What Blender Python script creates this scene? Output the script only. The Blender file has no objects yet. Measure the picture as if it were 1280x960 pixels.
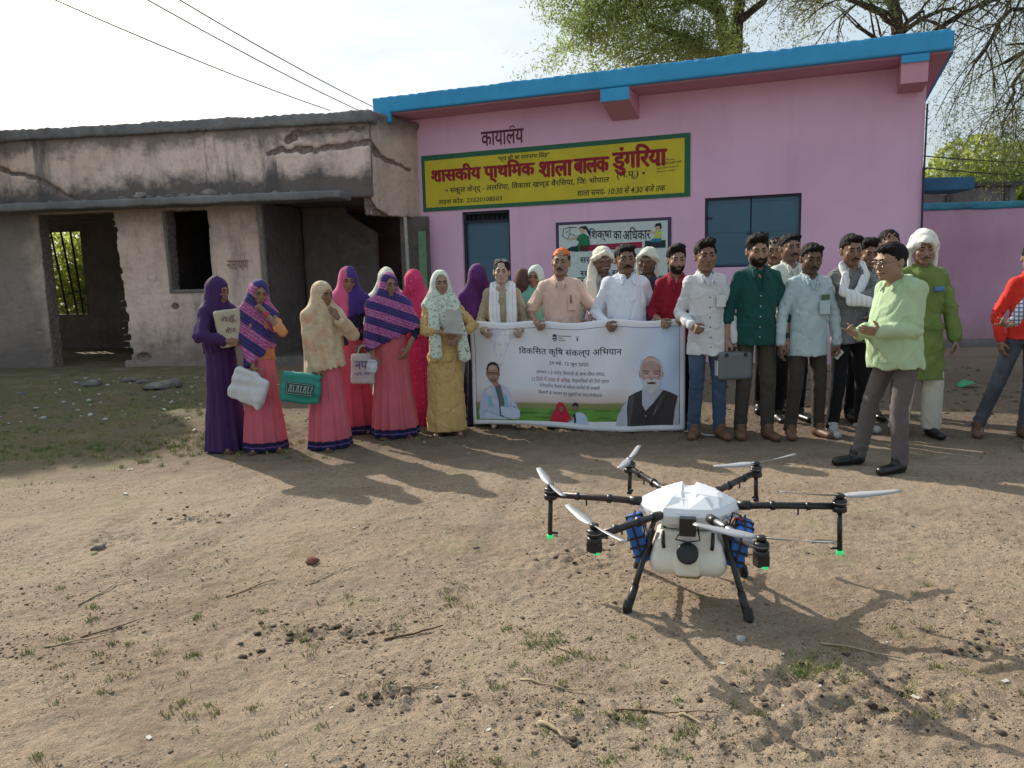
import bpy, bmesh, math, random
import numpy as np
import openvdb
from mathutils import Vector, Matrix, Euler
random.seed(7); rng = np.random.default_rng(7)
SC = bpy.context.scene
COL = SC.collection
R = math.radians

# ---------------------------------------------------------------- camera, sky, sun, exposure
CAM_H = 1.40
cd = bpy.data.cameras.new('camera'); cam = bpy.data.objects.new('camera', cd); COL.objects.link(cam)
cd.sensor_width = 36; cd.lens = 36 * 1000 / 1280; cd.clip_end = 3000; cd.clip_start = 0.05
_p, _r = R(8), R(-1.5)
_fwd = Vector((0, math.cos(_p), -math.sin(_p))); _rt = Vector((1, 0, 0)); _up = _rt.cross(_fwd)
_X = _rt * math.cos(_r) + _up * math.sin(_r); _Y = -_rt * math.sin(_r) + _up * math.cos(_r)
M = Matrix((_X, _Y, -_fwd)).transposed().to_4x4(); M.translation = (0, 0, CAM_H)
cam.matrix_world = M
SC.camera = cam

SUN_EL, SUN_AZ = R(32.5), R(-40)          # azimuth from +Y towards +X
w = bpy.data.worlds.new("World"); SC.world = w; w.use_nodes = True
nt = w.node_tree; bg = nt.nodes['Background']
sky = nt.nodes.new('ShaderNodeTexSky'); sky.sky_type = 'NISHITA'; sky.sun_disc = False
sky.sun_elevation = SUN_EL; sky.sun_rotation = SUN_AZ
sky.air_density = 1.0; sky.dust_density = 7.0; sky.ozone_density = 1.0; sky.altitude = 300
tc = nt.nodes.new('ShaderNodeTexCoord'); mp = nt.nodes.new('ShaderNodeMapping')
mp.inputs['Scale'].default_value = (1.6, 1.6, 4.0)
nz = nt.nodes.new('ShaderNodeTexNoise'); nz.inputs['Scale'].default_value = 2.2; nz.inputs['Detail'].default_value = 7; nz.inputs['Roughness'].default_value = .55
nt.links.new(tc.outputs['Generated'], mp.inputs['Vector']); nt.links.new(mp.outputs[0], nz.inputs['Vector'])
rp = nt.nodes.new('ShaderNodeMapRange'); rp.inputs['From Min'].default_value = .45; rp.inputs['From Max'].default_value = .7
rp.inputs['To Min'].default_value = .58; rp.inputs['To Max'].default_value = .86
nt.links.new(nz.outputs['Fac'], rp.inputs['Value'])
mx = nt.nodes.new('ShaderNodeMix'); mx.data_type = 'RGBA'
nt.links.new(rp.outputs[0], mx.inputs[0]); nt.links.new(sky.outputs[0], mx.inputs[6]); mx.inputs[7].default_value = (3.5, 4.15, 4.5, 1)
nt.links.new(mx.outputs[2], bg.inputs[0]); bg.inputs[1].default_value = 0.13
sd = bpy.data.lights.new('sun', 'SUN'); sun = bpy.data.objects.new('sun', sd); COL.objects.link(sun)
sd.energy = 3.9; sd.angle = R(0.5); sd.color = (1, .92, .80)
sdir = Vector((math.sin(SUN_AZ) * math.cos(SUN_EL), math.cos(SUN_AZ) * math.cos(SUN_EL), math.sin(SUN_EL)))
sun.rotation_euler = sdir.to_track_quat('Z', 'Y').to_euler()
SC.view_settings.view_transform = 'Standard'; SC.view_settings.look = 'None'; SC.view_settings.exposure = 0.58; SC.view_settings.gamma = 1
SC.cycles.max_bounces = 6

# ---------------------------------------------------------------- node / material helpers
def nn(nt, t, **kw):
    n = nt.nodes.new(t)
    for k, v in kw.items():
        if k in ('operation', 'data_type', 'blend_type', 'feature', 'wave_type', 'bands_direction', 'attribute_name', 'wave_profile'): setattr(n, k, v)
    return n
def setin(n, k, v, nt):
    if hasattr(v, 'is_output') or isinstance(v, bpy.types.NodeSocket): nt.links.new(v, n.inputs[k])
    else: n.inputs[k].default_value = v
class NB:
    """small node builder"""
    def __init__(s, name, rough=.8, spec=.3, coord='Object'):
        s.m = bpy.data.materials.new(name); s.m.use_nodes = True; s.nt = s.m.node_tree
        s.b = s.nt.nodes['Principled BSDF']; s.b.inputs['Roughness'].default_value = rough
        s.b.inputs['Specular IOR Level'].default_value = spec
        s.co = s.nt.nodes.new('ShaderNodeTexCoord').outputs[coord]
    def scaled(s, sc, loc=(0, 0, 0), rot=(0, 0, 0)):
        n = s.nt.nodes.new('ShaderNodeMapping'); s.nt.links.new(s.co, n.inputs[0]); n.inputs['Scale'].default_value = sc if hasattr(sc, '__len__') else (sc,) * 3
        n.inputs['Location'].default_value = loc; n.inputs['Rotation'].default_value = rot; return n.outputs[0]
    def noise(s, scale, detail=4, rough=.55, vec=None, dist=0):
        n = s.nt.nodes.new('ShaderNodeTexNoise'); s.nt.links.new(vec if vec is not None else s.co, n.inputs['Vector'])
        n.inputs['Scale'].default_value = scale; n.inputs['Detail'].default_value = detail; n.inputs['Roughness'].default_value = rough; n.inputs['Distortion'].default_value = dist
        return n.outputs['Fac']
    def voro(s, scale, feat='F1', vec=None, out='Distance'):
        n = s.nt.nodes.new('ShaderNodeTexVoronoi'); n.feature = feat; s.nt.links.new(vec if vec is not None else s.co, n.inputs['Vector']); n.inputs['Scale'].default_value = scale
        return n.outputs[out]
    def wave(s, scale, dist=0, vec=None, detail=2, prof='SIN', direction='X'):
        n = s.nt.nodes.new('ShaderNodeTexWave'); n.wave_profile = prof; n.bands_direction = direction; s.nt.links.new(vec if vec is not None else s.co, n.inputs['Vector'])
        n.inputs['Scale'].default_value = scale; n.inputs['Distortion'].default_value = dist; n.inputs['Detail'].default_value = detail; return n.outputs['Fac']
    def ramp(s, fac, a, b, lo=0., hi=1.):
        n = s.nt.nodes.new('ShaderNodeMapRange'); setin(n, 'Value', fac, s.nt); n.inputs['From Min'].default_value = a; n.inputs['From Max'].default_value = b
        n.inputs['To Min'].default_value = lo; n.inputs['To Max'].default_value = hi; return n.outputs[0]
    def mix(s, fac, a, b, mode='MIX'):
        n = s.nt.nodes.new('ShaderNodeMix'); n.data_type = 'RGBA'; n.blend_type = mode
        setin(n, 0, fac, s.nt); setin(n, 6, c4(a), s.nt); setin(n, 7, c4(b), s.nt); return n.outputs[2]
    def math(s, op, a, b=0.):
        n = s.nt.nodes.new('ShaderNodeMath'); n.operation = op; setin(n, 0, a, s.nt); setin(n, 1, b, s.nt); return n.outputs[0]
    def xyz(s, vec=None):
        n = s.nt.nodes.new('ShaderNodeSeparateXYZ'); s.nt.links.new(vec if vec is not None else s.co, n.inputs[0]); return n.outputs
    def bump(s, h, strength=.3, dist=.02, prev=None):
        n = s.nt.nodes.new('ShaderNodeBump'); s.nt.links.new(h, n.inputs['Height']); n.inputs['Strength'].default_value = strength; n.inputs['Distance'].default_value = dist
        if prev is not None: s.nt.links.new(prev, n.inputs['Normal'])
        s.nt.links.new(n.outputs[0], s.b.inputs['Normal']); return n.outputs[0]
    def color(s, c): setin(s.b, 'Base Color', c4(c), s.nt); return s.m
    def attr(s, name):
        n = s.nt.nodes.new('ShaderNodeAttribute'); n.attribute_name = name; return n.outputs['Color']
def c4(c):
    if isinstance(c, (tuple, list)) and len(c) == 3: return (*c, 1)
    return c
def srgb(r, g, b):
    f = lambda v: ((v / 255 + .055) / 1.055) ** 2.4 if v / 255 > .04045 else v / 255 / 12.92
    return (f(r), f(g), f(b))
_mc = {}
def simple(name, c, rough=.7, var=.25, scale=8, bump=.15, bscale=60, bd=.004, spec=.3, metal=0, c2=None):
    if name in _mc: return _mc[name]
    m = NB(name, rough, spec)
    c2 = c2 or tuple(v * (1 - var) for v in c)
    col = m.mix(m.ramp(m.noise(scale), .35, .65), c, c2)
    if bump: m.bump(m.noise(bscale, 3), bump, bd)
    m.b.inputs['Metallic'].default_value = metal
    m.color(col); _mc[name] = m.m
    return m.m

# ---------------------------------------------------------------- object helpers
def tag(o, label=None, cat=None, group=None, kind=None):
    if label: o['label'] = label
    if cat: o['category'] = cat
    if group: o['group'] = group
    if kind: o['kind'] = kind
    return o
def empty(name, loc=(0, 0, 0), rz=0., label=None, cat=None, group=None):
    o = bpy.data.objects.new(name, None); COL.objects.link(o); o.location = loc; o.rotation_euler = (0, 0, rz); o.empty_display_size = .1
    return tag(o, label, cat, group)
def link(name, me, mat=None, parent=None, smooth=False):
    o = bpy.data.objects.new(name, me); COL.objects.link(o)
    if mat is not None:
        me.materials.clear(); me.materials.append(mat)
    if parent is not None: o.parent = parent
    if smooth: me.polygons.foreach_set('use_smooth', [True] * len(me.polygons))
    return o
def npmesh(name, V, Q, smooth=True):
    """V (n,3), Q (m,k)"""
    me = bpy.data.meshes.new(name); V = np.asarray(V, np.float32); Q = np.asarray(Q, np.int32)
    me.vertices.add(len(V)); me.vertices.foreach_set('co', V.ravel())
    k = Q.shape[1]; me.loops.add(Q.size); me.loops.foreach_set('vertex_index', Q.ravel())
    me.polygons.add(len(Q)); me.polygons.foreach_set('loop_start', np.arange(0, Q.size, k, dtype=np.int32)); me.polygons.foreach_set('loop_total', np.full(len(Q), k, np.int32))
    if smooth: me.polygons.foreach_set('use_smooth', np.ones(len(Q), bool))
    me.update(calc_edges=True); return me
def bmobj(name, bm, mat, parent=None, smooth=False, bevel=0):
    if bevel: bmesh.ops.bevel(bm, geom=bm.edges[:], offset=bevel, segments=2, affect='EDGES', profile=.7)
    me = bpy.data.meshes.new(name); bmesh.ops.recalc_face_normals(bm, faces=bm.faces); bm.to_mesh(me); bm.free()
    return link(name, me, mat, parent, smooth)
def box(bm, lo, hi, mat=None):
    r = bmesh.ops.create_cube(bm, size=1); c = [(a + b) / 2 for a, b in zip(lo, hi)]; s = [b - a for a, b in zip(lo, hi)]
    for v in r['verts']: v.co = Vector((v.co.x * s[0] + c[0], v.co.y * s[1] + c[1], v.co.z * s[2] + c[2]))
    if mat is not None: bmesh.ops.transform(bm, matrix=mat, verts=r['verts'])
    return r['verts']
def tube(bm, pts, rad, seg=8, cap=True):
    pts = [Vector(p) for p in pts]; n = len(pts)
    if not hasattr(rad, '__len__'): rad = [rad] * n
    rings = []; t0 = (pts[1] - pts[0]).normalized(); a = t0.orthogonal().normalized()
    for i, p in enumerate(pts):
        t = (pts[min(i + 1, n - 1)] - pts[max(i - 1, 0)]).normalized()
        a = (a - t * a.dot(t)).normalized(); b = t.cross(a)
        rings.append([bm.verts.new(p + (a * math.cos(2 * math.pi * k / seg) + b * math.sin(2 * math.pi * k / seg)) * rad[i]) for k in range(seg)])
    for i in range(n - 1):
        for k in range(seg): bm.faces.new((rings[i][k], rings[i][(k + 1) % seg], rings[i + 1][(k + 1) % seg], rings[i + 1][k]))
    if cap: bm.faces.new(rings[0][::-1]); bm.faces.new(rings[-1])
def lathe(bm, prof, seg=20, mat=None):
    rings = []
    for r, z in prof:
        rings.append([bm.verts.new((r * math.cos(2 * math.pi * k / seg), r * math.sin(2 * math.pi * k / seg), z)) for k in range(seg)])
    for i in range(len(prof) - 1):
        for k in range(seg): bm.faces.new((rings[i][k], rings[i][(k + 1) % seg], rings[i + 1][(k + 1) % seg], rings[i + 1][k]))
    bm.faces.new(rings[0][::-1]); bm.faces.new(rings[-1])
    if mat is not None: bmesh.ops.transform(bm, matrix=mat, verts=[v for r in rings for v in r])

# ---------------------------------------------------------------- signed-distance sculpting (numpy + openvdb)
def wob(X, Y, Z, f, seed, n=5):
    r = np.random.default_rng(seed); s = 0
    for i in range(n):
        d = r.normal(size=3); d /= np.linalg.norm(d); q = f * (1 + .8 * r.random()); ph = r.random() * 6.28
        s = s + np.sin((X * d[0] + Y * d[1] + Z * d[2]) * q + ph)
    return s / n
class Field:
    def __init__(s, lo, hi, vs):
        s.vs = vs; s.lo = np.array(lo, float); s.n = np.ceil((np.array(hi, float) - s.lo) / vs).astype(int) + 1
        s.ax = [(s.lo[i] + np.arange(s.n[i]) * vs).astype(np.float32) for i in range(3)]
        s.d = np.full(s.n, 1., np.float32)
    def sl(s, lo, hi):
        r = []
        for i in range(3):
            a = int(np.floor((lo[i] - s.lo[i]) / s.vs)); b = int(np.ceil((hi[i] - s.lo[i]) / s.vs)) + 1
            a = max(a, 0); b = min(b, s.n[i])
            if b <= a: return None
            r.append(slice(a, b))
        return tuple(r)
    def grid(s, S):
        return s.ax[0][S[0]][:, None, None], s.ax[1][S[1]][None, :, None], s.ax[2][S[2]][None, None, :]
    def put(s, S, e, k, op):
        d = s.d[S]
        if op == 'u':
            if k: h = np.clip(.5 + .5 * (d - e) / k, 0, 1); s.d[S] = d + (e - d) * h - k * h * (1 - h)
            else: s.d[S] = np.minimum(d, e)
        elif op == 's':
            if k: h = np.clip(.5 - .5 * (d + e) / k, 0, 1); s.d[S] = d + (-e - d) * h + k * h * (1 - h)
            else: s.d[S] = np.maximum(d, -e)
    def cap(s, a, b, ra, rb=None, k=.02, op='u', sq=None):
        rb = ra if rb is None else rb; a = np.array(a, np.float32); b = np.array(b, np.float32)
        mr = max(ra, rb) * (1.6 if sq else 1) + k + 4 * s.vs; S = s.sl(np.minimum(a, b) - mr, np.maximum(a, b) + mr)
        if S is None: return s
        X, Y, Z = s.grid(S); ab = b - a; L = float(ab @ ab) + 1e-9
        t = np.clip(((X - a[0]) * ab[0] + (Y - a[1]) * ab[1] + (Z - a[2]) * ab[2]) / L, 0, 1)
        dx, dy, dz = X - a[0] - t * ab[0], Y - a[1] - t * ab[1], Z - a[2] - t * ab[2]
        if sq: dx = dx / sq[0]; dy = dy / sq[1]; dz = dz / sq[2]
        s.put(S, np.sqrt(dx * dx + dy * dy + dz * dz) - (ra + (rb - ra) * t), k, op); return s
    def chain(s, pts, rad, k=.02, op='u', sq=None):
        P = np.array(pts, np.float32); mr = max(rad) * (1.6 if sq else 1) + k + 4 * s.vs; S = s.sl(P.min(0) - mr, P.max(0) + mr)
        if S is None: return s
        X, Y, Z = s.grid(S); e = None
        for i in range(len(P) - 1):
            a, ab = P[i], P[i + 1] - P[i]; L = float(ab @ ab) + 1e-9
            t = np.clip(((X - a[0]) * ab[0] + (Y - a[1]) * ab[1] + (Z - a[2]) * ab[2]) / L, 0, 1); dx, dy, dz = X - a[0] - t * ab[0], Y - a[1] - t * ab[1], Z - a[2] - t * ab[2]
            if sq: dx = dx / sq[0]; dy = dy / sq[1]; dz = dz / sq[2]
            f = np.sqrt(dx * dx + dy * dy + dz * dz) - (rad[i] + (rad[i + 1] - rad[i]) * t); e = f if e is None else np.minimum(e, f)
        s.put(S, e.astype(np.float32), k, op); return s
    def ell(s, c, r, k=.02, op='u', rot=None):
        c = np.array(c, float); r = np.array(r, float); mr = (r.max() if rot is not None else r) + k + 4 * s.vs; S = s.sl(c - mr, c + mr)
        if S is None: return s
        X, Y, Z = s.grid(S); X = X - c[0]; Y = Y - c[1]; Z = Z - c[2]
        if rot is not None:
            q = np.array(rot)      # columns = local axes in world
            X, Y, Z = q[0, 0] * X + q[1, 0] * Y + q[2, 0] * Z, q[0, 1] * X + q[1, 1] * Y + q[2, 1] * Z, q[0, 2] * X + q[1, 2] * Y + q[2, 2] * Z
        k0 = np.sqrt((X / r[0]) ** 2 + (Y / r[1]) ** 2 + (Z / r[2]) ** 2); k1 = np.sqrt((X / r[0] ** 2) ** 2 + (Y / r[1] ** 2) ** 2 + (Z / r[2] ** 2) ** 2) + 1e-6
        s.put(S, (k0 * (k0 - 1) / k1).astype(np.float32), k, op); return s
    def box(s, lo, hi, k=0., op='u', rnd=0.):
        lo = np.array(lo, float); hi = np.array(hi, float); m = k + 4 * s.vs + rnd; S = s.sl(lo - m, hi + m)
        if S is None: return s
        X, Y, Z = s.grid(S); c = (lo + hi) / 2; h = (hi - lo) / 2 - rnd
        q = [np.abs(X - c[0]) - h[0], np.abs(Y - c[1]) - h[1], np.abs(Z - c[2]) - h[2]]
        e = np.sqrt(np.maximum(q[0], 0) ** 2 + np.maximum(q[1], 0) ** 2 + np.maximum(q[2], 0) ** 2) + np.minimum(np.maximum(np.maximum(q[0], q[1]), q[2]), 0) - rnd
        s.put(S, e.astype(np.float32), k, op); return s
    def loft(s, secs, k=.02, op='u', pl=0., pn=20, ph=0., z0=None):
        """secs: (z,cx,cy,rx,ry) rising; pl pleat depth (grows downwards)"""
        secs = sorted(secs); a = np.array(secs, np.float32)
        mr = float(max(a[:, 3].max(), a[:, 4].max())) + pl + k + 4 * s.vs
        S = s.sl((a[:, 1].min() - mr, a[:, 2].min() - mr, a[0, 0] - k - 4 * s.vs), (a[:, 1].max() + mr, a[:, 2].max() + mr, a[-1, 0] + k + 4 * s.vs))
        if S is None: return s
        X, Y, Z = s.grid(S); z = s.ax[2][S[2]]
        I = lambda j: np.interp(z, a[:, 0], a[:, j])[None, None, :].astype(np.float32)
        x = X - I(1); y = Y - I(2); rx = I(3); ry = I(4)
        k0 = np.sqrt((x / rx) ** 2 + (y / ry) ** 2); k1 = np.sqrt((x / rx ** 2) ** 2 + (y / ry ** 2) ** 2) + 1e-6
        e = k0 * (k0 - 1) / k1
        if pl:
            th = np.arctan2(y, x); t = np.clip((a[-1, 0] - Z) / (a[-1, 0] - a[0, 0]), 0, 1)
            e = e + pl * t * (np.sin(pn * th + ph + 1.5 * np.sin(2 * th + ph)) + .6 * np.sin(pn * 1.7 * th + 2 * ph + 2 * Z)) / 1.6
        e = np.maximum(e, np.maximum(a[0, 0] - Z, Z - a[-1, 0]))
        s.put(S, e.astype(np.float32), k, op); return s
    def plane(s, n, c, k=0.):
        """keep the side where n.p <= c"""
        n = np.array(n, float); n /= np.linalg.norm(n); S = tuple(slice(0, q) for q in s.n); X, Y, Z = s.grid(S)
        e = (n[0] * X + n[1] * Y + n[2] * Z - c).astype(np.float32)
        s.put(S, -e, k, 's'); return s
    def disp(s, fn):
        S = tuple(slice(0, q) for q in s.n); m = np.abs(s.d) < .06
        X, Y, Z = s.grid(S); s.d = np.where(m, s.d + fn(X, Y, Z), s.d).astype(np.float32); return s
    def verts(s):
        b = 3 * s.vs; g = openvdb.FloatGrid(b); d = np.clip(s.d, -b, b)
        d[[0, -1]] = b; d[:, [0, -1]] = b; d[:, :, [0, -1]] = b
        g.copyFromArray(np.ascontiguousarray(d)); p, t, q = g.convertToPolygons(0., 0.)
        return p * s.vs + s.lo, q[:, ::-1] if False else q
    def obj(s, name, mat, parent=None, scale=1., M=None):
        p, q = s.verts(); p = p * scale
        if M is not None: p = p @ np.array(M)[:3, :3].T + np.array(M)[:3, 3]
        return link(name, npmesh(name, p, q), mat, parent)

# ---------------------------------------------------------------- ground
def hnoise(x, y, f, seed, n=9):
    r = np.random.default_rng(seed); s = 0
    for i in range(n):
        a = r.random() * 6.283; q = f * (.7 + .8 * r.random()); s = s + np.sin((x * math.cos(a) + y * math.sin(a)) * q + r.random() * 6.28)
    return s / n
def vnoise(x, y, f, seed):
    """value noise, lumpy"""
    r = np.random.default_rng(seed); T = r.random((256, 256)).astype(np.float32)
    u = x * f; v = y * f; i = np.floor(u).astype(int); j = np.floor(v).astype(int); a = u - i; b = v - j; a = a * a * (3 - 2 * a); b = b * b * (3 - 2 * b)
    g = lambda p, q: T[p % 256, q % 256]
    return (g(i, j) * (1 - a) + g(i + 1, j) * a) * (1 - b) + (g(i, j + 1) * (1 - a) + g(i + 1, j + 1) * a) * b
CHURN = [(1.0, 2.5, .28, .14), (1.15, 2.35, .3, .15), (-.40, 2.5, .16, .09), (1.72, 2.75, .14, .09), (.30, 3.75, .22, .2), (.15, 2.35, .2, .12), (-.75, 3.0, .2, .1), (-1.9, 4.6, .16, .1), (.6, 7.0, 4, .6), (-2.2, 4.3, .2, .1), (.75, 2.2, .3, .12)]
def height(x, y):
    x = np.asarray(x, float); y = np.asarray(y, float)
    h = .014 * hnoise(x, y, 1.4, 3) + .008 * hnoise(x, y, 4.5, 4)
    near = np.clip((7 - y) / 3, 0, 1)
    churn = 0
    for cx, cy, rx, ry in CHURN: churn = churn + np.exp(-(((x - cx) / rx) ** 2 + ((y - cy) / ry) ** 2))
    churn = np.clip(churn, 0, 1)
    n1 = vnoise(x, y, 9, 11); n2 = vnoise(x + 3, y + 5, 23, 12); n3 = vnoise(x, y, 55, 13)
    h = h + (.005 + .020 * churn) * (n1 - .5) + (.005 + .018 * churn) * (n2 - .5) * 1.2 + near * (.007 + .012 * churn) * (n3 - .5) + near * .004 * (vnoise(x + 1, y, 34, 15) - .5)
    h = h - .012 * np.clip(vnoise(x, y, 3.1, 14) - .62, 0, 1) / .38 * near     # shallow prints
    return h
def gh(x, y): return float(height(np.array([x]), np.array([y]))[0])
def build_ground():
    xs = np.concatenate([-np.geomspace(3.0, 400, 60)[::-1], np.arange(-2.99, 3.0, .0125), np.geomspace(3.0, 400, 60)])
    ys = np.concatenate([np.linspace(-30, 1.7, 16), np.arange(1.75, 4.6, .0125), np.geomspace(4.62, 15, 210), np.geomspace(15.3, 600, 50)])
    X, Y = np.meshgrid(xs, ys); Z = height(X, Y); far = np.clip((Y - 14) / 20, 0, 1); Z = Z * (1 - far)
    Z = Z * np.clip((16 - np.abs(X)) / 8, 0, 1)
    V = np.stack([X, Y, Z], -1).reshape(-1, 3); n, m = X.shape
    i = np.arange(n - 1)[:, None] * m + np.arange(m - 1)[None]; Q = np.stack([i, i + 1, i + m + 1, i + m], -1).reshape(-1, 4)
    m_ = NB('dry_soil', .95, .12)
    a = m_.noise(.55, 5, .6); b = m_.noise(3.2, 6, .65); c = m_.noise(22, 5, .7); d = m_.noise(120, 3, .7); e = m_.noise(7, 3, .6)
    base = m_.mix(m_.ramp(b, .35, .65), (.300, .232, .170), (.235, .178, .128))
    base = m_.mix(m_.ramp(a, .42, .62), base, (.32, .26, .195))
    sm = m_.ramp(m_.noise(1.9, 5, .7), .42, .60, .25, 1.)
    base = m_.mix(m_.math('MULTIPLY', m_.math('MULTIPLY', m_.ramp(c, .50, .64), .7), sm), base, (.13, .095, .066))
    base = m_.mix(m_.math('MULTIPLY', m_.ramp(m_.noise(75, 4, .7), .48, .6), .55), base, (.42, .325, .225))
    base = m_.mix(m_.math('MULTIPLY', m_.math('MULTIPLY', m_.ramp(m_.noise(190, 3, .7), .52, .62), .6), sm), base, (.08, .058, .04))
    p = m_.xyz()
    # trodden damp belt where the people stand, shade put into its colour as well; mossy green to the left
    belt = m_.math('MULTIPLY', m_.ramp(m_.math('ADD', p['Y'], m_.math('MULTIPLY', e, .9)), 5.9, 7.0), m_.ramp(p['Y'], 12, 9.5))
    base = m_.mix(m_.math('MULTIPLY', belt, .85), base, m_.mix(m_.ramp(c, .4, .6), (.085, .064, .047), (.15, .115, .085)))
    green = m_.math('MULTIPLY', m_.ramp(m_.math('ADD', p['X'], m_.math('MULTIPLY', e, 2.)), -1.6, -3.0), m_.ramp(p['Y'], 4.6, 6.6))
    green = m_.math('MULTIPLY', green, m_.ramp(m_.noise(2.6, 6, .7), .3, .55))
    base = m_.mix(m_.math('MULTIPLY', green, .75), base, m_.mix(m_.ramp(c, .4, .6), (.060, .078, .028), (.15, .15, .065)))
    base = m_.mix(m_.math('MULTIPLY', m_.ramp(m_.noise(1.1, 6, .75), .50, .62), .55), base, (.165, .115, .08))
    lg = m_.ramp(m_.noise(1.7, 5, .7), .56, .70)
    base = m_.mix(m_.math('MULTIPLY', lg, .5), base, (.20, .20, .095))
    bu = m_.bump(c, .7, .022); bu = m_.bump(d, .8, .008, bu); m_.bump(m_.noise(330, 2), .5, .003, bu)
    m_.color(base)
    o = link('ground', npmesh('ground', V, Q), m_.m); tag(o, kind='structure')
build_ground()

def rockmesh(seed, sub=1, sq=.5):
    bm = bmesh.new(); bmesh.ops.create_icosphere(bm, subdivisions=sub, radius=1); r = random.Random(seed)
    for v in bm.verts: v.co *= .55 + .75 * r.random(); v.co.z *= sq
    V = np.array([v.co[:] for v in bm.verts]); bm.faces.ensure_lookup_table(); F = np.array([[v.index for v in f.verts] for f in bm.faces]); bm.free(); return V, F
def scatter(name, variants, n, posfn, sizefn, mat, lift=.2, colattr=None):
    Vs, Fs, off = [], [], 0
    pos = posfn(n); sz = sizefn(len(pos)); H = height(pos[:, 0], pos[:, 1])
    vi = rng.integers(len(variants), size=len(pos)); an = rng.random(len(pos)) * 6.283
    for k in range(len(variants)):
        m = np.where(vi == k)[0]; V, F = variants[k]
        c, s_ = np.cos(an[m])[:, None], np.sin(an[m])[:, None]; S = sz[m][:, None]
        P = np.stack([(V[None, :, 0] * c - V[None, :, 1] * s_) * S + pos[m, 0][:, None], (V[None, :, 0] * s_ + V[None, :, 1] * c) * S + pos[m, 1][:, None], V[None, :, 2] * S + H[m][:, None] + S * lift], -1)
        Vs.append(P.reshape(-1, 3)); Fs.append((F[None] + (np.arange(len(m)) * len(V))[:, None, None]).reshape(-1, F.shape[1]) + off); off += len(m) * len(V)
    o = link(name, npmesh(name, np.concatenate(Vs), np.concatenate(Fs), False), mat)
    return tag(o, kind='stuff')
def near_pos(n, ymin=1.9, ymax=7.5, pw=1.6):
    y = ymin + (ymax - ymin) * rng.random(n * 2) ** pw; x = (rng.random(n * 2) * 2 - 1) * (.4 + .72 * y)
    keep = vnoise(x, y, 1.7, 21) * .6 + vnoise(x, y, 6, 22) * .6 > .35 + .6 * rng.random(n * 2) * .8
    for cx, cy, rx, ry in CHURN: keep |= (np.exp(-(((x - cx) / rx) ** 2 + ((y - cy) / ry) ** 2)) > .5) & (rng.random(n * 2) < .7)
    return np.stack([x, y], 1)[keep][:n]
rocks = [rockmesh(i) for i in range(6)]
m = NB('clod', .95, .1); col = m.mix(m.ramp(m.noise(14), .35, .65), (.085, .062, .043), (.21, .16, .11)); m.bump(m.noise(90), .4, .004); m.color(col); CLOD = m.m
m = NB('crumb', .95, .1); m.color(m.mix(m.ramp(m.noise(26), .4, .6), (.085, .06, .043), (.36, .285, .205))); CRUMB = m.m
tag(scatter('soil_clods', rocks, 4200, near_pos, lambda n: .0025 + .011 * rng.random(n) ** 6, CLOD, 0.), 'small dark soil clods strewn over the dry ground')
def lump_pos(n):
    P = []
    while len(P) < n:
        cx, cy, rx, ry = CHURN[rng.integers(len(CHURN) - 3)] if rng.random() < .8 else CHURN[6]; P.append((cx + rng.normal() * rx * .85, cy + rng.normal() * ry * .85))
    return np.array(P)
tag(scatter('dark_mud_lumps', [rockmesh(i + 20, 2, .45) for i in range(6)], 560, lump_pos, lambda n: .003 + .017 * rng.random(n) ** 4, simple('dark_mud', (.085, .062, .045), .95, .5, 20, .5, 70, .006), 0.), 'dark broken mud lumps in the churned patches')
peb = [rockmesh(i + 50, 1, .5) for i in range(4)]
tag(scatter('soil_crumbs', rocks, 42000, near_pos, lambda n: .0018 + .0050 * rng.random(n) ** 3, CRUMB, 0.), 'fine soil crumbs covering the dry ground')
tag(scatter('pale_pebbles', peb, 260, near_pos, lambda n: .002 + .008 * rng.random(n) ** 3, simple('pebble', (.48, .42, .34), .8, .3, 20)), 'pale pebbles scattered on the dry soil')
def strawmesh(seed):
    r = random.Random(seed); L = 1; k = (r.random() - .5) * .5; w_ = .018
    V = [(-1, -w_, 0), (-1, w_, 0), (0, k * .5 + w_, .06), (0, k * .5 - w_, .06), (1, k - w_ + .1, .01), (1, k + w_ + .1, .01)]
    F = [(0, 3, 2, 1), (3, 4, 5, 2)]
    return np.array(V), np.array(F)
tag(scatter('pale_litter', peb, 130, lambda n: np.stack([-6.5 + 5 * rng.random(n), 7.2 + 4.6 * rng.random(n)], 1), lambda n: .012 + .03 * rng.random(n) ** 2, simple('litter_white', (.50, .49, .45), .8, .3, 8, .3, 40, .006)), 'pale bits of litter and rubble strewn on the shaded grass')
tag(scatter('rear_debris', rocks, 900, lambda n: np.stack([-2 + 8 * rng.random(n), 7.0 + 3.8 * rng.random(n)], 1), lambda n: .008 + .03 * rng.random(n) ** 4, CLOD), 'broken earth and debris on the shaded ground behind the group')
m = NB('straw', .7, .2); m.color(m.mix(m.ramp(m.noise(6), .4, .6), (.55, .45, .28), (.26, .19, .11))); STRAW = m.m
tag(scatter('straw_bits', [strawmesh(i) for i in range(6)], 2600, lambda n: near_pos(n, 1.9, 9, 1.2), lambda n: .008 + .04 * rng.random(n) ** 3, STRAW, .03), 'dry straw bits strewn over the ground')
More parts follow.
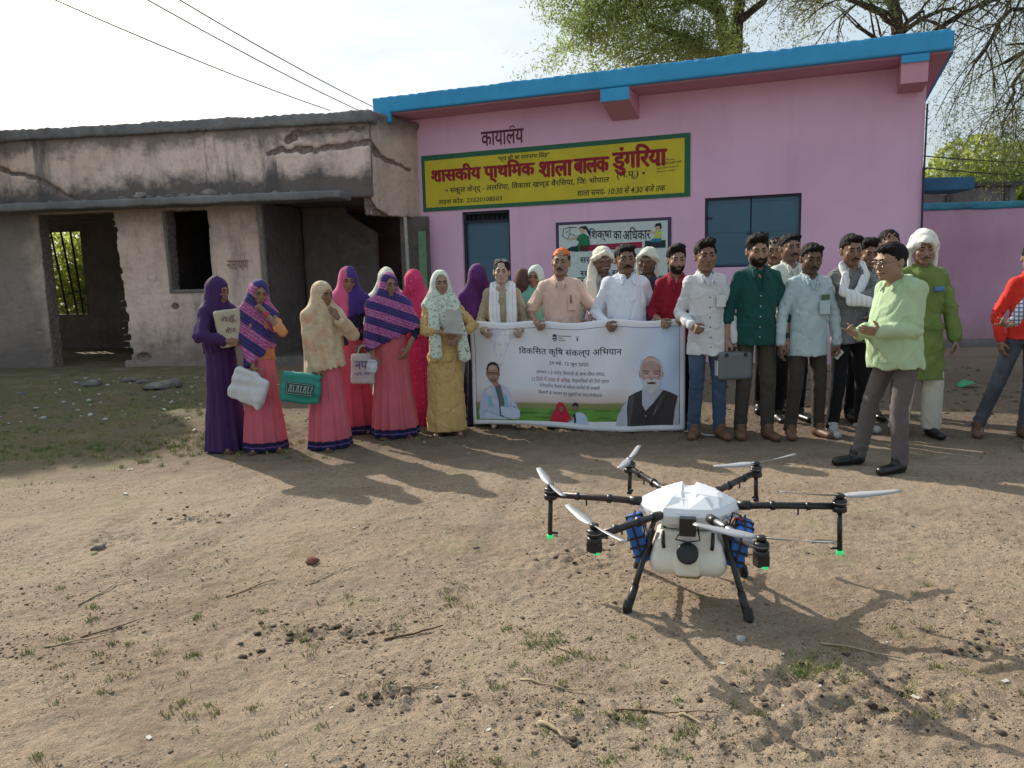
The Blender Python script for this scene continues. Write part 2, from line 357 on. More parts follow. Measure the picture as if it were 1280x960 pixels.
# grass
def grass(name, label, centres, n, hgt, mat):
    P = []; 
    nt_ = max(40, n // 16)
    for _ in range(nt_):
        cx, cy, s_ = centres[rng.integers(len(centres))]; P.append((cx + rng.normal() * s_, cy + rng.normal() * s_ * .7))
    tf = rng.random(nt_) ** 2 + .05; tf /= tf.sum(); P = np.array(P)[rng.choice(nt_, n, p=tf)] + rng.normal(size=(n, 2)) * .014; H = height(P[:, 0], P[:, 1]); n = len(P); a = rng.random(n) * 6.283; hh = hgt * (.4 + .9 * rng.random(n)); w_ = .0012 + .0012 * rng.random(n); be = hh * (.2 + .8 * rng.random(n)); b = rng.random(n) * 6.283
    dx, dy = np.cos(a) * w_, np.sin(a) * w_; ex, ey = np.cos(b) * be, np.sin(b) * be
    Z0 = H - .002
    V = np.stack([np.stack([P[:, 0] - dx, P[:, 1] - dy, Z0], 1), np.stack([P[:, 0] + dx, P[:, 1] + dy, Z0], 1),
                  np.stack([P[:, 0] + ex * .35 + dx * .7, P[:, 1] + ey * .35 + dy * .7, Z0 + hh * .6], 1), np.stack([P[:, 0] + ex * .35 - dx * .7, P[:, 1] + ey * .35 - dy * .7, Z0 + hh * .6], 1),
                  np.stack([P[:, 0] + ex, P[:, 1] + ey, Z0 + hh * .95], 1)], 1).reshape(-1, 3)
    i = np.arange(n)[:, None] * 5; Q = (i + np.array([[0, 1, 2, 3]])).reshape(-1, 4); T = (i + np.array([[3, 2, 4, 4]]))
    F = np.concatenate([np.concatenate([Q[:, [0, 1, 2]], Q[:, [0, 2, 3]]]), (i + np.array([[3, 2, 4]]))])
    return tag(link(name, npmesh(name, V, F, False), mat), label, kind='stuff')
m = NB('grass_blade', .6, .3); m.color(m.mix(m.ramp(m.noise(3), .4, .6), (.16, .21, .06), (.30, .29, .11))); GR = m.m
grass('grass_tufts', 'short green grass tufts in the near soil', [(1.02, 2.62, .05), (1.08, 2.66, .07), (.12, 2.75, .12), (-.0, 2.9, .12), (.35, 2.3, .2), (.1, 2.2, .2), (-.6, 2.25, .35), (-1.4, 2.4, .3), (-.9, 3.2, .3), (-.35, 3.3, .2), (1.35, 2.5, .2), (-1.9, 3.6, .5), (-1.2, 2.7, .3), (.2, 2.6, .25), (.5, 2.35, .3), (-1.8, 2.9, .4), (1.6, 2.9, .3), (-.2, 2.3, .3)], 6500, .017, GR)
pts = [(-4.6 + 3.0 * rng.random(), 6.2 + 5 * rng.random() ** 1.5, .3) for _ in range(60)] + [(-2.9, 6.9, .28), (-3.2, 7.0, .3), (-2.7, 6.6, .2)] * 4 + [(-7 + 3 * rng.random(), 8 + 4 * rng.random(), .5) for _ in range(25)]
m = NB('shade_grass', .6, .3); m.color(m.mix(m.ramp(m.noise(2), .4, .6), (.12, .18, .05), (.30, .28, .11))); GR2 = m.m
grass('ground_cover', 'low sparse grass on the left side of the yard', pts, 16000, .035, GR2)

# ---------------------------------------------------------------- frames of the two buildings
def frame(P, th):
    return Matrix.Translation(P) @ Matrix.Rotation(-R(th), 4, 'Z')
ML = frame((-5.80, 13.14, 0), 8)        # old building: x along facade, y inward
MP = frame((4.76, 10.97, 0), 22)        # pink school building
def place(o, Mx): o.matrix_world = Mx; return o

# ---------------------------------------------------------------- old crumbling building
def old_plaster(name, base, base2, soot, extra=None):
    m = NB(name, .92, .12); p = m.xyz()
    c = m.mix(m.ramp(m.noise(1.3, 6, .65), .38, .62), base, base2)
    c = m.mix(m.math('MULTIPLY', m.ramp(m.noise(6, 6, .7), .5, .66), .45), c, (.30, .235, .20))
    st = m.noise(1.0, 6, .7, m.scaled((2.2, 2.2, .35)))
    c = m.mix(m.math('MULTIPLY', m.ramp(st, .50, .68), .5), c, (.16, .135, .125))
    if extra: c = extra(m, p, c)
    if extra: c = m.mix(m.ramp(p['Y'], .012, .026), c, m.mix(m.ramp(m.noise(18, 3), .4, .6), (.30, .235, .20), (.19, .15, .13)))
    c = m.mix(m.math('MULTIPLY', m.ramp(m.noise(28, 4, .7), .60, .72), .5), c, soot)
    b = m.bump(m.noise(9, 6, .7), .35, .03); m.bump(m.noise(60, 4, .7), .4, .006, b)
    return m.color(c)
def ext_par(m, p, c):   # soot belt above the canopy, black runs
    n = m.noise(1.9, 6, .7)
    z = m.math('ADD', p['Z'], m.math('MULTIPLY', m.math('SUBTRACT', n, .5), -1.1))
    c = m.mix(m.math('MULTIPLY', m.ramp(z, 3.12, 2.86), .85), c, (.075, .068, .066))
    c = m.mix(m.math('MULTIPLY', m.ramp(z, 3.42, 3.62), .7), c, (.12, .105, .10))
    n2 = m.noise(.9, 5, .75, m.scaled((1.7, 1, .25))); c = m.mix(m.math('MULTIPLY', m.ramp(n2, .55, .64), .75), c, (.11, .10, .10))
    return c
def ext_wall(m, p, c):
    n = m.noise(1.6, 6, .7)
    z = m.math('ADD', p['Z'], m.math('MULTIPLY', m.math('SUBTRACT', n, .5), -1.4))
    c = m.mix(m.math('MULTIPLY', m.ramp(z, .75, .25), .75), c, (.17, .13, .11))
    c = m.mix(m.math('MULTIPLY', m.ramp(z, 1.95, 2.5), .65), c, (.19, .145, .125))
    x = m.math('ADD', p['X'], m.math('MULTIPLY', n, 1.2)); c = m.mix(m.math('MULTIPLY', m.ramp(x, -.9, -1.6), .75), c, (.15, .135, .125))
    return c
PEACH = (.50, .37, .30); PEACH2 = (.44, .31, .245)
MAT_PAR = old_plaster('sooty_peach_plaster', (.84, .66, .57), (.75, .58, .49), (.12, .10, .09), ext_par)
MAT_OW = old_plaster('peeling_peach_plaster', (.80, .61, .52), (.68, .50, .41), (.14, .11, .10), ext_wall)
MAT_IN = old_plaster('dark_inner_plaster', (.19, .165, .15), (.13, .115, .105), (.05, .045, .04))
MAT_CONC = old_plaster('grey_concrete', (.25, .25, .25), (.17, .17, .175), (.07, .07, .07))
OLD = empty('old_building', (0, 0, 0), 0, 'old single-storey building with cracked sooty peach plaster and missing doors, left', 'building'); OLD.matrix_world = ML
def wall_disp(a, seed): return lambda X, Y, Z: a * wob(X, Y, Z, 9, seed) + a * .8 * wob(X, Y, Z, 31, seed + 1) + a * .5 * wob(X, Y, Z, 80, seed + 2)
r0_ = random.Random(8)
# front wall
F = Field((-6.6, -.12, -.2), (2.15, .42, 2.75), .026)
F.box((-6.5, 0, -.1), (1.88, .28, 2.68))
for lo, hi in (((-1.93, -.3, -.5), (-.62, .6, 2.52)), ((.32, -.3, 1.23), (1.03, .6, 2.5)), ((-5.6, -.3, 1.0), (-4.4, .6, 2.2))): F.box(lo, hi, 0.01, 's')
for z_ in np.arange(.1, 2.5, .11): F.box((-.66, -.2, z_), (-.60 + .05 * r0_.random() + .10 * (2.5 - z_) / 2.5, .5, z_ + .10), .01, 's')   # broken jamb, brick by brick
F.disp(lambda X, Y, Z: .012 * wob(X, Y, Z, 14, 5) + .008 * wob(X, Y, Z, 45, 6) + .006 * wob(X, Y, Z, 90, 9))
r_ = random.Random(3)
for i in range(26): # spalls
    x = r_.uniform(-3.5, 1.8); z = r_.uniform(.1, 2.3); F.ell((x, -.0, z), (r_.uniform(.01, .05), .02, r_.uniform(.01, .045)), .01, 's')
F.ell((.35, 0, .98), (.075, .06, .055), .01, 's'); F.ell((-.28, 0, .15), (.14, .09, .08), .01, 's')
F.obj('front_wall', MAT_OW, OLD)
# canopy slab
F = Field((-6.6, -.62, 2.42), (3.7, .12, 2.85), .026)
F.box((-6.5, -.5, 2.55), (3.42, .02, 2.67), 0, 'u', .012)
F.disp(lambda X, Y, Z: .010 * wob(X, Y, Z, 7, 15) + .006 * wob(X, Y, Z, 40, 16))
F.obj('canopy_slab', MAT_CONC, OLD)
# parapet with cracks
F = Field((-6.6, -.2, 2.55), (3.95, .36, 3.85), .024)
F.box((-6.5, 0, 2.6), (3.76, .2, 3.72), 0, 'u', .02)
def crack(pts, rr, dep=.0):
    for i in range(len(pts) - 1):
        a, b = np.array(pts[i], float), np.array(pts[i + 1], float); n = max(2, int(np.linalg.norm(b - a) / .10)); prev = a
        for k in range(1, n + 1):
            q = a + (b - a) * k / n + np.array([0, 0, (r_.random() - .5) * .05]); F.cap((prev[0], dep, prev[2]), (q[0], dep, q[2]), rr * (.35 + .5 * r_.random()), None, .002, 's'); w__ = rr * r_.uniform(.3, .9); F.box((q[0] - w__ * 1.6, dep - .06, q[2] - w__ * r_.uniform(.4, 1)), (q[0] + w__ * r_.uniform(.5, 1.5), dep + .035, q[2] + w__ * r_.uniform(.3, .8)), .002, 's'); prev = q
crack([(-2.9, 0, 3.42), (-2.3, 0, 3.2), (-1.9, 0, 3.12), (-1.55, 0, 2.9), (-1.3, 0, 2.75)], .058, .015)
crack([(2.1, 0, 3.30), (2.35, 0, 3.36), (2.9, 0, 3.33), (3.76, 0, 3.42)], .062, .012)
crack([(2.1, 0, 3.32), (2.35, 0, 3.38), (3.0, 0, 3.36), (3.76, 0, 3.44)], .05)
crack([(2.55, 0, 3.58), (3.1, 0, 3.62), (3.7, 0, 3.62)], .042, .01); crack([(2.45, 0, 3.50), (2.62, 0, 3.62)], .085, .015)
crack([(2.47, 0, 3.38), (2.42, 0, 3.6)], .014); crack([(-1.5, 0, 3.46), (.3, 0, 3.52), (2.5, 0, 3.6)], .010)
F.disp(lambda X, Y, Z: .007 * wob(X, Y, Z, 11, 25) + .005 * wob(X, Y, Z, 50, 26))
F.obj('parapet', MAT_PAR, OLD)
# roof cap
F = Field((-6.6, -.25, 3.6), (4.2, .5, 4.05), .026)
F.box((-6.5, -.1, 3.70), (3.84, .45, 3.87), 0, 'u', .03)
F.disp(lambda X, Y, Z: .018 * wob(X, Y, Z, 9, 35) + .014 * wob(X, Y, Z, 33, 36) + .01 * wob(X, Y, Z, 75, 37))
F.obj('roof_cap', MAT_CONC, OLD)
# end face: runs back to the pink wall, sagging
EL = math.hypot(.70, .86); 
F = Field((-.2, -.3, 2.1), (1.35, .35, 4.05), .022)
F.box((-.04, 0, 2.32), (1.12, .16, 3.78), 0, 'u', .01)
F.cap((.02, .05, 3.86), (1.3, .05, 3.76), .055, .055, .02, 'u', (1, 1.6, 1))
F.cap((-.1, .05, 3.85), (1.3, .05, 3.72), .05, .05, .02, 'u', (1, 1.2, 1))
crack([(0, 0, 3.42), (.16, 0, 3.28)], .10, .02); crack([(.15, 0, 3.24), (.45, 0, 3.18), (.85, 0, 3.06)], .048, .012)
F.cap((-.1, .05, 2.55), (.05, .05, 2.42), .10, .06, .02, 's'); F.cap((.05, .05, 2.38), (.35, .05, 2.30), .07, .03, .02, 's')
F.disp(lambda X, Y, Z: .008 * wob(X, Y, Z, 12, 45) + .007 * wob(X, Y, Z, 44, 46) + .006 * wob(X, Y, Z, 90, 47))
def ext_end(m, p, c):
    z = m.math('ADD', p['Z'], m.math('MULTIPLY', m.noise(3, 5, .7), -.5)); return m.mix(m.math('MULTIPLY', m.ramp(z, 3.25, 3.5), .8), c, (.13, .12, .115))
o = F.obj('end_wall', old_plaster('end_wall_plaster', (.64, .50, .41), (.54, .42, .345), (.13, .11, .10), ext_end), OLD)
o.matrix_parent_inverse = Matrix(); o.matrix_basis = Matrix.Translation((3.74, .05, 0)) @ Matrix.Rotation(R(8) + math.atan2(.86, .70), 4, 'Z')
# roof slab, floor, inner walls
def bx(name, lo, hi, mat, parent, bev=0, **k):
    bm = bmesh.new(); box(bm, lo, hi); return bmobj(name, bm, mat, parent, bevel=bev)
bx('roof_slab', (-6.5, .21, 3.45), (3.7, 5.0, 3.60), MAT_CONC, OLD)
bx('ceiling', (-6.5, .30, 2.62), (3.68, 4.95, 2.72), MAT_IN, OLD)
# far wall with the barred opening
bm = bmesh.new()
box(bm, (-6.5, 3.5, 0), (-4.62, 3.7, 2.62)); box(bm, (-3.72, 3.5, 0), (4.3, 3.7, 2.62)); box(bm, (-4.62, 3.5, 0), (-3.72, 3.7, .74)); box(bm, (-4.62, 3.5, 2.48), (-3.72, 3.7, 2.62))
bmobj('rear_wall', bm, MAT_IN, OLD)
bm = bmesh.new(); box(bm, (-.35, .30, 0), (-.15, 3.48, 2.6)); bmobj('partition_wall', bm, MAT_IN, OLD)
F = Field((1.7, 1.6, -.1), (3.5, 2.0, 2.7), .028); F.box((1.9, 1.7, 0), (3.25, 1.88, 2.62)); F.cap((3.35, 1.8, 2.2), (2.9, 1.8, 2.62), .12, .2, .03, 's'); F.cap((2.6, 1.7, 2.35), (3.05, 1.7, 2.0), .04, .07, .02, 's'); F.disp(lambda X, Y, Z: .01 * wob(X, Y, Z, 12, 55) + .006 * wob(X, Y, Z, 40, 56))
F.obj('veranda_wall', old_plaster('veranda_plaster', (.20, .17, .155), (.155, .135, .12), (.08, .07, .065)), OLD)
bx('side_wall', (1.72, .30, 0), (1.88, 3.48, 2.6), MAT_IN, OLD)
bx('veranda_plinth', (1.9, -.05, -.05), (3.9, 3.4, .14), MAT_IN, OLD, .02)
for i, (u0, u1, z0, z1) in enumerate(((-4.35, -4.15, 2.48, .74), (-4.12, -3.92, 2.48, .74), (-3.90, -3.78, 2.48, .74))):
    bm = bmesh.new(); tube(bm, [(u0, 3.45, z0), (u1, 3.45, z1)], .022, 6); bmobj('window_bar', bm, simple('rusty_bar', (.05, .045, .04), .8), OLD)
for z in (.8, 1.05):
    bm = bmesh.new(); tube(bm, [(-4.6, 3.44, z), (-3.75, 3.44, z + .2)], .014, 6); bmobj('window_bar', bm, simple('rusty_bar', (.05, .045, .04), .8), OLD)
# window frame in the front opening, door post
bm = bmesh.new(); tube(bm, [(.30, -.02, 2.5), (.33, -.02, 1.24)], .03, 6); tube(bm, [(.30, -.01, 1.22), (1.05, -.01, 1.22)], .03, 6); bmobj('window_frame', bm, simple('old_frame', (.23, .20, .18), .9), OLD)
bm = bmesh.new(); tube(bm, [(1.93, -.03, 2.55), (1.97, -.03, 0)], .045, 8); bmobj('door_post', bm, simple('old_frame', (.23, .20, .18), .9), OLD)
bm = bmesh.new(); tube(bm, [(4.17, .35, 2.3), (4.2, .35, .1)], .028, 8); bmobj('support_pole', bm, simple('pole', (.42, .40, .37), .7), OLD)
bm = bmesh.new(); box(bm, (4.30, .62, .0), (4.42, .66, 2.08)); bmobj('door_panel', bm, simple('faded_green', (.17, .30, .17), .8), OLD)
# fallen plaster chunks lying on the canopy
m_ch = simple('plaster_chunk', (.34, .30, .27), .95, .4, 12, .4, 60, .008)
CH_ = ['the fourth from the left end', 'small, just right of the first wide gap', 'small, left of the large white one', 'large pale one above the window opening', 'close right of the large pale one', 'above the right side of the window', 'small, above the scrawled pier', 'between the pier and the window edge', 'above the scrawled writing', 'large, right of the scrawled pier', 'above the door post', 'above the dark veranda', 'above the middle of the veranda', 'nearest to the broken corner', 'leftmost one above the dark doorway', 'flat one just left of the door post']
for i in range(16):
    V, Fc = rockmesh(100 + i, 2, .55); s_ = r_.uniform(.03, .075) * (1.6 if i in (3, 9) else 1)
    me = npmesh('plaster_chunk', V * s_, Fc, False); o = link('plaster_chunk', me, m_ch)
    u = [-1.5, -.9, -.2, .12, .25, .42, .62, .8, 1.0, 1.25, 1.6, 2.0, 2.3, 2.6, -2.0, 1.45][i]
    o.matrix_world = ML @ Matrix.Translation((u, -.22 - .1 * r_.random(), 2.67 + s_ * .35)); tag(o, 'plaster chunk on the old canopy ledge, ' + CH_[i], 'plaster chunk', 'plaster chunks on the canopy of the old building')

# ---------------------------------------------------------------- pink school
def pink_paint(name, c1, c2, dirt=True):
    m = NB(name, .75, .25); p = m.xyz(); c = m.mix(m.ramp(m.noise(.8, 4), .4, .6), c1, c2)
    st = m.noise(1.0, 5, .7, m.scaled((3, 3, .3))); c = m.mix(m.math('MULTIPLY', m.ramp(st, .52, .68), .13), c, (.42, .24, .33))
    c = m.mix(m.math('MULTIPLY', m.ramp(m.voro(1.6), .028, .012), .55), c, (.35, .16, .22))
    if dirt: c = m.mix(m.math('MULTIPLY', m.ramp(m.math('ADD', p['Z'], m.math('MULTIPLY', m.noise(5, 5, .7), .5)), .75, .35), .6), c, (.36, .24, .22))
    b = m.bump(m.noise(3.5, 4), .25, .02); m.bump(m.noise(70, 3), .15, .003, b); return m.color(c)
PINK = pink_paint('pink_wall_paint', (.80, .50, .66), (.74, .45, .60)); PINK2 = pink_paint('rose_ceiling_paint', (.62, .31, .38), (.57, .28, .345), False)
PINK3 = pink_paint('mauve_wall_paint', (.56, .33, .44), (.47, .27, .36)); 
_d = None
BLUE = simple('sky_blue_paint', (.05, .36, .66), .6, .12, 2, .2, 30, .004)
SCH = empty('school_building', (0, 0, 0), 0, 'pink single-storey school office with sky blue roof edge and painted signs', 'building'); SCH.matrix_world = MP
WT = 3.88
bm = bmesh.new()   # wall with door and window openings
u0, u1 = -7.02, .72; dz = (-5.93, -5.10, 2.37); wz = (-2.07, -.76, 1.38, 2.37)
for a, b, z0, z1 in ((u0, dz[0], 0, WT), (dz[0], dz[1], dz[2], WT), (dz[1], wz[0], 0, WT), (wz[0], wz[1], 0, wz[2]), (wz[0], wz[1], wz[3], WT), (wz[1], u1, 0, WT)):
    vs = box(bm, (a, 0, z0), (b, .23, z1))
bmesh.ops.remove_doubles(bm, verts=bm.verts, dist=1e-4)
bmobj('front_wall', bm, PINK, SCH)
bx('side_wall', (u1 - .23, .235, 0), (u1, 6.3, WT), PINK, SCH); bx('side_wall', (u0, .235, 0), (u0 + .23, 6.3, WT), PINK, SCH); bx('rear_wall', (u0, 6.31, 0), (u1, 6.5, WT), PINK, SCH)
bx('roof_slab', (-7.10, -.572, WT + .003), (.92, 6.9, 4.05), PINK2, SCH)
F = Field((-7.5, -.75, 3.72), (1.3, -.4, 4.3), .022); F.box((-7.12, -.64, WT + .018), (.93, -.573, 4.145), 0, 'u', .008); F.box((-7.12, -.64, 3.75), (-6.80, -.573, 3.9), 0, 'u', .008)
F.disp(lambda X, Y, Z: (.006 * wob(X, Y, Z, 8, 65) + .007 * wob(X, Y, Z, 35, 66)) * np.clip((Z - 4.0) * 14, .15, 1)); F.obj('fascia', BLUE, SCH)
bm = bmesh.new(); box(bm, (.921, -.57, WT), (.95, 6.9, 4.13)); bmobj('side_fascia', bm, BLUE, SCH)
for u in (-3.22, .53):
    bm = bmesh.new(); w2 = .20 if u < 0 else .15
    vs = box(bm, (u - w2, -.63, 3.56), (u + w2, -.003, WT - .003)); 
    if u < 0:
        for v in vs:
            if v.co.z < 3.6 and v.co.y < -.3: v.co.z = 3.72
    bmobj('roof_beam', bm, PINK2, SCH)
    bm = bmesh.new(); box(bm, (u - w2 - .004, -.652, 3.80 if u > 0 else 3.72), (u + w2 + .004, -.632, WT + .01)); bmobj('beam_end', bm, BLUE, SCH)
bx('abutting_dark_wall', (-7.0, -.14, 0), (-6.52, -.02, 2.33), MAT_IN, SCH)
# door
SHUT = simple('blue_grey_steel', (.055, .135, .19), .45, .12, 3, .1, 12, .004, .5); DKF = simple('dark_frame', (.045, .04, .07), .6)
bx('door_leaf', (dz[0] + .03, .10, 0), (dz[1] - .03, .14, 2.2), SHUT, SCH)
bm = bmesh.new()
for a in ((dz[0], .05, 0, dz[0] + .04, .15, 2.37), (dz[1] - .04, .05, 0, dz[1], .15, 2.37)): box(bm, a[:3], a[3:])
box(bm, (dz[0], .05, 2.33), (dz[1], .15, 2.37)); box(bm, (dz[0], .05, 2.2), (dz[1], .15, 2.225)); bmobj('door_frame', bm, DKF, SCH)
for k in range(9):
    bm = bmesh.new(); x = dz[0] + .08 + k * .083; tube(bm, [(x, .1, 2.225), (x, .1, 2.33)], .007, 6); bmobj('grille_bar', bm, DKF, SCH)
bx('dark_vent', (dz[0] + .04, .19, 2.2), (dz[1] - .04, .21, 2.36), simple('dark_gap', (.03, .035, .04), .8), SCH)
# window shutters
mid = (wz[0] + wz[1]) / 2 - .02
for a, b in ((wz[0] + .03, mid - .008), (mid + .008, wz[1] - .03)):
    bm = bmesh.new(); box(bm, (a, .06, wz[2] + .03), (b, .085, wz[3] - .03)); bmobj('shutter', bm, SHUT, SCH, bevel=.004)
bm = bmesh.new(); box(bm, (wz[0], .03, wz[2]), (wz[0] + .03, .1, wz[3])); box(bm, (wz[1] - .03, .03, wz[2]), (wz[1], .1, wz[3])); box(bm, (wz[0] + .03, .03, wz[3] - .03), (wz[1] - .03, .1, wz[3])); box(bm, (wz[0] + .03, .03, wz[2]), (wz[1] - .03, .1, wz[2] + .03)); bmobj('window_frame', bm, DKF, SCH)
bx('window_back', (wz[0], .15, wz[2]), (wz[1], .2, wz[3]), DKF, SCH)
for a, b in ((wz[0] + .03, mid - .008), (mid + .008, wz[1] - .03)):
    for z in (wz[2] + .05, (wz[2] + wz[3]) / 2, wz[3] - .08): bx('batten', (a + .015, .054, z), (b - .015, .0595, z + .03), SHUT, SCH)
bx('bolt', (mid - .06, .045, 1.84), (mid + .05, .054, 1.86), DKF, SCH)
for z in (wz[2] + .3, wz[3] - .3):
    bx('hinge', (wz[0] + .035, .05, z), (wz[0] + .1, .058, z + .03), DKF, SCH)
bm = bmesh.new(); tube(bm, [(.74, -.012, 3.4), (.735, -.012, 2.4), (.735, -.012, 1.2), (.735, -.012, .1)], .012, 6); bmobj('down_cable', bm, DKF, SCH)
bm = bmesh.new(); tube(bm, [(.72, -.04, 2.6), (.74, -.05, 1.8), (.70, -.04, .9)], .009, 6); bmobj('down_cable', bm, DKF, SCH)

# ---------------------------------------------------------------- compound wall, far structures right
MC = frame((6.66, 13.22, 0), 3)
CW = empty('compound_wall', (0, 0, 0), 0, 'mauve pink compound wall with blue painted top, right of the school', 'wall'); CW.matrix_world = MC
F = Field((-.9, -.1, -.2), (5.2, .35, 2.4), .04); F.box((-.8, 0, -.1), (5.1, .22, 2.22), 0, 'u', .01); F.disp(lambda X, Y, Z: .008 * wob(X, Y, Z, 6, 71) + .006 * wob(X, Y, Z, 25, 72)); F.obj('wall_face', PINK3, CW)
F = Field((-.9, -.15, 2.1), (5.2, .4, 2.5), .03); F.box((-.8, -.03, 2.20), (5.1, .25, 2.32), 0, 'u', .01); F.disp(lambda X, Y, Z: .008 * wob(X, Y, Z, 6, 73) + .006 * wob(X, Y, Z, 25, 74)); F.obj('coping', simple('teal_blue_paint', (.06, .27, .38), .7, .35, 3, .3, 30, .01), CW)
bx('plinth', (-.8, -.35, -.05), (5.1, -.01, .10), MAT_CONC, CW, .02)
SHD = empty('canopy_shed', (0, 0, 0), 0, 'blue edged concrete canopy of a building behind the compound wall', 'building'); SHD.matrix_world = frame((7.55, 14.6, 0), 6)
F = Field((-2.2, -.3, 2.45), (1.1, .9, 3.05), .03); F.box((-2.0, -.1, 2.62), (.72, .7, 2.86), 0, 'u', .01); F.disp(lambda X, Y, Z: .012 * wob(X, Y, Z, 6, 75)); F.obj('canopy', simple('deep_blue_paint', (.05, .16, .28), .7, .3, 3), SHD)
bx('back_wall', (-2.0, .75, 0), (-.2, .95, 2.6), MAT_CONC, SHD); bx('dark_opening', (-.75, .70, 2.05), (-.4, .74, 2.6), simple('dark_gap', (.03, .035, .04), .8), SHD)
GB = empty('grey_outbuilding', (0, 0, 0), 0, 'low grey weathered concrete building beyond the compound wall', 'building'); GB.matrix_world = frame((9.6, 17.5, 0), 4)
bx('wall', (-1.4, 0, 0), (1.25, 3, 2.92), MAT_CONC, GB, .02); bx('roof_slab', (-1.5, -.12, 2.93), (1.35, 3.2, 3.02), simple('roof_dark', (.12, .12, .12), .9), GB)
for u in (-.2, 1.0): bx('pilaster', (u, -.05, 0), (u + .1, -.003, 2.9), simple('roof_dark', (.12, .12, .12), .9), GB)

# ---------------------------------------------------------------- trees
BARK = simple('dark_bark', (.07, .055, .045), .95, .4, 6, .6, 25, .02)
def leafmat(name, a, b, c):
    m = NB(name, .55, .3); n = m.noise(.9, 4, .6); n2 = m.noise(9, 2)
    m.color(m.mix(m.ramp(n2, .35, .65), m.mix(m.ramp(n, .4, .6), a, b), c))
    ou = m.nt.nodes['Material Output']; tr = m.nt.nodes.new('ShaderNodeBsdfTranslucent'); mixs = m.nt.nodes.new('ShaderNodeMixShader')
    tr.inputs[0].default_value = (*[min(1, v * 2.2) for v in a], 1); mixs.inputs[0].default_value = .42
    m.nt.links.new(m.b.outputs[0], mixs.inputs[1]); m.nt.links.new(tr.outputs[0], mixs.inputs[2]); m.nt.links.new(mixs.outputs[0], ou.inputs[0]); return m.m
LEAF = leafmat('feathery_leaf', (.16, .22, .06), (.23, .27, .09), (.10, .14, .04))
LEAF2 = leafmat('dry_leaf', (.12, .14, .06), (.10, .11, .05), (.15, .15, .08))
LEAF3 = leafmat('yellow_green_leaf', (.22, .26, .05), (.16, .22, .05), (.26, .26, .09))
def leaves(name, P, size, mat, parent, asp=.3):
    n = len(P); a = rng.normal(size=(n, 3)); a /= np.linalg.norm(a, axis=1)[:, None]; b = rng.normal(size=(n, 3)); b -= a * (a * b).sum(1)[:, None]; b /= np.linalg.norm(b, axis=1)[:, None]
    s_ = (size * (.5 + rng.random(n)))[:, None]; a = a * s_; b = b * s_ * asp
    V = np.stack([P - a, P - b, P + a, P + b], 1).reshape(-1, 3); Q = np.arange(4 * n).reshape(-1, 4)
    o = link(name, npmesh(name, V, Q, False), mat, parent); o['kind'] = 'stuff'; return o
def grow(bm, p, d, L, r, depth, tips, droop=.0, spread=.6, rr=None, twigs=None, kink=.25):
    rr = rr or random; n = max(3, int(L / .22)); pts = [p.copy()]; rad = [r]; 
    for i in range(n):
        d = (d + Vector((rr.gauss(0, kink), rr.gauss(0, kink), rr.gauss(0, kink) - droop)) * .35).normalized(); p = p + d * (L / n); pts.append(p.copy()); rad.append(r * (1 - .55 * (i + 1) / n))
        if depth <= 1: tips.append(p.copy())
        if depth > 0 and i >= 1 and rr.random() < (.75 if depth > 1 else .6):
            ax = d.orthogonal().normalized(); ax.rotate(Matrix.Rotation(rr.random() * 6.28, 3, d)); nd = (d + ax * spread * rr.uniform(.7, 1.5)).normalized()
            grow(bm, p.copy(), nd, L * rr.uniform(.45, .7), rad[-1] * .6, depth - 1, tips, droop * 1.2, spread, rr, twigs, kink)
    tube(bm, pts, rad, 6 if r > .03 else 4, cap=False)
def tree(name, label, base, limbs, leafn, leafsz, mat, seed, droop, blobs=(), spread=.6, clump=.22, depth=2):
    rr = random.Random(seed); T = empty(name, base, 0, label, 'tree'); bm = bmesh.new(); tips = []
    B = Vector(base)
    for pts, r0, L in limbs:
        pts = [Vector(q) - B for q in pts]; n = len(pts); rad = [r0 * (1 - .5 * i / (n - 1)) for i in range(n)]
        P2, R2 = [], []
        for i in range(n - 1):
            for k in range(4): P2.append(pts[i].lerp(pts[i + 1], k / 4) + (Vector((rr.gauss(0, .04), rr.gauss(0, .04), 0)) if k else Vector())); R2.append(rad[i] + (rad[i + 1] - rad[i]) * k / 4)
        P2.append(pts[-1]); R2.append(rad[-1]); tube(bm, P2, R2, 8, cap=False)
        if L:
            for i in range(len(P2) // 2, len(P2)):
                d = (P2[i] - P2[i - 1]).normalized()
                for _ in range(2):
                    ax = d.orthogonal(); ax.rotate(Matrix.Rotation(rr.random() * 6.28, 3, d)); grow(bm, P2[i].copy(), (d + ax * spread * 1.4).normalized(), L * rr.uniform(.6, 1.1), max(.012, R2[i] * .45), depth, tips, droop, spread, rr)
    bmobj('trunk', bm, BARK, T, smooth=True)
    tp = np.array([t[:] for t in tips]); k = rng.integers(len(tp), size=leafn); P = tp[k] + rng.normal(size=(leafn, 3)) * clump * rng.random((leafn, 1))
    ex = []
    for c, r, m in blobs:
        c = np.array(c) - np.array(base); q = rng.normal(size=(m, 3)); q /= np.linalg.norm(q, axis=1)[:, None]; q = q * np.array(r) * (rng.random((m, 1)) ** .5)
        keep = wob(q[:, 0], q[:, 1], q[:, 2], 3.2, seed) + .5 * wob(q[:, 0], q[:, 1], q[:, 2], 8, seed + 1) > .05 + .25 * (rng.random(m) - .5); ex.append((q + c)[keep])
    leaves('foliage', np.concatenate([P] + ex), leafsz, mat, T)
    return T
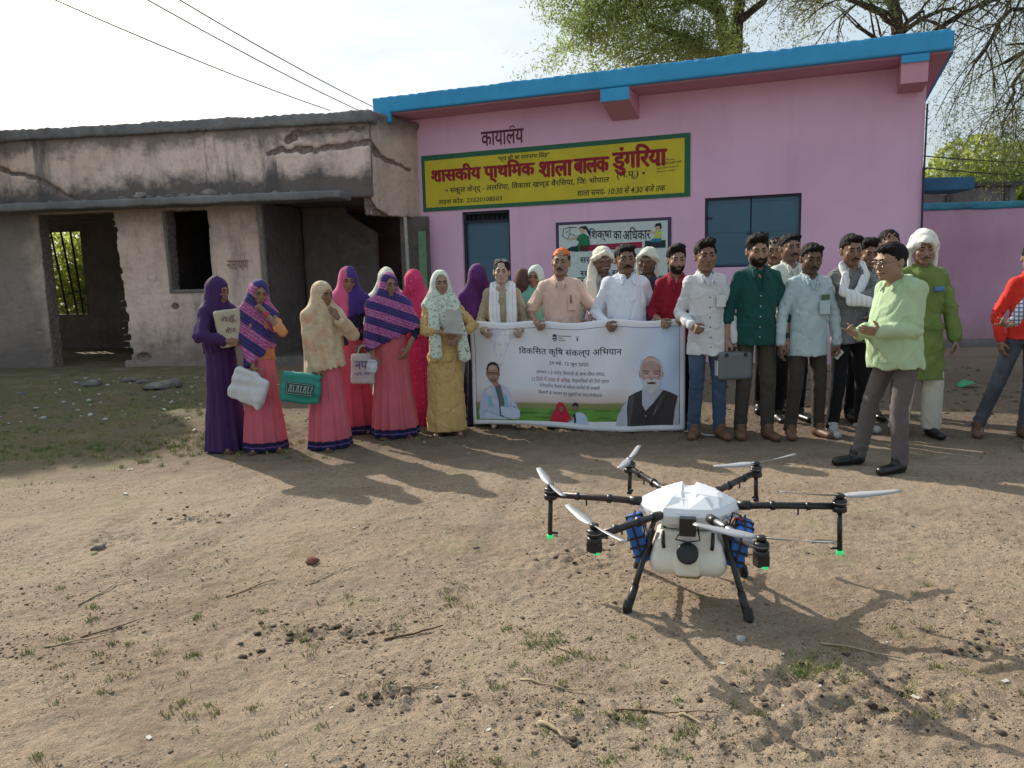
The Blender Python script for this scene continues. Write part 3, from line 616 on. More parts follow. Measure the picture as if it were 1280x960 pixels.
tree('acacia_tree', 'leafy green acacia tree standing behind the middle of the school roof', (4.9, 17.5, 0),
     [(((4.9, 17.5, 0), (4.8, 17.4, 3.2), (4.75, 17.3, 5.6)), .26, 0), (((4.75, 17.3, 5.6), (4.3, 17, 6.6), (3.4, 16.8, 7.3)), .16, 1.4), (((4.75, 17.3, 5.4), (3.9, 17, 5.9), (2.9, 16.8, 6.2)), .11, 1.3),
      (((4.75, 17.3, 5.6), (4.9, 17.4, 6.8), (4.6, 17.3, 8)), .15, 1.5), (((4.3, 17, 6.5), (3.2, 16.6, 6.9), (1.9, 16.5, 6.8)), .09, 1.3), (((4.9, 17.4, 6.4), (5.8, 17.6, 7.2), (6.6, 17.6, 7.6)), .08, 1.2)],
     30000, .034, LEAF, 5, .14, [((2.3, 16.8, 6.6), (1.25, 1.1, .85), 16000), ((3.4, 16.9, 6.4), (1.3, 1.2, .8), 17000), ((2.9, 17.2, 7.6), (2.0, 1.5, .9), 20000), ((1.6, 16.8, 7.2), (.8, .9, .55), 7000), ((4.4, 17, 7.2), (1.2, 1.0, .8), 9000), ((5.8, 17, 7.4), (1.3, 1, .6), 7000), ((1.2, 16.8, 6.6), (.7, .8, .4), 4000), ((2.9, 16.6, 5.5), (1.3, .8, .5), 12000), ((1.9, 16.7, 6.1), (.9, .8, .5), 9000), ((3.9, 16.9, 5.6), (1.1, .8, .5), 8000), ((4.0, 16.8, 5.9), (.8, .8, .5), 6000)], clump=.3)
tree('bare_tree', 'dark trunked sparse tree standing behind the right end of the roof', (8.3, 17.5, 0),
     [(((8.3, 17.5, 0), (8.25, 17.4, 4), (8.15, 17.3, 6.0), (7.8, 17.2, 7.4)), .20, 1.6), (((8.2, 17.3, 5.6), (8.9, 17.2, 6.1), (9.8, 17, 6.6)), .06, 1.7), (((8.1, 17.3, 6.2), (7.2, 17.1, 6.6), (6.2, 17, 7.1)), .06, 1.5), (((8.0, 17.3, 6.6), (7.4, 17.1, 7.4), (6.4, 17, 8.0)), .06, 1.6)],
     22000, .026, LEAF2, 9, .30, [((8.6, 17.2, 7.3), (2.0, 1.2, .8), 9000), ((6.6, 17, 7.4), (1.4, 1, .6), 5000)], clump=.22)
tree('drooping_tree', 'sparse tree with long drooping bare branches at the right edge', (12.4, 17, 0),
     [(((12.4, 17, 0), (12.2, 17, 4), (11.6, 16.8, 6.2), (10.4, 16.5, 7.6)), .26, 1.7), (((11.9, 16.9, 5.4), (11.0, 16.6, 6.2), (9.9, 16.4, 6.2), (9.2, 16.3, 5.2)), .06, 1.7), (((11.6, 16.8, 6.2), (11.0, 16.6, 5.9), (10.2, 16.5, 5.0), (9.9, 16.4, 4.3)), .05, 1.5),
      (((11.2, 16.7, 6.7), (10.2, 16.5, 7.0), (9.2, 16.4, 6.6)), .05, 1.6), (((12.2, 17, 4.4), (11.5, 16.6, 4.6), (10.7, 16.5, 4.1)), .07, 1.2)],
     22000, .024, LEAF2, 12, .42, [((10.8, 16.5, 6.6), (1.6, .9, .8), 7000), ((9.6, 16.4, 3.9), (.9, .7, .5), 1800)], clump=.2)
tree('shade_tree', 'dense tree standing beside the old building beyond the left edge', (-12.9, 16.2, 0),  # unseen tree, its crown clumps shaped to cast the shade at left
     [(((-12.9, 16.2, 0), (-12.8, 16.2, 3), (-12.9, 16.6, 6.5)), .3, 1.2), (((-12.9, 16.2, 2.5), (-11.5, 14.5, 4), (-10.9, 14, 5.5)), .16, .8), (((-12.9, 16.2, 2), (-10.6, 13, 2.8), (-9.5, 11.8, 3.8)), .12, .7)], 1500, .09, LEAF, 15, .1,
     [((-12.7, 17.2, 7.9), (1.35, 1.3, 1.2), 34000), ((-10.7, 14.4, 5.7), (1.35, 1.1, 1.0), 34000), ((-9.1, 12.1, 4.2), (1.1, .9, .8), 24000), ((-13.2, 15.0, 6.2), (1.8, 1.2, 1.2), 26000)], clump=.2, depth=1)
def bush(name, label, c, r, n, sz, mat, seed):
    T = empty(name, c, 0, label, 'bush'); q = rng.normal(size=(n, 3)); q /= np.linalg.norm(q, axis=1)[:, None]; q *= (rng.random((n, 1)) ** .4)
    q = q * (1 + .25 * wob(q[:, 0], q[:, 1], q[:, 2], 4, seed)[:, None]); q = q * np.array(r); q[:, 2] += r[2] * .8; q = q[q[:, 2] > 0]
    leaves('foliage', q, sz, mat, T, .5)
    bm = bmesh.new(); rr = random.Random(seed)
    for k in range(5): tube(bm, [(0, 0, 0), (rr.uniform(-.4, .4) * r[0], rr.uniform(-.4, .4) * r[1], r[2] * .9)], [.06, .02], 5)
    bmobj('stem', bm, BARK, T)
bush('bush', 'yellow green leafy bush seen above the grey outbuilding at right', (14.4, 24, 0), (3.4, 2.5, 2.6), 26000, .11, LEAF3, 3)
bush('bush', 'green bush glimpsed through the barred rear opening of the old building', (-10.6, 20.5, 0), (1.8, 1.4, 1.7), 9000, .08, LEAF3, 4)
bush('bush', 'tall pale bush behind the old building beside the barred opening', (-8.8, 21.5, 0), (1.6, 1.2, 1.9), 8000, .08, LEAF, 5)

# ---------------------------------------------------------------- overhead wires
def wire(a, b, sag, label, r=.011):
    bm = bmesh.new(); a = Vector(a); b = Vector(b); pts = [a.lerp(b, i / 14) - Vector((0, 0, sag * 4 * (i / 14) * (1 - i / 14))) for i in range(15)]
    tube(bm, pts, r, 5, cap=False); tag(bmobj('overhead_wire', bm, simple('wire_black', (.05, .05, .05), .7), smooth=True), label, 'wire', 'overhead wires')
wire((-7.9, 11.0, 6.05), (-4.2, 20, 5.35), .12, 'lowest overhead wire, running down behind the old roof at left')
wire((-6.4, 11.0, 6.1), (-3.2, 21, 5.3), .12, 'left wire of the close pair meeting the blue roof corner')
wire((-5.9, 11.0, 6.1), (-3.0, 21, 5.45), .12, 'right wire of the close pair meeting the blue roof corner')
wire((6.6, 13.6, 3.15), (16, 21, 3.8), .10, 'upper thin wire crossing above the blue canopy at right')
wire((6.6, 13.7, 2.98), (16, 21, 3.45), .10, 'lower thin wire crossing above the blue canopy at right')

# ---------------------------------------------------------------- people: shared head and hand sculpts
def head_field(fem):
    F = Field((-.105, -.135, -.20), (.105, .125, .14), .0042); j = .92 if fem else 1.
    F.ell((0, .012, .030), (.075 * (.97 if fem else 1), .093, .085), .02)
    F.ell((0, -.024, -.028), (.060 * j, .066, .084), .03)
    F.ell((0, -.064, -.092), (.024 * j, .020, .018), .03)
    for s in (-1, 1):
        F.ell((s * .044 * j, -.004, -.062), (.018, .026, .026), .03)
        F.ell((s * .040, -.066, -.022), (.021, .018, .017), .02)
    F.cap((-.036, -.081, .024), (.036, -.081, .024), .0095 if fem else .0115, None, .016)
    for s in (-1, 1): F.ell((s * .031, -.101, .003), (.017, .014, .011), .012, 's')
    F.cap((0, -.088, .014), (0, -.107, -.030), .0058, .0100, .009)
    for s in (-1, 1): F.ell((s * .0105, -.099, -.035), (.0075, .009, .0065), .006)
    F.ell((0, -.090, -.060), (.026, .010, .013), .012)
    F.ell((0, -.0965, -.0580), (.021, .0075, .0042), .003); F.ell((0, -.0960, -.0685), (.018, .0080, .0052), .003)
    F.cap((-.021, -.101, -.063), (.021, -.101, -.063), .0016, None, .003, 's')
    for s in (-1, 1):
        F.ell((s * .031, -.0815, .003), (.0145, .012, .0125), .004)       # lids
        F.ell((s * .031, -.096, .002), (.0130, .0085, .0054), .002, 's')  # eye opening
        F.ell((s * .077, .012, -.008), (.009, .019, .030), .006, rot=Matrix.Rotation(R(-18 * s), 3, 'Z')); F.ell((s * .086, .004, -.006), (.006, .011, .018), .004, 's')
    F.chain([(0, .018, -.06), (0, .028, -.12), (0, .035, -.20)], [.052 * j, .050 * j, .056 * j], .03)
    return F
def head_mesh(fem):
    p, q = head_field(fem).verts(); x, y, z = p.T
    t = np.ones((len(p), 4), np.float32)
    lip = np.exp(-((x / .020) ** 4 + ((z + .063) / .0095) ** 4)) * (y < -.088)
    t[:, :3] *= 1 - lip[:, None] * np.array([.22, .45, .40])
    rim = np.exp(-(((np.abs(x) - .031) / .016) ** 4 + ((z - .004) / .0085) ** 4)) * (y < -.06); t[:, :3] *= 1 - .62 * rim[:, None]
    jaw = np.clip((-z - .035) / .03, 0, 1) * np.clip((.02 - y) / .03, 0, 1) * np.clip((z + .125) / .02, 0, 1); t[:, 3] = jaw
    chk = np.exp(-(((np.abs(x) - .04) / .02) ** 2 + ((z + .025) / .02) ** 2)) * (y < -.04); t[:, 1:3] *= 1 - .10 * chk[:, None]
    return p, q, t
HEADS = {f: head_mesh(f) for f in (0, 1)}
def hand_mesh(kind):
    F = Field((-.085, -.115, -.055), (.085, .045, .205), .0036)
    F.cap((0, 0, -.05), (0, 0, .02), .024, .025, .01, sq=(1.12, .85, 1)); F.box((-.038, -.013, .018), (.038, .013, .092), .012, rnd=.0125)
    C = {'relax': ((22, 30, 20),) * 4, 'fist': ((72, 88, 50),) * 4, 'open': ((6, 8, 5),) * 4, 'grip': ((50, 62, 35),) * 4, 'point': ((6, 10, 5), (48, 60, 30), (55, 65, 35), (60, 66, 36))}[kind]
    for i, (x, L, r) in enumerate(((.0295, .070, .0085), (.0100, .078, .0088), (-.0100, .073, .0084), (-.0290, .058, .0075))):
        p = np.array([x, -.002, .086 - (.004 if i in (0, 3) else 0)]); a = 0; sp = x * (.35 if kind in ('open', 'relax') else .1); rr_ = r
        for seg, (fr, cu) in enumerate(zip((.46, .30, .24), C[i])):
            a += R(cu * (1 + .12 * (i - 1))); d = np.array([sp, -math.sin(a), math.cos(a)]); d /= np.linalg.norm(d); q = p + d * L * fr; F.cap(p, q, rr_, rr_ * .93, .004 if seg else .008); p = q; rr_ *= .93
    t = {'relax': (.55, -.45, .75), 'fist': (.15, -.85, .55), 'open': (.8, -.2, .6), 'grip': (.45, -.8, .5), 'point': (.8, -.3, .5)}[kind]
    p = np.array([.026, -.006, .022]); d = np.array(t, float); d /= np.linalg.norm(d); q = p + d * .042; F.cap(p, q, .0125, .0100, .012)
    d2 = d + np.array([-.35, -.25, .4]); d2 /= np.linalg.norm(d2); q2 = q + d2 * .032; F.cap(q, q2, .0100, .0078, .004)
    return F.verts()
HANDS = {k: hand_mesh(k) for k in ('relax', 'fist', 'open', 'grip', 'point')}
def ik(A, T, l1, l2, pole):
    A, T, pole = map(lambda v: np.array(v, float), (A, T, pole)); d = T - A; L = np.linalg.norm(d); Lm = (l1 + l2) * .995
    if L > Lm: T = A + d / L * Lm; d = T - A; L = Lm
    u = d / L; a = (l1 * l1 - l2 * l2 + L * L) / (2 * L); h = math.sqrt(max(0, l1 * l1 - a * a)); pole = pole - u * (pole @ u); pole /= np.linalg.norm(pole) + 1e-9
    return A + u * a + pole * h, T
_sk = {}
def skin_mat(c, stub=0.):
    key = (tuple(round(v, 3) for v in c), stub)
    if key in _sk: return _sk[key]
    m = NB('skin', .55, .35); n = m.noise(30, 4, .6)
    a = m.nt.nodes.new('ShaderNodeAttribute'); a.attribute_name = 'tint'
    col = m.mix(m.ramp(n, .3, .7), c, tuple(v * .82 for v in c))
    col = m.mix(1., col, a.outputs['Color'], 'MULTIPLY')
    if stub: col = m.mix(m.math('MULTIPLY', m.math('MULTIPLY', a.outputs['Alpha'], stub), m.ramp(m.noise(160, 2), .3, .6)), col, (.03, .025, .025))
    m.bump(n, .15, .003); m.b.inputs['Subsurface Weight'].default_value = 0
    _sk[key] = m.color(col); return m.m
def cloth(name, c, c2=None, rough=.85, weave=.12, pat=None, sheen=.05):
    m = NB(name, rough, .2); c2 = c2 or tuple(v * .82 for v in c); col = m.mix(m.ramp(m.noise(4, 4, .6), .35, .65), c, c2)
    if pat: col = pat(m, col)
    w_ = m.noise(1.0, 5, .6, m.scaled((14, 14, 6), rot=(.3, .5, .2)), .6); b = m.bump(w_, .6, .018); m.bump(m.noise(120, 2), weave, .002, b)
    m.b.inputs['Sheen Weight'].default_value = sheen; return m.color(col)
HAIRM = NB('black_hair', .75, .15); _n = HAIRM.noise(1, 4, .6, HAIRM.scaled((90, 90, 25))); HAIRM.bump(_n, .6, .004); HAIRM = HAIRM.color(HAIRM.mix(_n, (.006, .005, .005), (.018, .015, .014)))
GREYH = NB('grey_hair', .6, .3); _n = GREYH.noise(1, 4, .6, GREYH.scaled((90, 90, 25))); GREYH.bump(_n, .6, .004); GREYH = GREYH.color(GREYH.mix(_n, (.16, .15, .14), (.40, .38, .36)))
HENNA = NB('orange_tinted_hair', .7, .2); _p = HENNA.xyz(); _n = HENNA.noise(28, 4, .6); HENNA.bump(_n, .6, .004); HENNA = HENNA.color(HENNA.mix(HENNA.ramp(HENNA.math('ADD', _p['Z'], HENNA.math('MULTIPLY', _n, .06)), 1.572, 1.552), HENNA.mix(_n, (.80, .20, .02), (.62, .12, .02)), (.03, .02, .02)))
EYE_BM = {}
def eye_mat():
    if 'eye' in _mc: return _mc['eye']
    m = NB('eye_white', .45, .3); a = m.nt.nodes.new('ShaderNodeAttribute'); a.attribute_name = 'tint'; _mc['eye'] = m.color(a.outputs['Color']); return m.m
def set_tint(me, t):
    at = me.color_attributes.new('tint', 'FLOAT_COLOR', 'POINT'); at.data.foreach_set('color', np.ascontiguousarray(t, np.float32).ravel())

class Person:
    def __init__(s, label, loc, H, rz=0, w=1., belly=0., lean=(0, 0), head=(0, 0, 0), hoff=(0, 0, 0), arms=None, feet=None, skin=(.25, .13, .075), stub=0., fem=0, group=None, hands=True, knee=(0, -1, 0), legs=True, hs=1., face=True, slim=None):
        H = H * .985; w = w * .94; s.H = H; s.k = H / 1.70; s.w = w; s.b = belly; s.fem = fem
        _j = sum(map(ord, label)); head = (head[0] + _j % 7 * 1.5 - 4.5, head[1] + _j % 5 - 2, head[2] + _j % 11 - 5); lean = (lean[0] + (_j % 5 - 2) * .006, lean[1]); rz += _j % 9 - 4
        lx, ly = lean; s.lx, s.ly = lx, ly; J = s.J = {}; s.slim = fem if slim is None else slim
        for q in (-1, 1):
            J['sh', q] = np.array([q * .163 * w + lx, ly + .012, 1.362]); J['hip', q] = np.array([q * .088 * w, 0, .90])
        arms = arms or {}; feet = feet or {}
        s.arms = {}
        for q in (-1, 1):
            a = arms.get(q, ((q * .27 * (.5 + w / 2) + lx, -.05 + ly, .84), (q, .8, 0), 'relax', (-q * 1., .15, 0)))
            e, t = ik(J['sh', q], a[0], .285, .255, a[1]); J['el', q] = e; J['wr', q] = t; s.arms[q] = a
            f = feet.get(q, (q * .11, -.02, q * 8)); s_ = f; J['ft', q] = f
            an = np.array([f[0], f[1] + .03, .085 + (f[3] if len(f) > 3 else 0)]); kn, an = ik(J['hip', q], an, .414, .408, knee); J['kn', q] = kn; J['an', q] = an
        s.hm = (Matrix.Rotation(R(head[0]), 3, 'Z') @ Matrix.Rotation(R(head[1]), 3, 'X') @ Matrix.Rotation(R(head[2]), 3, 'Y')); s.hmn = np.array(s.hm)
        _h = sum(map(ord, label)); s.hS = np.diag([.955 + .012 * (_h % 9), 1., .965 + .010 * (_h // 9 % 8)]); s.hs = hs * 1.10 * (.94 if fem else 1.); piv = np.array([0, .02, -.10])
        nb = np.array([lx + hoff[0], ly + hoff[1] - .005, 1.585 + hoff[2]]); s.ho = nb + piv * s.hs - s.hmn @ piv * s.hs
        # body
        p, q_ = s.body_field(legs).verts(); P = [p]; Q = [q_]; T = [np.concatenate([np.ones((len(p), 3)), np.zeros((len(p), 1))], 1)]; off = len(p)
        hp, hq, ht = HEADS[fem]; P.append((hp * s.hs) @ (s.hmn @ s.hS).T + s.ho); Q.append(hq + off); T.append(ht); off += len(hp)
        if hands:
            for q in (-1, 1):
                kind = s.arms[q][2]
                if kind is None: continue
                vp, vq = HANDS[kind]; vp = vp.copy(); Mh = s.hand_matrix(q)
                if q > 0: vp[:, 0] *= -1; vq = vq[:, ::-1]
                P.append(vp * .98 @ Mh.T + J['wr', q]); Q.append(vq + off); T.append(np.concatenate([np.ones((len(vp), 3)) * .92, np.zeros((len(vp), 1))], 1)); off += len(vp)
        me = npmesh('person', np.concatenate(P) * s.k, np.concatenate(Q)); set_tint(me, np.concatenate(T))
        s.o = link('person', me, skin_mat(skin, stub)); s.o.location = (loc[0], loc[1], gh(loc[0], loc[1]) + .0); s.o.rotation_euler = (0, 0, R(rz)); tag(s.o, label, 'person', group)
        s.skin = skin
        if face: s.eyes()
    def hand_matrix(s, q):
        a = s.arms[q]; z = (a[4] if len(a) > 4 else None); z = np.array(z, float) if z is not None else s.J['wr', q] - s.J['el', q]; z /= np.linalg.norm(z)
        y = -np.array(a[3], float); y -= z * (y @ z); y /= np.linalg.norm(y); x = np.cross(y, z); return np.stack([x, y, z], 1)
    def body_field(s, legs=True):
        J = s.J; xs = [J[k][0] for k in J if k[0] in ('sh', 'el', 'wr')]; ys = [J[k][1] for k in J if k[0] in ('sh', 'el', 'wr', 'an', 'kn')]
        F = Field((min(xs + [-.2]) - .1, min(ys + [-.12]) - .14, -.01), (max(xs + [.2]) + .1, max(ys + [.12]) + .14, 1.56), .013)
        w, lx, ly, b = s.w, s.lx, s.ly, s.b
        F.ell((0, 0, .93), (.145 * w, .095, .12)); F.ell((lx * .4, ly * .4 - b * .4, 1.08), (.12 * w, .078 + b * .6, .17), .04); F.ell((lx * .9, ly * .9, 1.27), (.140 * w, .084, .155), .04)
        F.ell((lx, ly - .018, 1.345), (.090 * w, .064, .075), .03)
        for q in (-1, 1): F.cap((lx + q * .04, ly + .015, 1.405), J['sh', q], .034, .034, .03)
        F.cap((lx, ly + .02, 1.38), (s.ho[0], s.ho[1] + .03, 1.50), .056 * (.88 if s.fem else 1), .050 * (.88 if s.fem else 1), .03)
        for q in (-1, 1):
            F.chain([J['sh', q], J['el', q], J['wr', q]], [.036, .033, .025], .02)
            m_ = J['el', q] * .75 + J['wr', q] * .25; F.ell(m_, (.034, .034, .045), .02)
            if legs:
                F.chain([J['hip', q], J['kn', q], J['an', q]], [.074 if not s.slim else .055, .050 if not s.slim else .034, .036], .03); f = J['ft', q]; a = R(f[2]); z = f[3] if len(f) > 3 else 0
                t = np.array([f[0] + math.sin(a) * .13, f[1] - math.cos(a) * .13, .022 + z]); F.cap(J['an', q] - [0, 0, .035], t, .034, .024, .02)
        return F
    def hx(s, p): return s.ho + s.hmn @ s.hS @ (np.array(p, float) * s.hs)
    def head_obj(s, F, name, mat):
        Mx = np.eye(4); Mx[:3, :3] = (s.hmn @ s.hS) * s.hs * s.k; Mx[:3, 3] = s.ho * s.k; return F.obj(name, mat, s.o, 1., Mx)
    def eyes(s):
        if 'm' not in EYE_BM:
            F = Field((-.02, -.02, -.02), (.02, .02, .02), .0022); F.ell((0, 0, 0), (.0125, .0125, .0125), 0); p, q = F.verts(); n = p / np.linalg.norm(p, axis=1)[:, None]
            t = np.ones((len(p), 4), np.float32); t[:, :3] = (.42, .39, .36); d = n @ np.array([0, -1, 0]); t[d > .80, :3] = (.030, .016, .010); t[d > .965, :3] = .004; EYE_BM['m'] = (p, q, t)
        p, q, t = EYE_BM['m']
        for sd in (-1, 1):
            c = np.array([sd * .031, -.0803, .0022]); V = ((p * (.92, .92, .92) + c) * s.hs) @ (s.hmn @ s.hS).T + s.ho; me = npmesh('eye', V * s.k, q); set_tint(me, t); link('eye', me, eye_mat(), s.o)
    def brows(s, mat=None, th=1.):
        for sd in (-1, 1):
            F = Field((-.07, -.12, -.0), (.07, -.04, .05), .003); F.chain([(sd * .012, -.0945, .0215), (sd * .030, -.0925, .0265), (sd * .048, -.076, .021)], [.0044 * th, .0052 * th, .0028], .003); s.head_obj(F, 'eyebrow', mat or HAIRM)
    def moustache(s, mat=None, th=1., wd=1.):
        F = Field((-.06, -.14, -.09), (.06, -.06, -.02), .003); F.chain([(-.034 * wd, -.088, -.064), (-.018, -.1035, -.0545), (0, -.107, -.0490), (.018, -.1035, -.0545), (.034 * wd, -.088, -.064)], [.0035, .0062 * th, .0060 * th, .0062 * th, .0035], .004)
        F.disp(lambda X, Y, Z: .0012 * wob(X, Y, Z, 500, 3)); s.head_obj(F, 'moustache', mat or HAIRM)
    def beard(s, mat=None, ln=.0):
        F = Field((-.09, -.13, -.17), (.09, .04, .01), .004); F.ell((0, -.026, -.045), (.0640, .0690, .0725 + ln), .01); F.ell((0, -.066, -.094 - ln * .4), (.028, .023, .021 + ln * .6), .02)
        F.ell((0, -.085, -.005), (.058, .060, .052), .010, 's'); F.ell((0, -.115, -.0625), (.019, .04, .0075), .003, 's'); F.plane((0, 1, 0), .006, .01); F.ell((0, -.02, -.15), (.05, .04, .035), .01, 's')
        F.disp(lambda X, Y, Z: .0022 * wob(X, Y, Z, 330, 4)); s.head_obj(F, 'beard', mat or HAIRM)
    def hair(s, style='short', mat=None):
        F = Field((-.125, -.15, -.15), (.125, .14, .19), .0055); t = {'short': 0, 'puff': .012, 'side': .005, 'thin': -.004}[style]
        F.ell((0, .020, .034), (.0805 + t * .2, .098, .086 + t * .8), .01)
        if style == 'puff': F.ell((-.012, -.060, .098), (.055, .038, .024), .03); F.ell((.025, -.03, .108), (.05, .05, .024), .03)
        if style == 'side': F.ell((.020, -.052, .090), (.055, .040, .022), .03)
        hz = {'short': .066, 'puff': .072, 'side': .068, 'thin': .09}[style]
        F.ell((0, -.105, hz - .093), (.067, .085, .090), .012, 's')
        for sd in (-1, 1): F.ell((sd * .082, -.012, -.022), (.016, .036, .040), .006, 's')
        F.plane((0, .25, -1), .052, .012)
        F.disp(lambda X, Y, Z: .0055 * wob(X * 1.6, Y * 1.6, Z * .8, 100, 8 + int(s.H * 997)) + .0042 * wob(X * 2, Y * 2, Z, 220, 9) + .006 * np.clip((Z - .05) * 12, 0, 1) * wob(X, Y, Z, 55, int(s.H * 100)) * (1.6 if style == 'puff' else .6))
        s.head_obj(F, 'hair', mat or HAIRM)
    # -- garments
    def fld(s, z0, z1, vs=.0092, pad=.13):
        J = s.J; K = [J[k] for k in J if k[0] in ('sh', 'el', 'wr')]; lo = np.min(K, 0); hi = np.max(K, 0)
        return Field((min(lo[0], -.2 * s.w) - pad, min(lo[1], -.13 - s.b) - pad, z0), (max(hi[0], .2 * s.w) + pad, max(hi[1], .13) + pad, z1), vs)
    def folds(s, F, a=1., seed=1):
        J = s.J; els = [J['el', -1], J['el', 1]]
        def f(X, Y, Z):
            v = .0042 * np.sin(34 * Z + 7 * np.sin(9 * X + seed) + 5 * np.sin(11 * Y)) * (.5 + .5 * np.sin(6 * X + 9 * Z + seed)) + .0025 * wob(X, Y, Z * .7, 48, seed) + .0035 * wob(X, Y, Z * .35, 30, seed + 5)
            for e in els:
                r2 = (X - e[0]) ** 2 + (Y - e[1]) ** 2 + (Z - e[2]) ** 2; v = v + .0045 * np.sin(100 * Z + 60 * X + 40 * Y + seed) * np.exp(-r2 / .008)
            v = v + .0075 * np.maximum(0, 1 - 9 * np.abs(wob(X, Y, Z * .7, 18, seed + 9))) - .0055 * np.maximum(0, 1 - 8 * np.abs(wob(X + .5 * Z, Y, Z * .8, 22, seed + 12)))
            return a * v
        F.disp(f)
    def torso(s, F, g, hem, b, flare=0., k=.02, top=1.44):
        w, lx, ly = s.w, s.lx, s.ly; L = lambda z: np.clip((z - .92) / .45, 0, 1)
        S = []
        for z, rx, ry, bb in ((hem, .168 + flare, .118 + flare * .8, .6), (.92, .163 + flare * .5, .113 + flare * .4, .9), (1.05, .158, .110, 1), (1.18, .166, .114, .6), (1.28, .166, .112, .2), (1.35, .138, .098, 0), (1.40, .100, .082, 0), (top, .066, .062, 0)):
            if z > hem - .001 or z == hem: S.append((z, lx * L(z), ly * L(z) - b * bb * .5, (rx + g) * w, ry + g + b * bb * .6))
        F.loft(S, k)
    def sleeves(s, F, g, long=True, cut=1., k=.018, cuff=0, sides=(-1, 1)):
        for q in sides:
            J = s.J; a, e, t = J['sh', q], J['el', q], J['wr', q]; a2 = a + np.array([-q * .015, 0, -.002])
            if long == 'short': F.chain([a2, a + (e - a) * .78], [.051 + g, .057 + g], k)
            elif long == 'roll': F.chain([a2, e, e + (t - e) * .30], [.050 + g, .047 + g, .044 + g], k)
            else: F.chain([a2, e, e + (t - e) * .93], [.050 + g, .046 + g, .036 + g + cuff], k)
        for q in (-1, 1): F.cap((s.lx + q * .045, s.ly + .018, 1.412), s.J['sh', q] + [-q * .015, 0, .002], .040 + g, .046 + g, .035)
    def shirt(s, mat, hem=.79, sl='long', v=.06, g=.006, collar=True, seed=1, flare=.012, fold=1., buttons=None, name='shirt', top=1.43):
        F = s.fld(hem - .06, 1.56); s.torso(F, g, hem, s.b, flare); s.sleeves(F, g, sl)
        lx, ly = s.lx, s.ly
        F.disp(lambda X, Y, Z: np.where(Z < hem + .06, .007 * wob(X, Y, Z * .2, 22, seed + 3) * (hem + .06 - Z) / .06 + (hem + .03 - Z) * .0, 0).astype(np.float32))
        if collar:
            nb = np.array([lx, ly, 0]); c = [(0, .078, 1.462), (.052, .055, 1.462), (.066, .008, 1.448), (.050, -.045, 1.428), (.028, -.088, 1.392)]
            pass
        F.cap((lx, ly + .01, 1.49), (lx, ly - .02, 1.425), .050, .046, .006, 's')
        if v: F.cap((lx, ly - .090, 1.44), (lx, ly - .132 - s.b * .1, 1.385 - v), .040, .008, .006, 's')
        s.folds(F, fold, seed); o = F.obj(name, mat, s.o, s.k)
        if collar: s.collar(mat, v)
        if buttons:
            from mathutils.bvhtree import BVHTree
            T = BVHTree.FromPolygons([tuple(vv.co / s.k) for vv in o.data.vertices], [tuple(pp.vertices) for pp in o.data.polygons]); bmm = None
            for z in np.arange(hem + .07, 1.37 - v, .085):
                cx = lx * min(1, max(0, (z - .92) / .45)); h = T.ray_cast(Vector((cx, -1, z)), Vector((0, 1, 0)))
                if not h[0]: continue
                if bmm is None:
                    bm = bmesh.new(); bmesh.ops.create_uvsphere(bm, u_segments=8, v_segments=5, radius=.0065 * s.k); bmesh.ops.scale(bm, vec=(1, .5, 1), verts=bm.verts); ob = bmobj('button', bm, buttons, o, True); bmm = ob.data
                else: ob = link('button', bmm, None, o)
                ob.location = h[0] * s.k
        return o
    def collar(s, mat, v):
        lx, ly = s.lx, s.ly; F = Field((lx - .13, ly - .20, 1.26), (lx + .13, ly + .13, 1.52), .0055)
        for q in (-1, 1):
            F.chain([(lx, ly + .078, 1.458), (lx + q * .050, ly + .060, 1.458), (lx + q * .070, ly + .012, 1.445), (lx + q * .060, ly - .045, 1.425), (lx + q * .040, ly - .092, 1.400)], [.012, .013, .014, .015, .015], .008, 'u', (.8, .8, 1.3))
            F.chain([(lx + q * .050, ly - .078, 1.412), (lx + q * .055, ly - .118, 1.360)], [.018, .010], .008, 'u', (1, .6, 1))
            if v > .04: F.chain([(lx + q * .038, ly - .105, 1.400), (lx + q * .010, ly - .133 - s.b * .1, 1.385 - v)], [.009, .007], .004)
        F.obj('collar', mat, s.o, s.k)
    def trousers(s, mat, g=.0, hemz=.05, seed=3, name='trousers', wide=0.):
        J = s.J; K = [J['kn', -1], J['kn', 1], J['an', -1], J['an', 1]]; lo = np.min(K, 0); hi = np.max(K, 0)
        F = Field((min(lo[0], -.19 * s.w) - .12, min(lo[1], -.12 - s.b) - .12, .0), (max(hi[0], .19 * s.w) + .12, max(hi[1], .12) + .12, 1.06), .0115)
        F.loft([(.84, 0, 0, (.143 + g) * s.w, .104 + g), (.92, 0, -s.b * .2, (.144 + g) * s.w, .100 + g + s.b * .4), (1.02, s.lx * .2, s.ly * .2 - s.b * .3, (.145 + g) * s.w, .102 + g + s.b * .5)], .03)
        for q in (-1, 1):
            F.chain([J['hip', q] + [0, 0, -.02], J['kn', q], J['an', q] * (1, 1, .75)], [.082 + g, .064 + g + wide, .055 + g + wide], .025)
        kn = [J['kn', q] for q in (-1, 1)]; an = [J['an', q] for q in (-1, 1)]
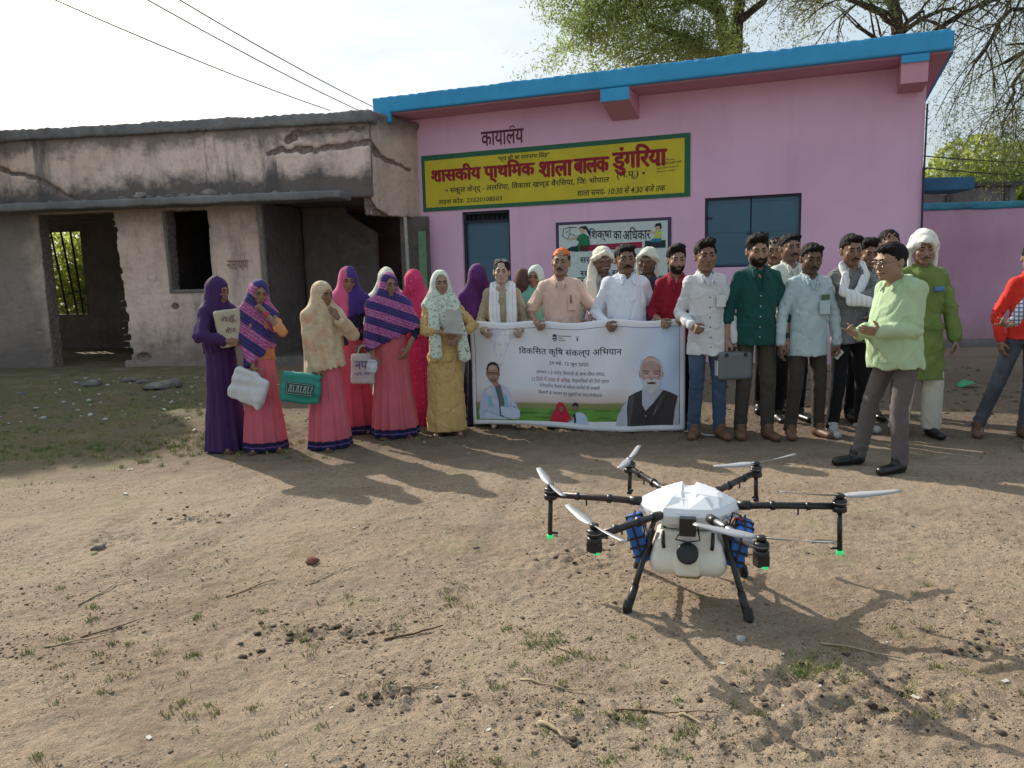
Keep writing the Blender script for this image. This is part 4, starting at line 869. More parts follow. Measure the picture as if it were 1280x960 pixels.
        def f(X, Y, Z):
            v = .0045 * wob(X, Y, Z * .25, 34, seed) + .003 * wob(X, Y, Z, 50, seed + 1)
            for e in kn: v = v + .0035 * np.sin(70 * Z + 35 * X + 3 * np.sin(20 * Y + 13 * X) + seed) * np.exp(-((X - e[0]) ** 2 + (Y - e[1]) ** 2 + (Z - e[2]) ** 2) / .012)
            for e in an: v = v + .005 * np.sin(85 * Z + 40 * X + 3 * np.sin(20 * X + 30 * Y) + seed) * np.exp(-((X - e[0]) ** 2 + (Y - e[1]) ** 2 + (Z - e[2] - .02) ** 2) / .012)
            return v
        F.disp(f); F.plane((0, 0, -1), -hemz - min(0, 0)); return F.obj(name, mat, s.o, s.k)
    def shoes(s, mat, name='shoe', sandal=False):
        for q in (-1, 1):
            f = s.J['ft', q]; a = R(f[2]); z = f[3] if len(f) > 3 else 0; d = np.array([math.sin(a), -math.cos(a), 0]); c = np.array([f[0], f[1], z])
            F = Field(c + [-.2, -.24, -.01], c + [.2, .2, .16], .0085)
            if sandal: F.cap(c - d * .045 + [0, 0, .010], c + d * .165 + [0, 0, .010], .042, .046, .02, sq=(1, 1, .4)); F.cap(c + d * .08 + np.array([-d[1], d[0], 0]) * .04 + [0, 0, .03], c + d * .08 - np.array([-d[1], d[0], 0]) * .04 + [0, 0, .03], .016, None, .01)
            else: F.cap(c - d * .035 + [0, 0, .040], c + d * .155 + [0, 0, .030], .046, .040, .02, sq=(1, 1, .9)); F.cap(c - d * .02 + [0, 0, .05], c - d * .0 + [0, 0, .10], .045, .042, .03)
            F.plane((0, 0, -1), -.002 - z * .8); F.obj(name, mat, s.o, s.k)
    def skirt(s, mat, top=1.02, hem=.02, r0=.160, r1=.225, pl=.018, pn=13, seed=1, name='saree', sx=1., cx=0., cy=0.):
        F = Field((-.40, -.38, hem - .03), (.40, .38, top + .1), .0115); w = s.w
        F.loft([(hem, cx, cy, r1 * sx, r1 * .84), (.30, cx * .8, cy * .8, (r1 * .88) * sx, r1 * .75), (.60, cx * .4, cy * .4, (r0 + .35 * (r1 - r0)) * w, (r0 + .3 * (r1 - r0)) * .80), (.88, 0, 0, (r0 + .012) * w, r0 * .78), (top, 0, 0, r0 * w * .93, r0 * .72)], .02, 'u', pl, pn, seed)
        F.disp(lambda X, Y, Z: .005 * wob(X, Y, Z * .22, 26, seed) + .002 * wob(X, Y, Z, 50, seed)); return F.obj(name, mat, s.o, s.k)
    def blouse(s, mat, sides=(-1, 1)):
        F = s.fld(.86, 1.5, .012); s.torso(F, .004, .92, 0, .0)
        s.sleeves(F, .0, 'roll', sides=sides); s.folds(F, 1, 4); F.obj('blouse', mat, s.o, s.k)
    def shawl(s, mat, bottom=.95, tilt=0., opening=(.053, .085, .084), op=(0, -.082, -.012), g=.012, seed=1, name='shawl', wide=.0, cone=0., sides=(-1, 1), lower=.93, back=None, hg=1.):
        F = s.fld(bottom - .38, 1.76, .0105, .15); lx, ly = s.lx, s.ly; w = s.w; Rm = s.hmn
        F.ell(s.hx((0, .022, .020)), np.array((.092, .116, .112)) * s.hs * hg, .02, 'u', Rm)
        F.ell(s.hx((0, .030, -.05)), np.array((.088, .095, .11)) * s.hs, .05, 'u', Rm)
        F.ell((lx, ly + .015, 1.40), (.135 * w + cone, .112 + cone * .5, .15), .08)
        L = lambda z: np.clip((z - .92) / .45, 0, 1)
        F.loft([(z, lx * L(z), ly * L(z) + .005, (r + g + wide * (1.35 - z)) * w, ry + g + wide * (1.35 - z) * .7 + s.b * .5) for z, r, ry in ((bottom - .35, .195, .155), (1.0, .18, .142), (1.15, .178, .136), (1.30, .172, .126), (1.38, .145, .108), (1.44, .10, .088))], .04, 'u')
        for q in sides:
            J = s.J; a, e, t = J['sh', q], J['el', q], J['wr', q]; F.chain([a, e, e + (t - e) * .8], [.062 + g, .052 + g, .040 + g], .05)
        for q in (-1, 1): F.cap(s.J['sh', q] * 1, s.hx((q * .05, .03, -.10)), .060 + g, .050, .07)
        if not opening: F.ell(s.hx((0, -.032, -.030)), np.array((.076, .094, .105)) * s.hs, .03, 'u', Rm)
        if opening: F.ell(s.hx(op), np.array(opening) * s.hs, .012, 's', Rm); F.cap(s.hx((0, -.09, -.07)), s.hx((0, -.12, -.14)), .030, .02, .02, 's')
        F.plane((tilt, -.15, -1), -bottom * 1., .01)
        def f(X, Y, Z):
            th = np.arctan2(Y - ly, X - lx); r = np.sqrt((X - lx) ** 2 + (Y - ly) ** 2)
            return .008 * np.clip((1.44 - Z) * 9, 0, 1) * np.maximum(0, 1 - 6 * np.abs(wob(X, Y, Z * .8, 15, seed + 4))) + .008 * np.sin(13 * th + 9 * Z + seed + 3 * np.sin(5 * Z + 2 * th)) * np.clip((1.42 - Z) * 4, 0, 1) + .0055 * np.sin(60 * (r + .45 * Z) + 3 * np.sin(6 * X + seed)) * (.5 + .5 * np.sin(4 * th + seed)) + .004 * wob(X, Y, Z, 36, seed)
        F.disp(f); return F.obj(name, mat, s.o, s.k)
    def hairf(s):
        F = Field((-.11, -.13, -.10), (.11, .13, .15), .0055); F.ell((0, .014, .030), (.078, .094, .084), .01); F.ell((0, -.115, -.030), (.060, .085, .098), .010, 's'); F.cap((0, -.12, .105), (0, .0, .135), .004, .002, .006, 's'); F.plane((0, .3, -1), .05, .01)
        s.head_obj(F, 'hair', HAIRM)
    def wrap(s, mat, big=.022, seed=1, name='turban', drape=0):
        F = Field((-.17, -.19, -.20), (.17, .20, .23), .0062)
        F.ell((0, .022, .048), (.079 + big * .8, .098 + big, .076 + big), .02); F.ell((.016, .0, .088 + big * .6), (.046 + big, .066 + big, .036 + big), .03)
        for sd in (-1, 1): F.chain([(0, -.085 - big * .6, .075), (sd * .06, -.055, .045), (sd * .088, .01, .02), (sd * .07, .075, .0), (0, .105, -.01)], [.022 + big * .25] * 5, .02)
        F.ell((0, -.10, -.035), (.060, .078, .100), .010, 's')
        if drape: F.chain([(-.085, .02, .02), (-.092, .005, -.07), (-.080, .0, -.16)], [.017, .018, .024], .03); F.chain([(.085, .02, .02), (.090, .01, -.07), (.075, .02, -.16)], [.016, .017, .022], .03)
        F.disp(lambda X, Y, Z: ((.0018 + big * .18) * np.sin((105 if big < .015 else 62) * (Z + .7 * X + .3 * np.abs(Y)) + 3 * np.sin(24 * Y + 17 * X + seed)) + .0022 * wob(X, Y, Z, 30, seed)) * np.clip((Z + .03) * 18, .25, 1)); s.head_obj(F, name, mat)
    def stole(s, mat, pts, rad, sq=(1.5, .5, 1), name='stole', seed=2, k=.015, ripple=.0022):
        P = np.array([q for c in pts for q in c]); F = Field(P.min(0) - .09, P.max(0) + .09, .0085)
        for c in pts: F.chain(c, [rad] * len(c), k, 'u', sq)
        F.disp(lambda X, Y, Z: ripple * np.sin(95 * X + 3 * np.sin(9 * Z) + seed) + .003 * wob(X, Y, Z * .4, 50, seed)); return F.obj(name, mat, s.o, s.k)
    def std(s, hair='short', hm=None, brow=1., mou=0, beard=None, mm=None, tr=None, shoe=None, sandal=False, **sh):
        if hair: s.hair(hair, hm)
        s.brows(mm if mm is GREYH else None, brow)
        if mou: s.moustache(mm, mou)
        if beard is not None: s.beard(mm, beard)
        if sh: s.shirt(**sh)
        if tr is not None: s.trousers(tr)
        if shoe is not None: s.shoes(shoe, 'sandal' if sandal else 'shoe', sandal)
        return s
    def world(s, p):   # person-local reference point -> world
        return s.o.matrix_basis @ Vector(np.array(p) * s.k) if False else (Matrix.Translation(s.o.location) @ Matrix.Rotation(s.o.rotation_euler.z, 4, 'Z')) @ Vector([float(v) * s.k for v in p])

# ---------------------------------------------------------------- cloth materials
def hem_pat(hem, c, soft=.004):
    def f(m, col):
        z = m.xyz()['Z']; col = m.mix(m.ramp(z, hem + soft, hem - soft), col, c); return m.mix(m.math('MULTIPLY', m.ramp(m.math('ABSOLUTE', m.math('SUBTRACT', z, hem * .55)), .006, .003), .7), col, (.20, .12, .35))
    return f
NAVY = (.016, .014, .055)
def saree_mat(c, hem=.085): return cloth('pink_saree_cloth', c, tuple(v * .85 for v in c), pat=hem_pat(hem, NAVY), sheen=.06)
def band_pat(rot, scale, c1, off=0.):
    def f(m, col):
        v = m.scaled(1., (off, 0, 0), rot); w_ = m.wave(scale, .25, v, 1); z = m.wave(scale * 6, 1.2, m.scaled(1., (0, 0, 0), (rot[0] + .15, rot[1], rot[2])), 2)
        sp = m.ramp(m.voro(150, vec=m.scaled((1, 1, .55))), .42, .30)
        band = m.ramp(w_, .46, .54); c = m.mix(m.math('MULTIPLY', sp, .75), c1, (.68, .40, .62)); c = m.mix(m.math('MULTIPLY', m.ramp(z, .6, .75), .6), c, (.09, .04, .20))
        col = m.mix(m.math('MULTIPLY', m.ramp(z, .80, .9), .5), col, (.10, .08, .30)); return m.mix(band, col, c)
    return f
M_STR = cloth('striped_shawl_cloth', (.038, .032, .13), (.028, .024, .10), pat=band_pat((0, R(52), 0), 2.1, (.36, .075, .19), .1), sheen=.06)
M_STR2 = cloth('banded_shawl_cloth', (.042, .028, .125), (.03, .022, .095), pat=band_pat((0, R(70), 0), 2.5, (.34, .07, .20), .23), sheen=.06)
def side_pat(c, cut, axis='X', sgn=1):
    def f(m, col): return m.mix(m.ramp(m.math('ADD', m.xyz()[axis], m.math('MULTIPLY', m.noise(6), .05)), cut - .01, cut + .01, 1. if sgn > 0 else 0., 0. if sgn > 0 else 1.), col, c)
    return f
M_PKP = cloth('pink_purple_shawl_cloth', (.60, .12, .24), (.5, .09, .2), pat=side_pat((.055, .03, .17), .02, 'X', -1), sheen=.06)
def speck_pat(c, scale, t=.32, mixv=.8):
    def f(m, col): return m.mix(m.math('MULTIPLY', m.ramp(m.voro(scale), t, t - .06), mixv), col, c)
    return f
def blot_pat(c, scale, a=.5, b=.6, v=.7): return lambda m, col: m.mix(m.math('MULTIPLY', m.ramp(m.noise(scale, 4, .6), a, b), v), col, c)
M_CREAM = cloth('floral_cream_cloth', (.60, .47, .32), (.52, .40, .27), pat=lambda m, col: blot_pat((.50, .22, .13), 7, .54, .62, .5)(m, blot_pat((.40, .33, .22), 15, .5, .6, .5)(m, col)))
M_PURP = cloth('deep_purple_cloth', (.062, .026, .105), (.046, .019, .082)); M_PURP2 = cloth('violet_cloth', (.11, .028, .14), (.085, .02, .11))
M_HPINK = cloth('hot_pink_cloth', (.62, .045, .14), (.5, .03, .12), pat=speck_pat((.75, .55, .25), 38, .2, .5)); M_OFFW = cloth('off_white_cloth', (.68, .66, .56), (.58, .56, .47))
M_YEL = cloth('mustard_kurta_cloth', (.56, .38, .15), (.47, .32, .125), pat=lambda m, col: m.mix(m.math('MULTIPLY', m.math('MULTIPLY', m.ramp(m.xyz()['Z'], .56, .60), m.ramp(m.voro(42), .26, .18)), .8), col, (.12, .07, .05)))
M_DUP = cloth('printed_mint_dupatta', (.64, .70, .60), (.55, .63, .55), pat=lambda m, col: m.mix(m.math('MULTIPLY', m.math('MULTIPLY', m.ramp(m.noise(1, 3, .6, m.scaled((45, 45, 60)), 1.), .54, .60), m.ramp(m.xyz()['Z'], 1.30, 1.24)), .8), col, (.07, .13, .10)))
M_MINT = cloth('mint_cloth', (.20, .50, .40), (.14, .40, .33), pat=lambda m, col: m.mix(m.ramp(m.math('ADD', m.xyz()['Z'], m.math('MULTIPLY', m.noise(9), .05)), 1.33, 1.37), col, (.55, .63, .56)))
M_BRN = cloth('brown_scarf_cloth', (.115, .065, .05), (.08, .045, .04)); M_NAVYD = cloth('navy_dress_cloth', (.025, .022, .05))
M_BEIGE = cloth('beige_kurta_cloth', (.40, .33, .235), (.34, .28, .20), pat=speck_pat((.62, .55, .42), 70, .2, .6)); M_WST = cloth('white_stole_cloth', (.78, .78, .78), (.70, .71, .72), pat=lambda m, col: m.mix(m.math('MULTIPLY', m.ramp(m.wave(9, .2), .75, .9), .35), col, (.35, .40, .45)))
M_PEACH = cloth('peach_shirt_cloth', (.70, .50, .41), (.64, .45, .37)); M_WHITE = cloth('white_shirt_cloth', (.74, .78, .86), (.67, .71, .80))
M_RED = cloth('maroon_shirt_cloth', (.30, .014, .03), (.22, .01, .024)); M_GWHITE = cloth('printed_white_shirt_cloth', (.62, .63, .65), (.56, .57, .59), pat=speck_pat((.22, .23, .25), 48, .16, .6))
M_TEAL = cloth('teal_green_shirt_cloth', (.012, .075, .068), (.010, .058, .054)); M_LBLUE = cloth('light_blue_shirt_cloth', (.44, .53, .56), (.38, .465, .50))
M_GREYP = cloth('grey_printed_shirt_cloth', (.20, .205, .215), (.14, .145, .155), pat=speck_pat((.42, .42, .42), 55, .22, .6)); M_SAGE = cloth('pale_sage_shirt_cloth', (.42, .55, .34), (.37, .49, .30))
M_LIME = cloth('olive_green_kurta_cloth', (.17, .24, .065), (.13, .185, .05)); M_SCAR = cloth('scarlet_shirt_cloth', (.72, .045, .03), (.6, .035, .025))
M_CHK = cloth('checked_shirt_cloth', (.66, .68, .72), pat=lambda m, col: m.mix(m.math('MULTIPLY', m.math('MAXIMUM', m.ramp(m.wave(11), .72, .8), m.ramp(m.wave(11, 0, m.scaled(1., (0, 0, 0), (0, R(90), 0))), .72, .8)), .85), col, (.04, .06, .12)))
M_DKBL = cloth('dark_blue_cloth', (.03, .045, .085)); M_GREYS = cloth('grey_shirt_cloth', (.33, .34, .34))
def jean(c): return cloth('denim_cloth', c, tuple(v * .6 for v in c), pat=blot_pat(tuple(min(1, v * 1.9) for v in c), 3.5, .5, .75, .5), sheen=.1)
M_JEAN = jean((.06, .10, .17)); M_JEAN2 = jean((.095, .105, .125)); M_OLV = cloth('dark_olive_trouser_cloth', (.062, .054, .045)); M_BRNT = cloth('dark_brown_trouser_cloth', (.060, .048, .038))
M_BLKT = cloth('black_trouser_cloth', (.010, .010, .012)); M_GRYT = cloth('grey_trouser_cloth', (.135, .115, .115), (.11, .095, .095)); M_PAJ = cloth('white_pajama_cloth', (.60, .56, .48), (.50, .47, .40))
M_SHOE = simple('black_shoe_leather', (.014, .013, .013), .35, .3, 10, .1, 40, .003, .5); M_SAND = simple('brown_sandal', (.11, .06, .04), .7); M_WSHOE = simple('white_shoe', (.42, .42, .41), .5); M_TAN = simple('tan_shoe', (.16, .085, .05), .5)
BTN = simple('dark_button', (.02, .02, .025), .3, .1, 5, 0)
SK_D, SK_M, SK_L, SK_F = (.165, .092, .062), (.27, .155, .105), (.35, .215, .150), (.52, .36, .28)

# ---------------------------------------------------------------- the women, left to right
GW = 'women standing in a row left of the banner'
F3 = (0, -1, 0)
p1 = Person('woman wrapped wholly in deep purple, seen from the side, hugging a printed cream bag', (-2.37, 6.5), 1.43, 62, fem=1, w=.88, head=(4, 8, 0), group=GW,
    arms={-1: ((-.13, -.27, 1.10), (-1, .4, -.3), 'grip', (1, .2, 0)), 1: ((.10, -.30, 1.0), (1, .5, -.4), 'grip', (-1, .2, 0))}, skin=SK_M)
p1.hairf(); p1.skirt(M_PURP, 1.25, .012, .17, .22, .020, 9, 3, 'dress'); p1.shawl(M_PURP, .98, .1, opening=(.038, .075, .062), op=(0, -.105, -.01), seed=3); p1.brows()
p2 = Person('woman in navy and magenta striped shawl over a pink saree, hand held to her chin', (-2.03, 6.44), 1.40, 14, fem=1, w=.9, head=(14, 10, 4), group=GW,
    arms={-1: ((-.06, -.20, .82), (-1, .3, 0), 'grip', (1, .1, 0)), 1: ((.075, -.17, 1.40), (1, -.15, -1.3), 'fist', (-.9, .4, 0))}, skin=SK_M)
p2.hairf(); p2.blouse(cloth('orange_blouse_cloth', (.50, .20, .09)), ()); p2.brows(); p2.skirt(saree_mat((.56, .125, .165)), 1.1, .015, .155,   .215, .020, 12, 7); p2.shawl(M_STR, .74, .75, seed=5, sides=(-1,), g=.006, opening=(.056, .085, .088))
F = Field((.1, -.25, 1.0), (.36, .15, 1.4), .0095); F.chain([p2.J['sh', 1] * .5 + p2.J['el', 1] * .5, p2.J['el', 1], p2.J['el', 1] * .75 + p2.J['wr', 1] * .25], [.055, .046, .043], .02); p2.folds(F, 1, 2); F.obj('sleeve', cloth('orange_sleeve_cloth', (.60, .26, .10)), p2.o, p2.k)
for z in (.0, .012): 
    t = p2.J['wr', 1] * (.9 - z * 2) + p2.J['el', 1] * (.1 + z * 2); F = Field(t - .06, t + .06, .004); d = p2.J['wr', 1] - p2.J['el', 1]; d /= np.linalg.norm(d); F.cap(t - d * .003, t + d * .003, .031, None, 0); F.cap(t - d * .02, t + d * .02, .026, None, 0, 's'); F.obj('bangle', simple('red_bangle', (.45, .05, .08), .3), p2.o, p2.k)
p3 = Person('woman in long floral cream shawl over a pink saree with navy hem, facing right', (-1.52, 6.5), 1.38, 42, fem=1, w=.98, head=(8, 6, 0), group=GW,
    arms={1: ((.05, -.21, 1.34), (1, -.2, -1.2), 'open', (-.4, .9, 0)), -1: ((-.17, -.10, .80), (-1, .6, 0), 'fist', (1, .1, 0))}, skin=SK_M)
p3.hairf(); p3.blouse(M_CREAM); p3.brows(); p3.skirt(saree_mat((.58, .13, .17)), 1.1, .015, .17, .235, .022, 13, 11); p3.shawl(M_CREAM, .80, .12, seed=8, wide=.06, opening=(.045, .08, .075), op=(0, -.098, -.02), g=.02)
p4 = Person('woman in pink and purple shawl standing half hidden behind the cream shawled woman', (-1.42, 7.12), 1.50, 8, fem=1, w=.86, head=(6, 14, 0), group=GW, arms={1: ((.13, -.17, .92), (1, .4, -.2), 'fist', (-1, .1, 0))}, skin=SK_M)
p4.hairf(); p4.brows(); p4.skirt(saree_mat((.50, .085, .13)), 1.1, .015, .16, .225, .020, 12, 13); p4.blouse(M_NAVYD); p4.shawl(M_PKP, 1.12, .3, seed=12, opening=(.046, .08, .07), op=(0, -.10, -.02))
p5 = Person('woman in purple and magenta zigzag banded shawl with blue hood and pink saree', (-1.03, 6.88), 1.43, 16, fem=1, w=1.0, head=(22, 6, 2), group=GW, arms={-1: ((-.20, -.17, .86), (-1, .5, 0), 'fist', (1, .2, 0)), 1: ((.15, -.20, .93), (1, .4, -.2), 'relax', (-1, .3, 0))}, skin=SK_M)
p5.hairf(); p5.blouse(M_NAVYD); p5.brows(); p5.skirt(saree_mat((.54, .125, .155)), 1.12, .015, .17, .245, .024, 11, 17); p5.shawl(M_STR2, .92, .42, seed=15, wide=.05, g=.016)
p6 = Person('woman with pale cream head cloth, mostly hidden behind the zigzag shawl', (-1.17, 7.6), 1.49, 5, fem=1, w=.9, head=(0, 10, 0), group=GW, skin=SK_M, hands=False, face=False); p6.skirt(M_OFFW, 1.2, .01); p6.shawl(M_OFFW, 1.0, seed=21, opening=None)
p7 = Person('woman in hot pink scarf covering her face, behind the woman in yellow', (-.88, 7.45), 1.46, 0, fem=1, w=.9, head=(-10, 16, 0), group=GW, skin=SK_M, hands=False, face=False); p7.skirt(M_HPINK, 1.2, .01); p7.shawl(M_HPINK, .95, seed=22, opening=None)
p8 = Person('woman in mustard yellow kurta with mint printed dupatta over her hair, holding papers', (-.58, 6.9), 1.44, 4, fem=1, w=.92, head=(6, 4, -3), group=GW,
    arms={-1: ((.035, -.215, 1.085), (-1, .1, -.6), 'grip', (.2, 1, 0), (1, -.2, .15)), 1: ((.13, -.17, 1.02), (1, .2, -.4), 'grip', (-1, .4, 0))}, skin=SK_L)
p8.hairf(); p8.brows(); F = p8.fld(.05, 1.5); p8.torso(F, .008, .80, 0, .02); F.loft([(.045, 0, 0, .21, .165), (.30, 0, 0, .195, .15), (.60, 0, 0, .185, .14), (.85, 0, 0, .172, .125)], .03, 'u', .010, 10, 2); p8.sleeves(F, .008, 'roll'); p8.folds(F, 1.2, 8); F.cap((0, -.11, 1.42), (0, -.13, 1.33), .03, .01, .01, 's'); F.obj('kurta', M_YEL, p8.o, p8.k)
p8.trousers(M_YEL, .0, .03, wide=.01); p8.shawl(M_DUP, 1.10, .0, seed=25, opening=(.062, .085, .10), op=(0, -.088, -.004), g=.006, sides=())
p8.stole(M_DUP, [[(-.09, -.10, 1.36), (-.10, -.155, 1.15), (-.09, -.17, .98), (-.085, -.17, .86)], [(.10, -.09, 1.36), (.16, -.13, 1.12), (.19, -.15, .95), (.20, -.15, .82)]], .042, (1.45, .45, 1), 'dupatta_end')
p8.shoes(M_SAND, 'sandal', True)
for p in (p2, p3, p5): p.shoes(M_SAND, 'sandal', True)
p1.shoes(M_SAND, 'sandal', True)
p9 = Person('woman hidden in a violet scarf and dark dress beside the banner edge', (-.30, 7.38), 1.49, -6, fem=1, w=.9, head=(18, 22, 0), skin=SK_M, hands=False, face=False); p9.skirt(M_NAVYD, 1.2, .01, .17, .22); p9.shawl(M_PURP2, .96, seed=27, opening=None, hg=1.05)
GB_ = 'people standing behind the banner'
for p in (p9,): p.o['group'] = GB_
p10 = Person('smiling woman with sunglasses on her hair and a white stole over beige kurta', (-.06, 7.2), 1.52, 0, fem=1, w=.95, head=(0, 2, 3), group=GB_, arms={-1: ((-.18, -.20, 1.0), (-.4, 1, -.3), 'grip', (1, 0, 0)), 1: ((.18, -.20, 1.0), (.4, 1, -.3), 'grip', (-1, 0, 0))}, skin=SK_F)
p10.hairf(); F = Field((-.12, -.14, -.2), (.12, .14, .17), .006); F.ell((0, .03, .055), (.082, .092, .080), .02); F.ell((0, .10, .0), (.05, .045, .05), .02); F.ell((0, -.11, -.035), (.066, .095, .100), .012, 's'); F.disp(lambda X, Y, Z: .003 * wob(X, Y, Z, 90, 3)); p10.head_obj(F, 'hair', HAIRM); p10.brows(); p10.shirt(M_BEIGE, .6, 'long', .05, .008, False, 3, .02, 1.1, name='kurta'); p10.trousers(M_BEIGE)
p10.stole(M_WST, [[(-.02, .07, 1.44), (-.075, .0, 1.455), (-.085, -.085, 1.37), (-.080, -.135, 1.18), (-.078, -.14, .92)], [(.02, .07, 1.44), (.075, .0, 1.455), (.088, -.085, 1.37), (.088, -.135, 1.18), (.085, -.14, .92)]], .040, (1.35, .5, 1))
F = Field((-.09, -.12, .08), (.09, -.0, .15), .0035)
for sd in (-1, 1): F.ell((sd * .034, -.078, .112), (.028, .010, .016), .002); F.cap((sd * .06, -.07, .115), (sd * .085, -.0, .09), .003, None, 0)
F.cap((-.02, -.085, .114), (.02, -.085, .114), .003, None, .002); p10.head_obj(F, 'sunglasses', simple('pale_lens', (.30, .33, .34), .1, .2, 4, 0, spec=.8))
p10b = Person('person wrapped in dark brown scarf peeking behind the white stole woman', (.13, 7.75), 1.44, 10, fem=1, w=.9, head=(0, 15, 0), group=GB_, skin=SK_M, hands=False, face=False); p10b.skirt(M_BRN, 1.2, .01); p10b.shawl(M_BRN, .95, seed=29, opening=None)
p11 = Person('woman in mint green head scarf between the beige kurta and the peach shirt', (.25, 7.7), 1.47, -4, fem=1, w=.88, head=(-8, 6, 0), group=GB_, skin=SK_M, hands=False); p11.hairf(); p11.brows(); p11.skirt(M_MINT, 1.2, .01); p11.shawl(M_MINT, .98, seed=31)
# ---------------------------------------------------------------- men behind the banner
p12 = Person('man with orange powdered hair in peach short sleeved shirt holding the banner', (.46, 7.13), 1.60, 0, w=1.08, belly=.02, head=(-3, 2, 0), group=GB_, arms={-1: ((-.24, -.20, 1.02), (-.6, 1, -.3), 'grip', (1, 0, 0)), 1: ((.25, -.17, 1.02), (.6, 1, -.3), 'grip', (-1, 0, 0))}, skin=SK_L, stub=.3)
p12.std('short', HENNA, mou=.8, tr=M_GRYT, shoe=M_SHOE, mat=M_PEACH, sl='short', v=.05, hem=.80, seed=5)
F = Field((.04, -.22, 1.1), (.15, -.05, 1.35), .005); F.box((.055, -.142, 1.13), (.135, -.118, 1.24), .004, rnd=.005); F.obj('pocket', M_PEACH, p12.o, p12.k); F = Field((.05, -.2, 1.1), (.13, -.05, 1.35), .004); F.cap((.085, -.148, 1.20), (.085, -.146, 1.275), .0055, None, 0); F.obj('pen', BTN, p12.o, p12.k)
p13 = Person('elderly man in whitish turban and long pale scarf behind the white shirted man', (.87, 7.6), 1.62, -4, w=.92, head=(12, 8, 0), group=GB_, skin=SK_D, stub=.5, hands=False)
p13.wrap(M_OFFW, .003, 3, drape=0); p13.brows(GREYH); p13.moustache(GREYH, .8); p13.shirt(M_GREYS, .8, 'long', .05, .006, seed=9); p13.trousers(M_PAJ); p13.stole(M_OFFW, [[(-.06, .03, 1.56), (-.088, -.02, 1.48), (-.105, -.10, 1.36), (-.10, -.15, 1.15), (-.09, -.15, .95)]], .045, (1.2, .6, 1))
p14 = Person('broad man with black moustache in plain white shirt holding the middle of the banner', (1.02, 7.03), 1.62, 0, w=1.16, belly=.05, head=(-4, 3, 0), group=GB_, arms={-1: ((-.22, -.17, 1.0), (-.5, 1, -.3), 'grip', (1, 0, 0)), 1: ((.24, -.17, 1.0), (.5, 1, -.3), 'grip', (-1, 0, 0))}, skin=SK_M, stub=.35, hs=1.03)
p14.std('side', mou=1.25, tr=M_BLKT, shoe=M_SHOE, mat=M_WHITE, v=.035, hem=.80, seed=7, buttons=simple('pale_button', (.6, .6, .6), .4))
p15 = Person('dark faced elderly man with white cloth wrapped round his head, behind the banner', (1.30, 7.48), 1.60, -10, w=.9, head=(-14, 6, 0), group=GB_, skin=SK_D, stub=.4, hands=False)
p15.wrap(M_OFFW, .004, 5, 'head_cloth', 1); p15.brows(GREYH); p15.shirt(M_DKBL, .8, 'long', .05, .006, seed=19); p15.trousers(M_PAJ)
p16 = Person('bearded young man in maroon shirt holding the right end of the banner', (1.43, 6.95), 1.59, -6, w=.95, head=(6, 4, 0), group=GB_, arms={-1: ((-.14, -.20, 1.02), (-.5, 1, -.3), 'grip', (.7, .7, 0)), 1: ((.08, -.24, 1.04), (.6, 1, -.3), 'grip', (-.6, .8, 0))}, skin=SK_L, stub=.5)
p16.std('puff', mou=.8, beard=0., tr=M_BLKT, shoe=M_SHOE, mat=M_RED, v=.09, hem=.80, seed=11, sl='roll')
# ---------------------------------------------------------------- men right of the banner
GM = 'men standing in a row right of the banner'
p17 = Person('young man in white printed shirt and blue jeans carrying a grey case', (1.60, 6.52), 1.62, 0, w=.96, head=(2, 4, 0), group=GM, arms={-1: ((-.17, -.17, 1.0), (-.35, 1, -.3), 'grip', (.6, .6, 0)), 1: ((.235, -.05, .82), (1, .8, 0), 'fist', (-1, .1, 0))}, feet={-1: (-.10, .02, -22), 1: (.12, -.03, 8)}, skin=SK_M, stub=.15)
p17.std('puff', tr=M_JEAN, shoe=M_TAN, mat=M_GWHITE, v=.05, hem=.74, seed=13, flare=.02, buttons=BTN)
F = Field((.03, -.22, 1.1), (.15, -.05, 1.35), .005); F.box((.045, -.136, 1.15), (.125, -.115, 1.25), .004, rnd=.005); F.obj('pocket', M_GWHITE, p17.o, p17.k)
p18 = Person('bearded man in open necked teal green shirt with rolled sleeves', (1.99, 6.5), 1.66, -4, w=1.03, belly=.02, head=(2, 6, 0), group=GM, arms={1: ((.255, -.04, .84), (1, .8, 0), 'relax', (-1, .1, 0))}, feet={-1: (-.11, .0, -12), 1: (.11, -.05, 10)}, skin=SK_L, stub=.6)
p18.std('puff', mou=1.2, beard=0., tr=M_OLV, shoe=M_TAN, mat=M_TEAL, v=.12, hem=.80, sl='roll', seed=17, buttons=simple('pale_button', (.6, .6, .6), .4))
F = Field(p18.J['wr', 1] - .06, p18.J['wr', 1] + .09, .004); d = p18.J['el', 1] - p18.J['wr', 1]; d /= np.linalg.norm(d); F.cap(p18.J['wr', 1] + d * .02, p18.J['wr', 1] + d * .035, .030, None, 0); F.obj('wrist_watch', BTN, p18.o, p18.k)
p19 = Person('tall man with moustache in white shirt looking over the light blue shoulder', (2.51, 7.2), 1.70, 6, w=.98, head=(-4, 2, 2), group=GM, skin=SK_M, stub=.3, hands=False); p19.std('side', mou=1., tr=M_BLKT, shoe=M_SHOE, mat=cloth('ivory_shirt_cloth', (.66, .68, .62)), v=.08, seed=21)
p19b = Person('man whose dark head peeks out just left of the moustached man', (2.49, 7.62), 1.67, -10, w=.92, head=(-12, 4, 0), group=GM, skin=SK_M, stub=.3, hands=False); p19b.std('short', mou=.7, tr=M_BLKT, shoe=M_SHOE, mat=M_DKBL, seed=22)
